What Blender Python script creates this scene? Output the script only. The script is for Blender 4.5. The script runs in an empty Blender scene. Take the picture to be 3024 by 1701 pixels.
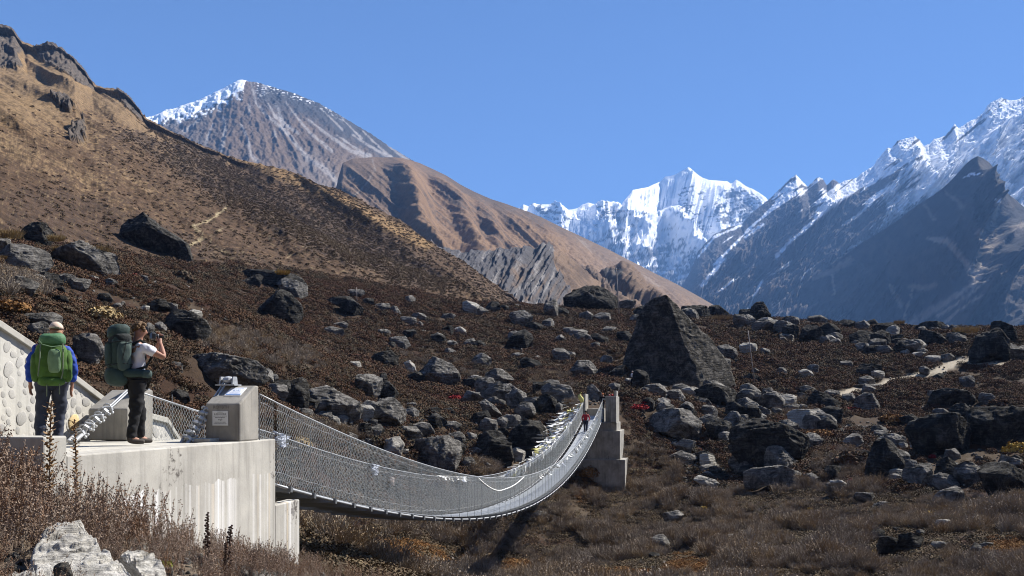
import bpy, bmesh, math, random
import numpy as np
from mathutils import Vector, Matrix

# ------------------------------------------------------------------ camera, sky, sun, exposure
F = 2619.0          # focal length in photo pixels (3024 wide)
VH = 1200.0         # photo row of the true horizon
scene = bpy.context.scene
cam_data = bpy.data.cameras.new('camera')
cam = bpy.data.objects.new('camera', cam_data)
scene.collection.objects.link(cam)
cam_data.sensor_width = 36.0
cam_data.lens = 36.0 * F / 3024.0
cam_data.shift_y = (VH - 850.5) / 3024.0
cam_data.clip_start = 0.1
cam_data.clip_end = 60000.0
cam.location = (0, 0, 0)
cam.rotation_euler = (math.radians(90), 0, 0)
scene.camera = cam

SUN_AZ, SUN_EL = math.radians(56), math.radians(46)   # azimuth right of the view direction
SUN_DIR = Vector((math.sin(SUN_AZ) * math.cos(SUN_EL), math.cos(SUN_AZ) * math.cos(SUN_EL), math.sin(SUN_EL)))
world = bpy.data.worlds.new('World')
scene.world = world
world.use_nodes = True
wn = world.node_tree
wn.nodes.clear()
w_out = wn.nodes.new('ShaderNodeOutputWorld')
w_bg = wn.nodes.new('ShaderNodeBackground')
w_sky = wn.nodes.new('ShaderNodeTexSky')
w_sky.sky_type = 'NISHITA'
w_sky.sun_disc = False
w_sky.sun_elevation = SUN_EL
w_sky.sun_rotation = SUN_AZ
w_sky.altitude = 3900.0
w_sky.air_density = 1.0
w_sky.dust_density = 0.0
w_sky.ozone_density = 10.0
w_bg.inputs['Strength'].default_value = 0.056
wn.links.new(w_sky.outputs[0], w_bg.inputs['Color'])
wn.links.new(w_bg.outputs[0], w_out.inputs['Surface'])

sun_data = bpy.data.lights.new('sun', 'SUN')
sun_data.energy = 5.0
sun_data.angle = math.radians(0.53)
sun_data.color = (1.0, 0.95, 0.88)
sun = bpy.data.objects.new('sun', sun_data)
scene.collection.objects.link(sun)
sun.rotation_euler = SUN_DIR.to_track_quat('Z', 'Y').to_euler()

scene.view_settings.view_transform = 'Standard'
scene.view_settings.look = 'None'
scene.view_settings.exposure = 1.41
scene.view_settings.gamma = 1.0
scene.view_settings.use_curve_mapping = False
scene.render.engine = 'CYCLES'
cy = scene.cycles
cy.filter_width = 1.05
cy.max_bounces = 5
cy.diffuse_bounces = 3
cy.glossy_bounces = 2
cy.transmission_bounces = 2
cy.volume_bounces = 0
cy.transparent_max_bounces = 6
cy.use_denoising = True
try:
    cy.denoiser = 'OPENIMAGEDENOISE'
    cy.denoising_input_passes = 'RGB_ALBEDO_NORMAL'
except Exception:
    pass

# ------------------------------------------------------------------ helpers
RNG = np.random.default_rng(7)
random.seed(7)
COL = scene.collection


def P(px, v, d):
    """photo pixel and ground distance -> point of the place (camera at the origin, looking along +Y)"""
    return Vector(((px - 1512.0) / F * d, d, (VH - v) / F * d))


def tag(o, label=None, cat=None, group=None, kind=None):
    if label: o['label'] = label
    if cat: o['category'] = cat
    if group: o['group'] = group
    if kind: o['kind'] = kind
    return o


def empty(name, loc=(0, 0, 0), rz=0.0):
    o = bpy.data.objects.new(name, None)
    o.empty_display_size = 0.2
    COL.objects.link(o)
    o.location = loc
    o.rotation_euler = (0, 0, rz)
    return o


def link(name, me, mat=None, parent=None):
    o = bpy.data.objects.new(name, me)
    COL.objects.link(o)
    if mat is not None:
        me.materials.clear()
        for m in (mat if isinstance(mat, (list, tuple)) else [mat]):
            me.materials.append(m)
    if parent is not None:
        o.parent = parent
    return o


def mesh_np(name, verts, faces, smooth=False, colors=None, fcount=4):
    """fast mesh from numpy verts (n,3) and faces (m,k)"""
    verts = np.asarray(verts, dtype=np.float32)
    faces = np.asarray(faces, dtype=np.int32)
    k = faces.shape[1]
    me = bpy.data.meshes.new(name)
    me.vertices.add(len(verts))
    me.vertices.foreach_set('co', verts.ravel())
    me.loops.add(faces.size)
    me.loops.foreach_set('vertex_index', faces.ravel())
    me.polygons.add(len(faces))
    me.polygons.foreach_set('loop_start', np.arange(0, faces.size, k, dtype=np.int32))
    if smooth:
        me.polygons.foreach_set('use_smooth', np.ones(len(faces), dtype=bool))
    if colors is not None:
        ca = me.color_attributes.new('Col', 'FLOAT_COLOR', 'POINT')
        c = np.ones((len(verts), 4), dtype=np.float32)
        c[:, :3] = colors
        ca.data.foreach_set('color', c.ravel())
    me.update(calc_edges=True)
    me.validate()
    return me


def grid_faces(nr, nc):
    i = np.arange(nr - 1)[:, None] * nc + np.arange(nc - 1)[None, :]
    i = i.ravel()
    return np.stack([i, i + 1, i + nc + 1, i + nc], 1)


def _hash(ix, iy, iz, seed):
    h = (ix.astype(np.int64) * 374761393 + iy.astype(np.int64) * 668265263 + iz.astype(np.int64) * 2147483647 + seed * 974634777) & 0xFFFFFFFF
    h = ((h ^ (h >> 13)) * 1274126177) & 0xFFFFFFFF
    h = ((h ^ (h >> 16)) * 2246822519) & 0xFFFFFFFF
    return ((h ^ (h >> 15)) & 0xFFFFFF) / float(0xFFFFFF)


def vn2(x, y, seed=0):
    x = np.asarray(x, float); y = np.asarray(y, float)
    x, y = np.broadcast_arrays(x, y)
    ix = np.floor(x).astype(np.int64); iy = np.floor(y).astype(np.int64)
    fx = x - ix; fy = y - iy
    fx = fx * fx * fx * (fx * (fx * 6 - 15) + 10); fy = fy * fy * fy * (fy * (fy * 6 - 15) + 10)
    z = np.zeros_like(ix)
    a = _hash(ix, iy, z, seed); b = _hash(ix + 1, iy, z, seed)
    c = _hash(ix, iy + 1, z, seed); d = _hash(ix + 1, iy + 1, z, seed)
    return (a * (1 - fx) + b * fx) * (1 - fy) + (c * (1 - fx) + d * fx) * fy


def vn3(x, y, z, seed=0):
    ix = np.floor(x).astype(np.int64); iy = np.floor(y).astype(np.int64); iz = np.floor(z).astype(np.int64)
    f = []
    for q, i in ((x, ix), (y, iy), (z, iz)):
        t = q - i
        f.append(t * t * (3 - 2 * t))
    r = 0
    for dx in (0, 1):
        for dy in (0, 1):
            for dz in (0, 1):
                w = (f[0] if dx else 1 - f[0]) * (f[1] if dy else 1 - f[1]) * (f[2] if dz else 1 - f[2])
                r = r + w * _hash(ix + dx, iy + dy, iz + dz, seed)
    return r


def fbm(x, y, octv=4, seed=0, gain=0.5, ridged=False):
    """-1..1 fractal noise (ridged: 0..1, sharp crests)"""
    s = 0.0; a = 1.0; t = 0.0
    for i in range(octv):
        n = vn2(x * 2 ** i + 17.3 * i, y * 2 ** i - 9.1 * i, seed + i)
        n = (1 - np.abs(2 * n - 1)) ** 1.5 if ridged else 2 * n - 1
        s = s + a * n; t += a; a *= gain
    return s / t


def sst(a, b, x):
    t = np.clip((x - a) / (b - a), 0, 1)
    return t * t * (3 - 2 * t)


def poly_dist(px, v, pts):
    """distance in photo pixels from every (px, v) to a polyline, and how far along it (0..1)"""
    best = np.full(np.shape(px), 1e9); along = np.zeros(np.shape(px))
    n = len(pts) - 1
    for i in range(n):
        (x0, y0), (x1, y1) = pts[i], pts[i + 1]
        dx, dy = x1 - x0, y1 - y0
        L = dx * dx + dy * dy + 1e-9
        t = np.clip(((px - x0) * dx + (v - y0) * dy) / L, 0, 1)
        d = np.hypot(px - x0 - t * dx, v - y0 - t * dy)
        m = d < best
        best = np.where(m, d, best); along = np.where(m, (i + t) / n, along)
    return best, along


def in_poly(px, v, pts):
    inside = np.zeros(np.shape(px), bool)
    n = len(pts)
    for i in range(n):
        x0, y0 = pts[i]; x1, y1 = pts[(i + 1) % n]
        c = ((y0 > v) != (y1 > v)) & (px < (x1 - x0) * (v - y0) / (y1 - y0 + 1e-12) + x0)
        inside ^= c
    return inside


def mixc(a, b, t):
    t = np.asarray(t)[..., None]
    return a * (1 - t) + np.asarray(b, float) * t


# ------------------------------------------------------------------ materials
MATS = {}


def new_mat(name, rough=0.85, spec=0.3):
    m = bpy.data.materials.new(name)
    m.use_nodes = True
    nt = m.node_tree
    b = nt.nodes['Principled BSDF']
    b.inputs['Roughness'].default_value = rough
    b.inputs['Specular IOR Level'].default_value = spec
    MATS[name] = m
    return m, nt, b


def N(nt, typ, **kw):
    n = nt.nodes.new(typ)
    for k, v in kw.items():
        if k in n.inputs:
            n.inputs[k].default_value = v
        else:
            setattr(n, k, v)
    return n


def simple_mat(name, color, rough=0.7, spec=0.3, metallic=0.0, nscale=0.0, namp=0.2, bump=0.0, bscale=30.0, coord='Object'):
    m, nt, b = new_mat(name, rough, spec)
    b.inputs['Metallic'].default_value = metallic
    c = (*color, 1)
    if nscale:
        tc = N(nt, 'ShaderNodeTexCoord')
        nz = N(nt, 'ShaderNodeTexNoise', Scale=nscale, Detail=5.0, Roughness=0.6)
        nt.links.new(tc.outputs[coord], nz.inputs['Vector'])
        mp = N(nt, 'ShaderNodeMapRange')
        mp.inputs['To Min'].default_value = 1 - namp; mp.inputs['To Max'].default_value = 1 + namp
        mp.inputs['From Min'].default_value = 0.3; mp.inputs['From Max'].default_value = 0.7
        nt.links.new(nz.outputs['Fac'], mp.inputs['Value'])
        mx = N(nt, 'ShaderNodeVectorMath', operation='SCALE')
        mx.inputs[0].default_value = color
        nt.links.new(mp.outputs[0], mx.inputs['Scale'])
        nt.links.new(mx.outputs[0], b.inputs['Base Color'])
    else:
        b.inputs['Base Color'].default_value = c
    if bump:
        tc = N(nt, 'ShaderNodeTexCoord')
        nz = N(nt, 'ShaderNodeTexNoise', Scale=bscale, Detail=6.0)
        nt.links.new(tc.outputs[coord], nz.inputs['Vector'])
        bp = N(nt, 'ShaderNodeBump', Strength=bump, Distance=0.02)
        nt.links.new(nz.outputs['Fac'], bp.inputs['Height'])
        nt.links.new(bp.outputs[0], b.inputs['Normal'])
    return m


def attr_mat(name, scale, bump, dist, rough=0.95, namp=0.25, spec=0.1, scale2=None):
    """vertex colour times fine noise, with bump; scales in 1/m"""
    m, nt, b = new_mat(name, rough, spec)
    at = N(nt, 'ShaderNodeAttribute', attribute_name='Col')
    ge = N(nt, 'ShaderNodeNewGeometry')
    nz = N(nt, 'ShaderNodeTexNoise', Scale=scale, Detail=8.0, Roughness=0.65)
    nt.links.new(ge.outputs['Position'], nz.inputs['Vector'])
    mp = N(nt, 'ShaderNodeMapRange')
    mp.inputs['From Min'].default_value = 0.3; mp.inputs['From Max'].default_value = 0.7
    mp.inputs['To Min'].default_value = 1 - namp; mp.inputs['To Max'].default_value = 1 + namp
    nt.links.new(nz.outputs['Fac'], mp.inputs['Value'])
    mx = N(nt, 'ShaderNodeVectorMath', operation='SCALE')
    nt.links.new(at.outputs['Color'], mx.inputs[0])
    nt.links.new(mp.outputs[0], mx.inputs['Scale'])
    nt.links.new(mx.outputs[0], b.inputs['Base Color'])
    bp = N(nt, 'ShaderNodeBump', Strength=bump, Distance=dist)
    nt.links.new(nz.outputs['Fac'], bp.inputs['Height'])
    nt.links.new(bp.outputs[0], b.inputs['Normal'])
    return m


# ------------------------------------------------------------------ foreground ground: thin-plate surface through surveyed points
CTRL = [  # photo column, photo row, distance in metres
    (0, 1540, 8), (0, 1701, 6), (300, 1570, 9.7), (-300, 1480, 8), (450, 1701, 7.5), (600, 1650, 12), (800, 1645, 14.2), (885, 1655, 15.5),
    (760, 1701, 12.5), (900, 1701, 15), (1000, 1701, 30), (1200, 1701, 42), (1440, 1701, 52), (1800, 1701, 48), (2400, 1701, 40), (3024, 1701, 35), (3400, 1690, 33),
    (900, 1560, 40), (1100, 1570, 55), (1300, 1570, 62), (1280, 1400, 66), (1000, 1340, 52), (850, 1290, 42), (800, 1200, 47), (600, 1110, 40), (500, 1010, 48),
    (100, 1050, 33), (100, 850, 60), (600, 900, 75), (0, 700, 80), (350, 770, 110), (500, 790, 125), (900, 835, 140), (1100, 840, 165), (1300, 890, 180), (1500, 905, 190),
    (1700, 915, 190), (-400, 650, 85), (-400, 1000, 30), (1300, 1200, 90), (1000, 1080, 85), (1300, 1050, 120), (1600, 1050, 120), (1500, 1330, 74), (1650, 1250, 80),
    (2000, 1160, 98), (1700, 1130, 96), (1900, 1180, 88), (1750, 1225, 80), (1850, 1440, 76), (1700, 1430, 74), (1900, 1250, 86), (1920, 1350, 80), (1960, 1450, 72),
    (2200, 1450, 70), (2200, 1350, 80), (2300, 1210, 98), (2600, 1210, 96), (3000, 1200, 90), (2400, 1600, 50), (3000, 1500, 50), (3000, 1350, 66), (2650, 1400, 66),
    (2200, 1060, 125), (2200, 965, 150), (2700, 1010, 130), (3024, 1000, 120), (2600, 985, 148), (3400, 1000, 118), (3400, 1250, 80), (2400, 1100, 115), (2800, 1100, 110),
    (500, 780, 260), (1500, 930, 260), (2600, 1010, 260), (3300, 1050, 240), (0, 770, 240),
]
XYZ = [tuple(P(*c)) for c in CTRL] + [(0, 0, -1.6), (-6, 3, -1.2), (5, 5, -1.8), (10, 15, -3.7), (10, 25, -5.9), (20, 20, -4.9), (-12, 18, -0.6), (-14, 10, 0.4), (-10, 22, -0.9),
                                      (-20, -15, 2), (20, -15, -3), (0, 35, -8.0), (-7.5, 16.5, -2.0), (-4.0, 17, -3.4), (-10, 13, -0.4), (4, 40, -9.0), (18, 34, -8.0)]
XYZ = np.array(XYZ)
TS = 50.0


def _tps(r2):
    return 0.5 * r2 * np.log(r2 + 1e-9)


_c = XYZ[:, :2] / TS
_K = _tps(((_c[:, None] - _c[None]) ** 2).sum(2)) + np.eye(len(_c)) * 2e-3
_A = np.zeros((len(_c) + 3,) * 2)
_A[:-3, :-3] = _K; _A[:-3, -3] = 1; _A[:-3, -2:] = _c; _A[-3, :-3] = 1; _A[-2:, :-3] = _c.T
_W = np.linalg.solve(_A, np.concatenate([XYZ[:, 2], [0, 0, 0]]))


def ground_z(x, y):
    """height of the ground before its fine bumps"""
    x = np.asarray(x, float); y = np.asarray(y, float)
    sh = np.broadcast(x, y).shape
    x, y = np.broadcast_arrays(x, y)
    yy = np.clip(y, -15, 265).ravel() / TS
    xx = np.clip(x, -220, 260).ravel() / TS
    z = np.zeros(len(xx))
    for s in range(0, len(xx), 40000):
        a = xx[s:s + 40000, None] - _c[None, :, 0]; b = yy[s:s + 40000, None] - _c[None, :, 1]
        z[s:s + 40000] = _tps(a * a + b * b) @ _W[:-3] + _W[-3] + xx[s:s + 40000] * _W[-2] + yy[s:s + 40000] * _W[-1]
    z = z.reshape(sh)
    r = np.hypot(x, y)
    z = z + fbm(x / 9.0, y / 9.0, 4, 3) * np.clip(r / 60, 0.05, 1) * 0.75 + fbm(x / 1.6, y / 1.6, 3, 9) * np.clip(r / 60, 0.1, 1) * 0.22
    far = sst(230, 600, y)
    return z * (1 - far) + (-30.0) * far


def hit(px, v, dmin=4.0, dmax=235.0):
    """where the line of sight through a photo pixel meets the ground: distances (nan when it misses)"""
    px = np.atleast_1d(np.asarray(px, float)); v = np.atleast_1d(np.asarray(v, float))
    ds = np.exp(np.linspace(math.log(dmin), math.log(dmax), 260))
    X = (px[:, None] - 1512) / F * ds; Z = (VH - v[:, None]) / F * ds
    G = ground_z(X, np.broadcast_to(ds, X.shape))
    below = Z < G
    k = below.argmax(1)
    ok = below.any(1) & (k > 0)
    k = np.clip(k, 1, None)
    i = np.arange(len(px))
    a = (Z - G)[i, k - 1]; b = (Z - G)[i, k]
    t = a / (a - b + 1e-9)
    d = ds[k - 1] + (ds[k] - ds[k - 1]) * t
    return np.where(ok, d, np.nan)


def px_of(x, y):
    return 1512 + F * x / y


# the sheet: polar rows from 2 m to 14 km, plus the part behind the camera
TRAIL = [(2480, 1168), (2560, 1145), (2640, 1122), (2700, 1112), (2760, 1103), (2800, 1078), (2830, 1062), (2880, 1070), (2950, 1078)]
TRAIL_D = hit([p[0] for p in TRAIL], [p[1] for p in TRAIL])
TRAIL_XY = [((p[0] - 1512) / F * d, d) for p, d in zip(TRAIL, TRAIL_D) if not np.isnan(d)]


def ground_color(x, y):
    n1 = fbm(x / 14.0, y / 14.0, 4, 21); n2 = fbm(x / 3.0, y / 3.0, 3, 22); n3 = fbm(x / 0.8, y / 0.8, 3, 23)
    c = np.broadcast_to(np.array([0.062, 0.040, 0.026]), x.shape + (3,)).copy()
    c = mixc(c, (0.115, 0.082, 0.050), np.clip(0.5 + n1 * 1.4, 0, 1) * 0.6)
    c = mixc(c, (0.055, 0.020, 0.014), np.clip(n2 * 2 - 0.1, 0, 1) * 0.6)
    c = mixc(c, (0.19, 0.16, 0.125), np.clip(n3 * 3 - 0.8, 0, 1) * 0.35)
    near = sst(24, 12, np.hypot(x, y))
    c = mixc(c, (0.16, 0.125, 0.09), near * 0.8)
    return c * (0.56 + 0.26 * near)[..., None]


def build_ground():
    pxs = np.linspace(-700, 3900, 620)
    ds = np.concatenate([np.exp(np.linspace(math.log(2.0), math.log(265.0), 400)), np.exp(np.linspace(math.log(285.0), math.log(16000.0), 24))])
    D, PX = np.meshgrid(ds, pxs, indexing='ij')
    X = (PX - 1512) / F * D; Y = D
    Z = ground_z(X, Y)
    r = np.hypot(X, Y)
    Z = Z + (fbm(X / 0.55, Y / 0.55, 3, 31) * 0.10 + fbm(X / 0.2, Y / 0.2, 2, 33) * 0.03) * np.clip(r / 30, 0.2, 1) * (Y < 260)
    colr = ground_color(X, Y)
    dist, _ = poly_dist(X, Y, TRAIL_XY)
    w = 0.72 + 0.30 * fbm(X / 1.5, Y / 1.5, 2, 5) + 0.25 * sst(2790, 2830, PX) * (PX < 2870)
    tm = sst(w + 0.25, w - 0.1, dist)
    colr = mixc(colr, (0.34, 0.295, 0.225), tm)
    me = mesh_np('ground', np.stack([X, Y, Z], -1).reshape(-1, 3), grid_faces(len(ds), len(pxs)), True, colr.reshape(-1, 3))
    o = link('ground', me, attr_mat('ground_soil', 9.0, 0.6, 0.05, namp=0.45))
    tag(o, kind='structure')
    xs = np.linspace(-900, 900, 140); ys = np.linspace(-700, 2.02, 120)
    Yb, Xb = np.meshgrid(ys, xs, indexing='ij')
    # unseen slope added behind the viewer, raised to block blue sky fill
    r_ = np.clip(-Yb - 15, 0, None)
    Zb = ground_z(Xb, np.clip(Yb, -15, None)) - 0.02 + r_ * 0.72 + fbm(Xb / 30.0, Yb / 30.0, 4, 8) * np.clip(r_ / 10, 0, 6)
    me = mesh_np('ground', np.stack([Xb, Yb, Zb], -1).reshape(-1, 3), grid_faces(len(ys), len(xs)), True, ground_color(Xb, Yb).reshape(-1, 3))
    o = link('ground', me, MATS['ground_soil'])
    tag(o, kind='structure')


build_ground()

# ------------------------------------------------------------------ mountains: surfaces lofted through ridge and foot lines, each at its true distance
def interp_line(pts, px, k):
    return np.interp(px, [p[0] for p in pts], [p[k] for p in pts])


def loft(curves, rows, pxs):
    """curves: list of [(px, v, d), ...]; returns X, Y, Z, PX, V, T arrays (rows x columns)"""
    L = []
    for c in curves:
        v = interp_line(c, pxs, 1); d = interp_line(c, pxs, 2)
        L.append(np.stack([(pxs - 1512) / F * d, d, (VH - v) / F * d], -1))
    out = []; T = []
    for i in range(len(L) - 1):
        n = rows[i]
        for j in range(n + (1 if i == len(L) - 2 else 0)):
            t = j / n
            out.append(L[i] * (1 - t) + L[i + 1] * t); T.append(np.full(len(pxs), i + t))
    G = np.stack(out); T = np.stack(T)
    return G, T


def screen(G):
    return 1512 + F * G[..., 0] / G[..., 1], VH - F * G[..., 2] / G[..., 1]


def push(G, amt, nrm=(0, -0.7, 0.7)):
    G[..., 0] += amt * nrm[0]; G[..., 1] += amt * nrm[1]; G[..., 2] += amt * nrm[2]


def finish(name, G, col, mat, smooth=True, gain=0.66):
    lum = col.max(-1, keepdims=True)
    col = np.where(lum < 0.6, col * gain, col)
    me = mesh_np(name, G.reshape(-1, 3), grid_faces(*G.shape[:2]), smooth, col.reshape(-1, 3))
    o = link(name, me, mat)
    tag(o, kind='structure')
    return o


def full(shape, c):
    return np.broadcast_to(np.array(c, float), shape + (3,)).copy()


HILL = attr_mat('hill_grass', 0.55, 0.7, 1.6, namp=0.62)
FARHILL = attr_mat('mountain_slope', 0.06, 0.55, 8.0, namp=0.22)
FARROCK = attr_mat('mountain_rock', 0.022, 0.8, 22.0, namp=0.3)


# --- near hillside on the left -------------------------------------------------
def build_hillside():
    pxs = np.linspace(-620, 1900, 720)
    c0 = [(-620, 720, 86), (0, 745, 92), (300, 815, 108), (600, 850, 122), (1000, 858, 145), (1300, 905, 172), (1550, 935, 192), (1900, 990, 200)]
    c1 = [(-620, 20, 330), (0, 228, 300), (69, 245, 298), (148, 276, 294), (221, 310, 290), (242, 345, 286), (338, 388, 280), (518, 490, 268), (700, 590, 252),
          (850, 664, 244), (1000, 728, 236), (1150, 788, 228), (1300, 850, 220), (1500, 905, 215), (1900, 975, 215)]
    c2 = [(p[0], p[1] + 14, p[2] + 70) for p in c1]
    c3 = [(-620, -260, 720), (-200, -60, 690), (0, 66, 660), (28, 70, 655), (58, 108, 650), (105, 128, 640), (140, 124, 636), (165, 130, 630), (200, 150, 620), (240, 190, 612), (277, 242, 604),
          (330, 250, 592), (362, 264, 585), (400, 300, 578), (420, 330, 572), (500, 376, 556), (597, 424, 536), (762, 487, 500), (860, 530, 478), (995, 584, 450), (1125, 650, 424),
          (1254, 716, 398), (1383, 790, 372), (1500, 862, 348), (1560, 905, 338), (1900, 985, 320)]
    c4 = [(p[0], p[1] + 240, p[2] + 500) for p in c3]
    G, T = loft([c0, c1, c2, c3, c4], [120, 16, 150, 8], pxs)
    PX, V = screen(G)
    X, Y = G[..., 0], G[..., 1]
    # fall lines run down to the right: ribs and gullies follow them
    q = (PX * 0.55 - V * 0.83); l = (PX * 0.83 + V * 0.55)
    env = np.clip(T * 2.5, 0, 1) * np.where(T > 3, 0.3, 1)
    rib = fbm(q / 150.0, l / 700.0, 3, 41) * 0.9 + (fbm(q / 55.0, l / 420.0, 3, 44, ridged=True) - 0.5) * 0.45
    push(G, rib * Y * 0.034 * env * np.where((T > 2.93) & (T < 3.3), 0.4, 1))
    push(G, fbm(PX / 18.0, V / 14.0, 4, 46) * Y * 0.0016 * env, (0, -0.5, 0.85))
    # rock outcrops on the crest
    rocks = [[(-80, 40), (30, 66), (62, 108), (40, 125), (20, 140), (-80, 130)], [(95, 125), (165, 125), (240, 185), (280, 245), (240, 232), (205, 205), (150, 170), (110, 145)],
             [(340, 255), (366, 262), (420, 328), (395, 318), (360, 285)], [(150, 280), (180, 272), (205, 290), (222, 318), (205, 322), (170, 300)], [(225, 350), (250, 340), (255, 400), (215, 430), (200, 380)],
             [(18, 135), (40, 130), (48, 148), (30, 145)]]
    rm = np.zeros(PX.shape)
    for r in rocks:
        cx = sum(a for a, _ in r) / len(r); cyy = sum(b for _, b in r) / len(r)
        wob = fbm(PX / 9.0, V / 9.0, 3, 47) * 9
        rm = np.maximum(rm, in_poly(PX + wob, V + wob, r).astype(float))
    push(G, rm * (fbm(PX / 14.0, V / 9.0, 4, 48, ridged=True)) * 3.4, (0.1, -0.7, 0.6))
    PX, V = screen(G)
    # colour
    c = full(PX.shape, (0.215, 0.145, 0.080))
    m1 = fbm(X / 26.0 + 3, (Y + G[..., 2]) / 26.0, 4, 51)
    fine = fbm(PX / 9.0, V / 5.0, 5, 52, gain=0.65)
    finer = fbm(PX / 3.2, V / 2.0, 3, 53, gain=0.7)
    low = sst(120, 620, V - PX * 0.05)                       # more dark scrub lower down
    streak = fbm(q / 46.0, l / 300.0, 4, 54)
    band = sst(-0.25, 0.35, streak + low * 0.75 - 0.42)
    scrub = np.clip(sst(-0.35, 0.30, fine * 1.1 + finer * 0.5 + m1 * 0.5 + (low - 0.62) * 1.25 + band * 0.35), 0, 1)
    c = mixc(c, (0.085, 0.052, 0.032), scrub * 0.92)
    c = mixc(c, (0.048, 0.032, 0.024), sst(0.1, 0.7, finer + fine * 0.6) * 0.5 * low)
    # dark belts behind the first rib: scrub, with gully shade painted into the colour
    wx = PX + 22 * fine + 10 * finer; wy = V + 16 * fine + 8 * finer
    beltA = [(335, 388), (430, 400), (560, 440), (700, 500), (820, 570), (960, 655), (1100, 735), (1250, 805), (1340, 860), (1200, 848), (1000, 775), (850, 700), (700, 618), (570, 535), (480, 488), (400, 440)]
    c = mixc(c, (0.070, 0.048, 0.035), in_poly(wx + 30 * fbm(PX / 50, V / 50, 2, 431), wy + 24 * fbm(PX / 50, V / 50, 2, 432), beltA) * 0.72)
    beltB = [(838, 528), (930, 556), (1040, 615), (1130, 685), (1230, 755), (1340, 835), (1240, 812), (1100, 732), (960, 645), (870, 575)]
    c = mixc(c, (0.066, 0.044, 0.033), in_poly(wx, wy, beltB) * 0.8)
    beltC = [(0, 560), (200, 560), (420, 640), (700, 740), (980, 830), (700, 830), (300, 760), (0, 700)]
    c = mixc(c, (0.062, 0.042, 0.031), in_poly(wx, wy, beltC) * (0.35 + 0.4 * sst(-0.2, 0.3, fine)))
    d3, _ = poly_dist(PX, V, [(640, 425), (760, 482), (870, 532), (1000, 590), (1130, 656), (1260, 722)])
    c = mixc(c, (0.34, 0.215, 0.10), sst(26, 6, d3 + 8 * fine) * 0.6)
    # crest golden
    c = mixc(c, (0.30, 0.195, 0.095), sst(0.0, 0.5, m1 + fine * 0.4) * (1 - low) * 0.6)
    # dry pale grass tufts and the old path
    c = mixc(c, (0.34, 0.25, 0.13), sst(0.30, 0.7, finer + 0.25 * fine) * 0.35)
    dp, al = poly_dist(PX, V, [(553, 726), (592, 708), (600, 690), (570, 668), (620, 650), (655, 625), (690, 592)])
    dp2, _ = poly_dist(PX, V, [(575, 712), (615, 700), (660, 672)])
    wv = 4 * fbm(PX / 10.0, V / 10.0, 3, 57)
    c = mixc(c, (0.40, 0.32, 0.19), np.maximum(sst(4.2, 1.2, dp + 1.6 * wv), sst(3.0, 0.8, dp2 + 1.6 * wv) * 0.6) * 0.75)
    web = sst(0.82, 0.93, fbm(PX / 26.0, V / 18.0, 3, 58, ridged=True)) * in_poly(PX, V, [(560, 640), (900, 660), (1200, 800), (900, 830), (600, 790)])
    c = mixc(c, (0.36, 0.29, 0.17), web * 0.55)
    c = mixc(c, (0.085, 0.075, 0.068), rm * 0.9)
    c = mixc(c, (0.20, 0.155, 0.12), rm * sst(0.1, 0.5, finer) * 0.7)
    global HILL_G, HILL_S
    HILL_G = G.copy(); soft = sum(in_poly(PX + 50 * fbm(PX / 40, V / 40, 2, 400 + k_) + dx_, V + 40 * fbm(PX / 40, V / 40, 2, 420 + k_) + dy_, bl_).astype(float) for k_, (dx_, dy_) in enumerate([(0, 0), (25, 8), (-25, -8), (0, 26), (0, -22)]) for bl_ in (beltA, beltB)) / 5.0
    HILL_S = np.clip(scrub ** 3 * 0.18 * (0.25 + low) + 0.62 * soft * (0.4 + scrub) + 0.5 * in_poly(wx, wy, beltC) * sst(-0.2, 0.3, fine), 0, 1) * (T > 0.02) * (T < 3.0) * (1 - rm)
    finish('hillside', G, c, HILL, gain=0.80)


# --- cone shaped mountain with a dusting of snow -------------------------------
def Z8(pts):
    return [(400 + x / 1.932, 150 + y / 1.932) for x, y in pts]


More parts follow.
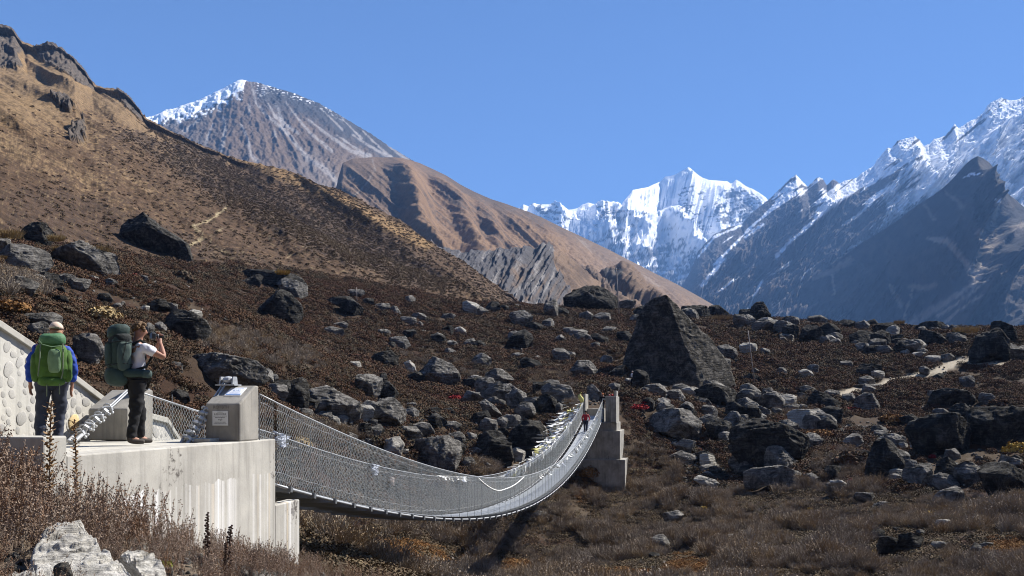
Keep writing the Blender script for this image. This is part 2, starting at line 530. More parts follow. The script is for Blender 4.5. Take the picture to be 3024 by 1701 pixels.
def build_cone_mountain():
    pxs = np.linspace(250, 1800, 560)
    ridge = [(250, 420), (400, 352), (455, 341), (490, 326), (520, 318), (560, 303), (600, 290), (640, 270), (680, 249), (700, 238), (716, 235), (735, 240), (760, 244), (790, 252), (830, 264), (870, 276),
             (900, 288), (940, 304), (980, 326), (1020, 350), (1060, 375), (1100, 398), (1150, 432), (1200, 462), (1250, 492), (1320, 535), (1400, 590), (1560, 700), (1800, 860)]
    c0 = [(250, 620, 1500), (800, 700, 1500), (1800, 1000, 1500)]
    cm = [(250, 500, 2550), (455, 440, 2550), (716, 470, 2500), (1000, 520, 2500), (1250, 620, 2550), (1800, 900, 2550)]
    c1 = [(p[0], p[1], 3500) for p in ridge]
    c2 = [(p[0], p[1] + 160, 4600) for p in ridge]
    G, T = loft([c0, cm, c1, c2], [60, 190, 8], pxs)
    PX, V = screen(G)
    # gullies fan out from the summit
    th = np.arctan2(PX - 716 - (V - 235) * 0.15, np.maximum(V - 150, 20)); rr = np.hypot(PX - 716, V - 235)
    env = np.where(T > 2, 0.2, 1) * sst(6, 80, rr) * np.where((T > 1.94) & (T <= 2), 0.35, 1)
    q = fbm(th * 9.0, rr / 260.0, 3, 61, ridged=True) - 0.5
    q2 = fbm(th * 24.0, rr / 120.0, 3, 62, ridged=True) - 0.5
    push(G, (q * 16 + q2 * 4) * env, (0.15, -0.9, 0.2))
    push(G, fbm(PX / 16.0, V / 16.0, 4, 63) * 8 * env + fbm(PX / 5.0, V / 5.0, 3, 64) * 3 * np.where(T > 2, 0, 1))
    PX, V = screen(G)
    fine = fbm(PX / 7.0, V / 7.0, 4, 66); big = fbm(PX / 60.0, V / 60.0, 3, 67)
    c = full(PX.shape, (0.160, 0.114, 0.082))
    c = mixc(c, (0.200, 0.142, 0.100), sst(-0.1, 0.5, big))
    c = mixc(c, (0.12, 0.09, 0.075), sst(0.1, 0.6, fine) * 0.5)
    # grey scree colour on the left flank and high up
    c = mixc(c, (0.15, 0.125, 0.11), sst(60, -40, PX - 620 + (V - 350) * 0.1) * 0.8)
    # cliff band under the right ridge
    hr = V - interp_line(ridge, PX, 1)
    cl = sst(95, 35, hr + 26 * fine + 20 * big) * sst(735, 790, PX) * sst(1330, 1200, PX)
    c = mixc(c, (0.055, 0.057, 0.064), cl * 0.95)
    c2m = sst(0.0, 0.35, fbm(PX / 22.0, V / 30.0, 4, 68) - 0.02 - np.abs(V - 360) / 300.0) * sst(760, 560, PX) * sst(470, 540, PX)
    c = mixc(c, (0.085, 0.083, 0.088), c2m * 0.85)
    streaks = [([(660, 180), (690, 300), (760, 380), (860, 460), (920, 540), (990, 620), (1060, 660), (1120, 710), (1160, 770), (1168, 835)], 3, 13), ([(800, 370), (850, 420), (930, 470)], 8, 5), ([(800, 300), (840, 400), (830, 440)], 3, 10),
               ([(860, 290), (930, 390), (1000, 470), (1120, 572)], 2, 6), ([(970, 380), (1100, 480), (1230, 570), (1330, 606)], 2, 10), ([(1150, 480), (1260, 560), (1345, 602)], 2, 6),
               ([(1240, 480), (1330, 540), (1460, 612)], 2, 7), ([(1300, 460), (1400, 560), (1475, 617)], 2, 5), ([(1440, 540), (1550, 625)], 2, 8), ([(1500, 570), (1640, 645)], 2, 5),
               ([(500, 370), (512, 450), (488, 570)], 3, 9), ([(650, 310), (650, 350)], 4, 4), ([(600, 420), (640, 500), (660, 600), (692, 627)], 2, 9), ([(400, 360), (330, 420), (280, 458)], 3, 8),
               ([(440, 420), (400, 525)], 3, 6), ([(880, 430), (860, 470)], 3, 3), ([(350, 330), (290, 390), (230, 420)], 3, 5), ([(760, 300), (800, 380)], 2, 4), ([(1060, 330), (1180, 450)], 1, 4),
               ([(1180, 390), (1290, 500)], 1, 4), ([(790, 440), (800, 490)], 2, 4)]
    for pts, w0, w1 in streaks:
        d, al = poly_dist(PX, V, Z8(pts))
        w = (w0 + (w1 - w0) * al) * 1.0
        c = mixc(c, (0.36, 0.335, 0.325), sst(w + 1.5, w * 0.35, d + 3.2 * fine) * 0.75)
    c = mixc(c, (0.30, 0.27, 0.26), sst(60, 10, poly_dist(PX, V, Z8([(990, 640), (1090, 740), (1150, 800)]))[0] + 20 * fine) * 0.35)
    # snow on the left shoulder and specks on the right one
    hs = V - interp_line(ridge, PX, 1)
    snow = sst(0.25, -0.05, fine * 0.55 + hs / np.interp(PX, [400, 455, 560, 650, 716, 725], [4, 34, 62, 66, 62, 2]) - 0.55) * sst(738, 724, PX)
    c = mixc(c, (0.86, 0.88, 0.92), np.clip(snow, 0, 1))
    sp = sst(0.28, 0.42, fbm(PX / 5.0, V / 3.0, 3, 69)) * sst(26, 4, hs) * sst(770, 785, PX) * sst(1060, 900, PX)
    c = mixc(c, (0.8, 0.83, 0.88), sp)
    sp2 = sst(0.15, 0.3, fbm(PX / 6.0, V / 3.0, 3, 70)) * sst(60, 10, hs) * sst(745, 760, PX) * sst(800, 775, PX)
    c = mixc(c, (0.8, 0.83, 0.88), sp2 * 0.7)
    finish('snow_dusted_mountain', G, c, FARHILL)


# --- brown shoulder whose ridge runs down to the valley ------------------------
SHOULDER = [(900, 780), (970, 660), (988, 580), (1000, 520), (1012, 482), (1040, 469), (1100, 464), (1150, 465), (1190, 469), (1240, 482), (1280, 500), (1320, 520), (1360, 545), (1400, 567), (1450, 588), (1500, 605),
            (1560, 625), (1600, 642), (1650, 667), (1700, 690), (1750, 714), (1800, 738), (1850, 764), (1900, 789), (1950, 815), (2000, 840), (2050, 868), (2100, 896), (2140, 922), (2180, 950), (2400, 1080)]


def build_shoulder():
    pxs = np.linspace(880, 2420, 620)
    c0 = [(880, 860, 1000), (1200, 780, 1000), (1600, 900, 950), (2000, 1010, 900), (2420, 1120, 880)]
    cm = [(880, 820, 1320), (1000, 640, 1340), (1100, 610, 1420), (1300, 670, 1450), (1600, 760, 1400), (2000, 900, 1250), (2420, 1100, 1150)]
    c1 = [(p[0], p[1], np.interp(p[0], [900, 1000, 1220, 2400], [1850, 1880, 2120, 1450])) for p in SHOULDER]
    c2 = [(p[0], p[1] + 130, p[2] + 900) for p in c1]
    G, T = loft([c0, cm, c1, c2], [80, 170, 8], pxs)
    PX, V = screen(G)
    hs = V - np.interp(PX, [p[0] for p in SHOULDER], [p[1] for p in SHOULDER])
    env = np.where(T > 2, 0.2, 1) * sst(0, 60, hs) + 0.08
    # the sharp spur and the ribs to its right
    for pts, w, h in (([(1180, 480), (1203, 523), (1222, 570), (1230, 610), (1240, 700), (1300, 780)], 60, 80), ([(1300, 540), (1350, 590), (1385, 680), (1420, 760)], 42, 44),
                      ([(1395, 570), (1440, 640), (1470, 720)], 34, 26), ([(1480, 610), (1560, 680), (1640, 750)], 40, 30), ([(1010, 560), (1060, 600), (1085, 680)], 30, 35)):
        d, al = poly_dist(PX, V, pts)
        push(G, h * sst(w, 0, d) * env, (0.1, -0.85, 0.15))
    q = PX - V * 1.15
    rib = (fbm(q / 70.0, V / 500.0, 3, 71, ridged=True) - 0.5) * 24 + (fbm(q / 24.0, V / 200.0, 3, 72, ridged=True) - 0.5) * 7
    push(G, rib * env, (0.1, -0.8, 0.4))
    push(G, fbm(PX / 12.0, V / 12.0, 4, 73) * 2.5 * env)
    PX, V = screen(G)
    fine = fbm(PX / 6.0, V / 6.0, 4, 74); st = fbm(q / 14.0, (PX + V) / 160.0, 4, 75)
    c = full(PX.shape, (0.235, 0.145, 0.085))
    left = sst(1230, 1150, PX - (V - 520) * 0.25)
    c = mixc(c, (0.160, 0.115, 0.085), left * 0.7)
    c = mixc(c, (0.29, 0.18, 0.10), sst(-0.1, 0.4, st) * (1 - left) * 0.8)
    c = mixc(c, (0.11, 0.08, 0.062), sst(0.15, 0.55, -st + 0.3 * fine) * 0.75)
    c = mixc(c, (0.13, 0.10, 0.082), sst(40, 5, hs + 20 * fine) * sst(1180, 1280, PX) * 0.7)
    # upper flank: darker scrub in the fall lines
    c = mixc(c, (0.12, 0.085, 0.062), in_poly(PX, V, [(1250, 500), (1500, 600), (1620, 700), (1480, 660), (1330, 600)]) * sst(-0.2, 0.3, fbm(q / 20.0, V / 60.0, 3, 76)) * 0.7)
    d, al = poly_dist(PX, V, Z8([(1350, 620), (1368, 680), (1330, 740), (1280, 800), (1225, 840)]))
    c = mixc(c, (0.30, 0.26, 0.23), sst(3.5, 0.5, d + 3 * fine) * 0.6)
    # pale eroded stripes low on the long ridge
    pale = in_poly(PX + 20 * fine, V + 20 * fine, [(1700, 700), (1830, 770), (2020, 880), (1900, 830), (1760, 760)])
    c = mixc(c, (0.34, 0.28, 0.235), pale * sst(-0.1, 0.4, st + fine * 0.3) * 0.7)
    c = mixc(c, (0.26, 0.185, 0.14), sst(1600, 1800, PX) * 0.5)
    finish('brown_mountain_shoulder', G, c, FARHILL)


def build_spurs():
    # craggy dark bluff in front of the shoulder
    pxs = np.linspace(1150, 2150, 420)
    crest = [(1150, 660), (1230, 690), (1270, 716), (1300, 735), (1340, 748), (1380, 755), (1420, 752), (1450, 745), (1500, 747), (1540, 744), (1570, 735), (1600, 728), (1625, 730), (1650, 741), (1690, 765), (1720, 790),
             (1760, 825), (1800, 858), (1840, 888), (1900, 930), (2000, 985), (2150, 1060)]
    c0 = [(1150, 960, 300), (1600, 960, 300), (2150, 1100, 300)]
    cm = [(1150, 850, 560), (1600, 850, 560), (2150, 1070, 520)]
    c1 = [(p[0], p[1], 800) for p in crest]
    c2 = [(p[0], p[1] + 120, 1050) for p in crest]
    G, T = loft([c0, cm, c1, c2], [50, 120, 6], pxs)
    PX, V = screen(G)
    crv = np.interp(PX, [p[0] for p in crest], [p[1] for p in crest])
    env = np.where(T > 2, 0.2, 1)
    rk = in_poly(PX + 10 * fbm(PX / 20, V / 20, 3, 80), V, [(1150, 640), (1640, 700), (1630, 760), (1700, 900), (1500, 960), (1150, 960)]).astype(float)
    q = PX * 0.85 + V * 0.5
    push(G, ((fbm(q / 42.0, (V - PX * 0.5) / 160.0, 4, 81, ridged=True) - 0.4) * 26 + (fbm(q / 14.0, (V - PX * 0.5) / 60.0, 3, 82, ridged=True) - 0.4) * 8) * (0.15 + 0.85 * rk) * env, (-0.1, -0.8, 0.25))
    push(G, fbm(PX / 9.0, V / 9.0, 4, 83) * 1.6 * env)
    PX, V = screen(G)
    fine = fbm(PX / 5.0, V / 5.0, 4, 84)
    c = full(PX.shape, (0.225, 0.150, 0.100))
    c = mixc(c, (0.10, 0.07, 0.055), sst(0.0, 0.5, fbm((PX - V) / 16.0, (PX + V) / 120.0, 4, 85)) * 0.7)
    rk = sst(0.3, 0.7, rk) * sst(-0.6, 0.1, fbm(PX / 40, V / 40, 3, 86) + 0.35)
    c = mixc(c, (0.105, 0.100, 0.105), rk)
    st = fbm((PX * 0.85 + V * 0.5) / 11.0, (V - PX * 0.6) / 130.0, 4, 87)
    c = mixc(c, (0.33, 0.31, 0.30), rk * sst(0.22, 0.42, st + 0.15 * fine) * 0.8)
    c = mixc(c, (0.20, 0.14, 0.10), rk * sst(0.1, 0.5, -st) * sst(760, 860, V) * 0.7)
    finish('rocky_bluff', G, c, attr_mat('bluff_rock', 0.12, 0.6, 4.0, namp=0.28))
    # small grassy spur behind it
    pxs = np.linspace(1600, 2200, 220)
    crest = [(1600, 760), (1680, 782), (1715, 797), (1760, 800), (1790, 797), (1820, 797), (1845, 806), (1880, 840), (1930, 880), (1980, 915), (2050, 950), (2200, 1010)]
    c0 = [(1600, 960, 500), (2200, 1060, 500)]
    c1 = [(p[0], p[1], 1050) for p in crest]
    c2 = [(p[0], p[1] + 100, 1400) for p in crest]
    G, T = loft([c0, c1, c2], [90, 6], pxs)
    PX, V = screen(G)
    d, _ = poly_dist(PX, V, [(1840, 800), (1890, 870), (1930, 950)])
    push(G, 50 * sst(60, 0, d), (0.1, -0.8, 0.1))
    push(G, (fbm((PX - V) / 30.0, (PX + V) / 200.0, 3, 91) * 14 + fbm(PX / 9.0, V / 9.0, 4, 92) * 5) * np.where(T > 1, 0.2, 1))
    PX, V = screen(G)
    fine = fbm(PX / 6.0, V / 6.0, 4, 94)
    c = full(PX.shape, (0.20, 0.135, 0.095))
    c = mixc(c, (0.10, 0.075, 0.06), sst(0.0, 0.5, fbm((PX - V) / 20.0, (PX + V) / 150.0, 4, 95)) * 0.7)
    c = mixc(c, (0.10, 0.095, 0.09), in_poly(PX, V, [(1780, 790), (1840, 795), (1830, 830), (1790, 830)]) * 0.8)
    finish('grassy_spur', G, c, FARHILL)


# --- white peak at the head of the valley --------------------------------------
def Z5(pts):
    return [(1500 + x / 2.635, 450 + y / 2.635) for x, y in pts]


def build_white_peak():
    pxs = np.linspace(1460, 2420, 560)
    r0 = [(-120, 470), (40, 440), (95, 430), (120, 404), (160, 420), (200, 392), (235, 404), (270, 404), (320, 405), (360, 388), (395, 392), (430, 415), (470, 446), (500, 444), (540, 434), (575, 408), (625, 390),
          (660, 400), (700, 402), (740, 402), (770, 380), (800, 385), (825, 380), (850, 395), (880, 415), (905, 372), (940, 335), (970, 293), (1020, 283), (1090, 270), (1130, 250), (1185, 228), (1220, 190), (1260, 184),
          (1305, 172), (1350, 145), (1385, 130), (1400, 114), (1415, 118), (1440, 142), (1480, 175), (1520, 200), (1570, 215), (1620, 218), (1710, 226), (1730, 243), (1745, 240), (1775, 211), (1800, 225), (1850, 262),
          (1880, 275), (1900, 282), (1950, 310), (2000, 345), (2040, 390), (2100, 430), (2400, 620)]
    ridge = Z5(r0)
    c0 = [(1460, 1000, 6200), (2420, 1000, 6200)]
    dd = [(1460, 8200), (1790, 8100), (1840, 8400), (1950, 9300), (2031, 9000), (2090, 8900), (2170, 9100), (2260, 8700), (2420, 8300)]
    D1 = lambda x: np.interp(x, [a for a, _ in dd], [b for _, b in dd])
    # glacier shelf under the face
    cm = [(1460, 760, 7000), (1700, 720, 7100), (1840, 640, 7500), (1950, 655, 8350), (2030, 690, 7900), (2120, 700, 7700), (2260, 720, 7500), (2420, 760, 7300)]
    c1 = [(x, v, float(D1(x))) for x, v in ridge]
    c2 = [(x, v + 60, d + 1500) for x, v, d in c1]
    G, T = loft([c0, cm, c1, c2], [90, 210, 6], pxs)
    PX, V = screen(G)
    hs = V - np.interp(PX, [p[0] for p in ridge], [p[1] for p in ridge])
    env = np.where(T > 2, 0.15, 1) * sst(0, 30, hs)
    # flutings on the ice face
    face = sst(1820, 1850, PX) * sst(2160, 2100, PX) * (T > 1)
    qf = PX + (V - 560) * 0.22 * sst(1830, 2000, PX)
    push(G, (fbm(qf / 11.0, V / 200.0, 3, 101, ridged=True) - 0.5) * 95 * face * env, (0.1, -0.95, 0.1))
    # spurs of the lower mountain
    for pts, w, h in ((Z5([(880, 420), (1000, 500), (1040, 560)]), 45, 220), (Z5([(770, 380), (720, 470), (740, 640)]), 50, 260), (Z5([(1240, 550), (1330, 620), (1450, 760)]), 50, 330), (Z5([(1640, 330), (1600, 420), (1620, 600)]), 40, 160),
                      (Z5([(1160, 560), (1050, 720), (1060, 800)]), 40, 160), (Z5([(350, 390), (430, 520)]), 40, 220), (Z5([(200, 395), (260, 480)]), 25, 130), (Z5([(1400, 115), (1400, 300), (1330, 480)]), 45, 150)):
        d, al = poly_dist(PX, V, pts)
        push(G, h * sst(w, 0, d) * env, (0.0, -0.95, 0.15))
    rough = (fbm(PX / 30.0, V / 34.0, 5, 103, ridged=True) - 0.5) * 230 + (fbm(PX / 9.0, V / 14.0, 3, 104, ridged=True) - 0.5) * 30
    push(G, rough * env * (1 - 0.85 * face) * np.where(T < 1.0, 1, 0.75), (0, -0.8, 0.35))
    PX, V = screen(G)
    hs = V - np.interp(PX, [p[0] for p in ridge], [p[1] for p in ridge])
    fine = fbm(PX / 6.0, V / 5.0, 4, 106); mid = fbm(PX / 22.0, V / 18.0, 4, 107)
    c = full(PX.shape, (0.86, 0.88, 0.92))
    rock = np.zeros(PX.shape)
    for pts, k in ((Z5([(1330, 330), (1420, 250), (1520, 300), (1560, 430), (1450, 540), (1320, 520)]), 0.75), (Z5([(1650, 330), (1740, 290), (1900, 300), (1990, 390), (1960, 540), (1760, 560), (1600, 540)]), 0.95),
                   (Z5([(850, 430), (900, 420), (1040, 540), (1000, 640), (860, 700), (740, 640), (720, 480)]), 0.8), (Z5([(700, 430), (770, 385), (850, 410), (800, 560), (720, 520)]), 0.7),
                   (Z5([(180, 410), (350, 395), (470, 450), (560, 560), (400, 560), (250, 480)]), 0.8), (Z5([(1560, 470), (1640, 540), (1560, 700), (1480, 640)]), 0.5), (Z5([(560, 440), (640, 470), (700, 400), (640, 400)]), 0.35)):
        dpoly = in_poly(PX + 16 * mid, V + 14 * mid, pts)
        rock = np.maximum(rock, dpoly * k)
    low = sst(600, 760, V + 30 * mid)
    rock = np.maximum(rock, low)
    rock = np.maximum(rock, 0.55 * sst(600, 640, V))
    bands = fbm((PX - V * 0.3) / 26.0, (V + PX * 0.15) / 6.0, 4, 109)
    cover = rock * 0.9 + 0.4 * fine + 0.5 * bands + 0.25 * mid - 0.74
    c = mixc(c, (0.16, 0.165, 0.19), sst(0.0, 0.22, cover) * np.clip(rock * 2.5, 0, 1))
    # lit snowfields low down
    for pts in (Z5([(1330, 560), (1480, 570), (1470, 640), (1420, 640)]), Z5([(1230, 820), (1350, 790), (1350, 860), (1240, 880)]), Z5([(1460, 670), (1540, 700), (1500, 740)]), Z5([(1020, 740), (1060, 740), (1090, 800), (1060, 800)]),
                Z5([(470, 450), (560, 440), (690, 520), (560, 590)]), Z5([(1030, 560), (1180, 500), (1250, 560), (1100, 640)]), Z5([(1040, 590), (1200, 570), (1140, 700), (960, 730)])):
        c = mixc(c, (0.86, 0.88, 0.92), in_poly(PX + 9 * fine, V + 9 * fine, pts) * 0.95)
    finish('white_peak', G, c, attr_mat('ice_and_rock', 0.012, 0.5, 30.0, namp=0.07, rough=0.8))


# --- steep massif on the right --------------------------------------------------
def Z6(pts):
    return [(2200 + x / 1.932, 250 + y / 1.932) for x, y in pts]


MASSIF = [(1900, 980), (1960, 930), (2000, 870), (2040, 800), (2062, 740), (2110, 692), (2150, 672), (2190, 662), (2225, 625), (2270, 590), (2305, 556), (2330, 532), (2350, 516), (2368, 535), (2385, 552), (2400, 538), (2414, 523), (2430, 530),
          (2442, 548), (2455, 533), (2463, 530), (2480, 542), (2500, 532), (2530, 526), (2545, 512), (2580, 490), (2590, 472), (2620, 437), (2632, 438), (2650, 416), (2675, 410), (2700, 405), (2715, 415), (2728, 432), (2745, 425),
          (2757, 411), (2770, 408), (2790, 402), (2806, 385), (2818, 366), (2830, 378), (2845, 370), (2860, 360), (2885, 348), (2905, 332), (2915, 312), (2935, 298), (2955, 290), (2980, 296), (3005, 294), (3040, 275), (3100, 230),
          (3300, 180), (3600, 300)]
FRONT = [(1990, 1120), (2100, 1040), (2200, 960), (2304, 897), (2360, 850), (2407, 814), (2460, 778), (2511, 742), (2545, 716), (2583, 695), (2640, 659), (2680, 628), (2723, 597), (2755, 577), (2785, 555), (2805, 536), (2821, 519), (2838, 500),
         (2852, 484), (2870, 470), (2885, 462), (2900, 467), (2920, 480), (2936, 500), (2950, 530), (2976, 571), (3000, 590), (3024, 612), (3100, 660), (3600, 850)]


def build_massif():
    pxs = np.linspace(1880, 3650, 900)
    c0 = [(1880, 1180, 2600), (3650, 1180, 2600)]
    cm = [(1880, 1030, 3600), (2100, 900, 3700), (2400, 800, 3900), (2800, 720, 4000), (3100, 650, 4000), (3650, 650, 4000)]
    c1 = [(p[0], p[1], float(np.interp(p[0], [1900, 2350, 2700, 3650], [6300, 5600, 5000, 5000]))) for p in MASSIF]
    c2 = [(p[0], p[1] + 200, p[2] + 1400) for p in c1]
    G, T = loft([c0, cm, c1, c2], [60, 250, 6], pxs)
    PX, V = screen(G)
    hs = V - np.interp(PX, [p[0] for p in MASSIF], [p[1] for p in MASSIF])
    env = np.where(T > 2, 0.15, 1) * (0.02 + 0.98 * sst(0, 150, hs))
    # ribs run down to the left, parallel to one another
    q = PX * 0.62 + V * 0.78; l = PX * 0.78 - V * 0.62
    for pts, w, h in ((Z6([(290, 515), (230, 640), (90, 800), (-90, 1000)]), 60, 260), (Z6([(850, 360), (700, 520), (420, 760), (150, 1040)]), 60, 230), (Z6([(960, 300), (930, 400), (780, 580), (640, 760)]), 50, 240),
                      (Z6([(420, 530), (380, 620), (440, 720)]), 35, 160), (Z6([(1195, 225), (1150, 400), (1010, 640)]), 40, 150), (Z6([(1450, 80), (1400, 200), (1330, 400)]), 50, 180)):
        d, al = poly_dist(PX, V, pts)
        push(G, h * sst(w, 0, d) * env, (0.0, -0.95, 0.1))
    rib = (fbm(q / 60.0, l / 520.0, 4, 111, ridged=True) - 0.5) * 300 + (fbm(q / 17.0, l / 120.0, 3, 112, ridged=True) - 0.5) * 110
    push(G, (rib + (fbm(PX / 26.0, V / 26.0, 4, 113, ridged=True) - 0.5) * 150) * env, (0, -0.85, 0.3))
    push(G, fbm(PX / 4.0, V / 5.0, 3, 114) * 7 * np.where(T > 2, 0, 1), (0, -0.5, 0.8))
    PX, V = screen(G)
    hs = V - np.interp(PX, [p[0] for p in MASSIF], [p[1] for p in MASSIF])
    q = PX * 0.62 + V * 0.78; l = PX * 0.78 - V * 0.62
    fine = fbm(PX / 6.0, V / 6.0, 4, 116); mid = fbm(PX / 30.0, V / 30.0, 3, 117)
    streak = fbm(q / 13.0, l / 110.0, 4, 118, gain=0.6); st2 = fbm(q / 34.0, l / 260.0, 3, 119)
    c = full(PX.shape, (0.105, 0.098, 0.100))
    c = mixc(c, (0.17, 0.135, 0.115), sst(0.0, 0.4, mid + 0.3 * fine) * sst(640, 800, V) * 0.8)
    # how much snow: plenty by the crest on the right, none low down
    top = np.interp(PX, [1900, 2100, 2350, 2600, 2800, 3000], [560, 640, 620, 640, 660, 690])
    amt = sst(top + 60, top - 130, V)
    amt = amt * np.interp(PX, [1980, 2200, 2500, 2700, 3000], [0.45, 0.55, 0.72, 0.95, 1.25]) - 0.25 * sst(30, 5, hs) * (PX < 2900)
    snow = sst(0.0, 0.10, streak * 0.95 + st2 * 0.75 + fine * 0.10 + amt - 0.46)
    for pts, k in ((Z6([(800, 640), (860, 610), (980, 590), (1000, 650), (900, 730), (740, 855), (730, 850), (810, 740)]), 1), (Z6([(920, 420), (1000, 430), (980, 490), (930, 470)]), 1), (Z6([(1000, 500), (1060, 420), (1050, 500), (1040, 640), (990, 640)]), 0.8),
                   (Z6([(1420, 470), (1530, 440), (1700, 380), (1700, 620), (1592, 700), (1500, 620), (1440, 520)]), 0.95), (Z6([(1450, 90), (1560, 90), (1592, 110), (1592, 440), (1540, 420), (1540, 300), (1500, 230), (1480, 150)]), 0.95),
                   (Z6([(1340, 400), (1480, 360), (1520, 330), (1500, 400), (1400, 450)]), 0.8), (Z6([(1200, 360), (1300, 330), (1250, 460), (1190, 440)]), 0.6)):
        snow = np.maximum(snow, k * in_poly(PX + 10 * fine, V + 10 * fine, pts) * sst(0.5, 0.0, fine * 0.8 + streak * 0.3))
    for pts, w in ((Z6([(560, 640), (450, 720), (340, 830), (250, 900), (180, 980)]), 6), (Z6([(760, 630), (650, 740), (560, 800)]), 5), (Z6([(700, 530), (600, 620), (440, 740), (330, 830)]), 5), (Z6([(660, 900), (590, 940)]), 4),
                   (Z6([(290, 520), (350, 580)]), 3), (Z6([(410, 700), (440, 730)]), 4), ([(2134, 765), (2110, 800), (2073, 842)], 8), ([(2225, 665), (2170, 720), (2110, 780)], 3.5), ([(2190, 665), (2110, 700), (2060, 760)], 3),
                   (Z6([(100, 800), (0, 870)]), 5), (Z6([(1370, 510), (1290, 505), (1220, 550), (1130, 600)]), 5), ([(2190, 940), (2215, 900), (2250, 830)], 2.5)):
        d, al = poly_dist(PX, V, pts)
        snow = np.maximum(snow, sst(w + 2, w * 0.4, d + 5 * fine))
    c = mixc(c, (0.86, 0.88, 0.92), snow)
    finish('snowy_massif', G, c, FARROCK)
    # dark spur in front of it, coming down to the valley
    pxs = np.linspace(1950, 3650, 620)
    c0 = [(1950, 1250, 3500), (2400, 1250, 2850), (2850, 1250, 2150), (3650, 1250, 2500)]
    cm = [(1950, 1150, 4000), (2400, 1000, 3200), (2650, 880, 2880), (2800, 830, 2560), (2950, 800, 2400), (3100, 850, 2650), (3650, 950, 3000)]
    c1 = [(p[0], p[1], float(np.interp(p[0], [1950, 2400, 2890, 3650], [4300, 3500, 2750, 3400]))) for p in FRONT]
    c2 = [(p[0], p[1] + 150, p[2] + 700) for p in c1]
    G, T = loft([c0, cm, c1, c2], [70, 200, 6], pxs)
    PX, V = screen(G)
    hs = V - np.interp(PX, [p[0] for p in FRONT], [p[1] for p in FRONT])
    env = np.where(T > 2, 0.15, 1) * (0.02 + 0.98 * sst(0, 150, hs))
    for pts, w, h in ((Z6([(1330, 410), (1350, 560), (1200, 760), (1000, 1000)]), 120, 230), (Z6([(1430, 520), (1450, 760), (1380, 1050)]), 50, -180), (Z6([(1130, 600), (1120, 800), (1250, 1000)]), 40, 60), (Z6([(1592, 850), (1450, 980), (1200, 1300)]), 60, 160)):
        d, al = poly_dist(PX, V, pts)
        push(G, h * sst(w, 0, d) * env, (-0.2, -0.95, 0.0))
    push(G, ((fbm((PX * 0.8 + V * 0.6) / 70.0, (PX * 0.6 - V * 0.8) / 300.0, 4, 121, ridged=True) - 0.5) * 150 + (fbm((PX * 0.8 + V * 0.6) / 24.0, (PX * 0.6 - V * 0.8) / 120.0, 3, 129, ridged=True) - 0.5) * 40 + fbm(PX / 18.0, V / 18.0, 4, 122) * 26) * env, (0, -0.85, 0.3))
    PX, V = screen(G)
    fine = fbm(PX / 6.0, V / 6.0, 4, 126); mid = fbm(PX / 40.0, V / 40.0, 3, 127)
    c = full(PX.shape, (0.050, 0.049, 0.052))
    c = mixc(c, (0.095, 0.078, 0.068), sst(0.0, 0.4, mid) * 0.6)
    tan = (0.50, 0.41, 0.32)
    for pts, w0, w1, k in ((Z6([(1050, 880), (1150, 890), (1230, 980), (1290, 1060), (1330, 1090)]), 8, 12, 0.8), (Z6([(1450, 640), (1420, 780), (1430, 900), (1380, 1000), (1300, 1140)]), 5, 14, 0.75), (Z6([(1340, 850), (1390, 930), (1360, 1020)]), 16, 12, 0.6),
                           (Z6([(1300, 1140), (1150, 1240), (1000, 1330), (930, 1380)]), 6, 22, 0.7), (Z6([(1400, 1100), (1250, 1220), (1100, 1320)]), 2, 6, 0.8), (Z6([(1350, 1200), (1200, 1300), (1130, 1370)]), 2, 6, 0.8),
                           (Z6([(950, 1150), (1020, 1160), (1090, 1140)]), 10, 8, 0.5), (Z6([(830, 1150), (860, 1200), (890, 1260)]), 6, 9, 0.6), (Z6([(960, 1160), (900, 1340)]), 2, 3, 0.6), (Z6([(495, 1080), (510, 1190)]), 3, 2, 0.6),
                           (Z6([(1150, 620), (1210, 660), (1240, 700)]), 6, 8, 0.45), (Z6([(1592, 800), (1480, 830), (1440, 860)]), 8, 8, 0.5), (Z6([(600, 1000), (500, 1060), (400, 1100)]), 12, 10, 0.5), (Z6([(1030, 690), (1080, 770)]), 5, 3, 0.4)):
        d, al = poly_dist(PX, V, pts)
        w = w0 + (w1 - w0) * al
        c = mixc(c, tan, sst(w + 3, w * 0.3, d + 7 * fine) * k)
    c = mixc(c, (0.26, 0.22, 0.19), sst(40, 0, poly_dist(PX, V, Z6([(1330, 1150), (1150, 1270), (980, 1370)]))[0]) * sst(0.1, 0.4, fbm((PX * 0.8 + V * 0.6) / 7.0, (PX * 0.6 - V * 0.8) / 200.0, 3, 128)) * 0.7)
    sn = in_poly(PX + 6 * fine, V + 6 * fine, Z6([(1430, 650), (1460, 650), (1455, 670), (1432, 668)])) | in_poly(PX + 5 * fine, V + 5 * fine, Z6([(1370, 512), (1290, 500), (1230, 540), (1290, 515)]))
    c = mixc(c, (0.84, 0.87, 0.92), sn * 1.0)
    finish('dark_valley_spur', G, c, FARROCK)


build_hillside()
build_cone_mountain()
build_shoulder()
build_spurs()
build_white_peak()
build_massif()

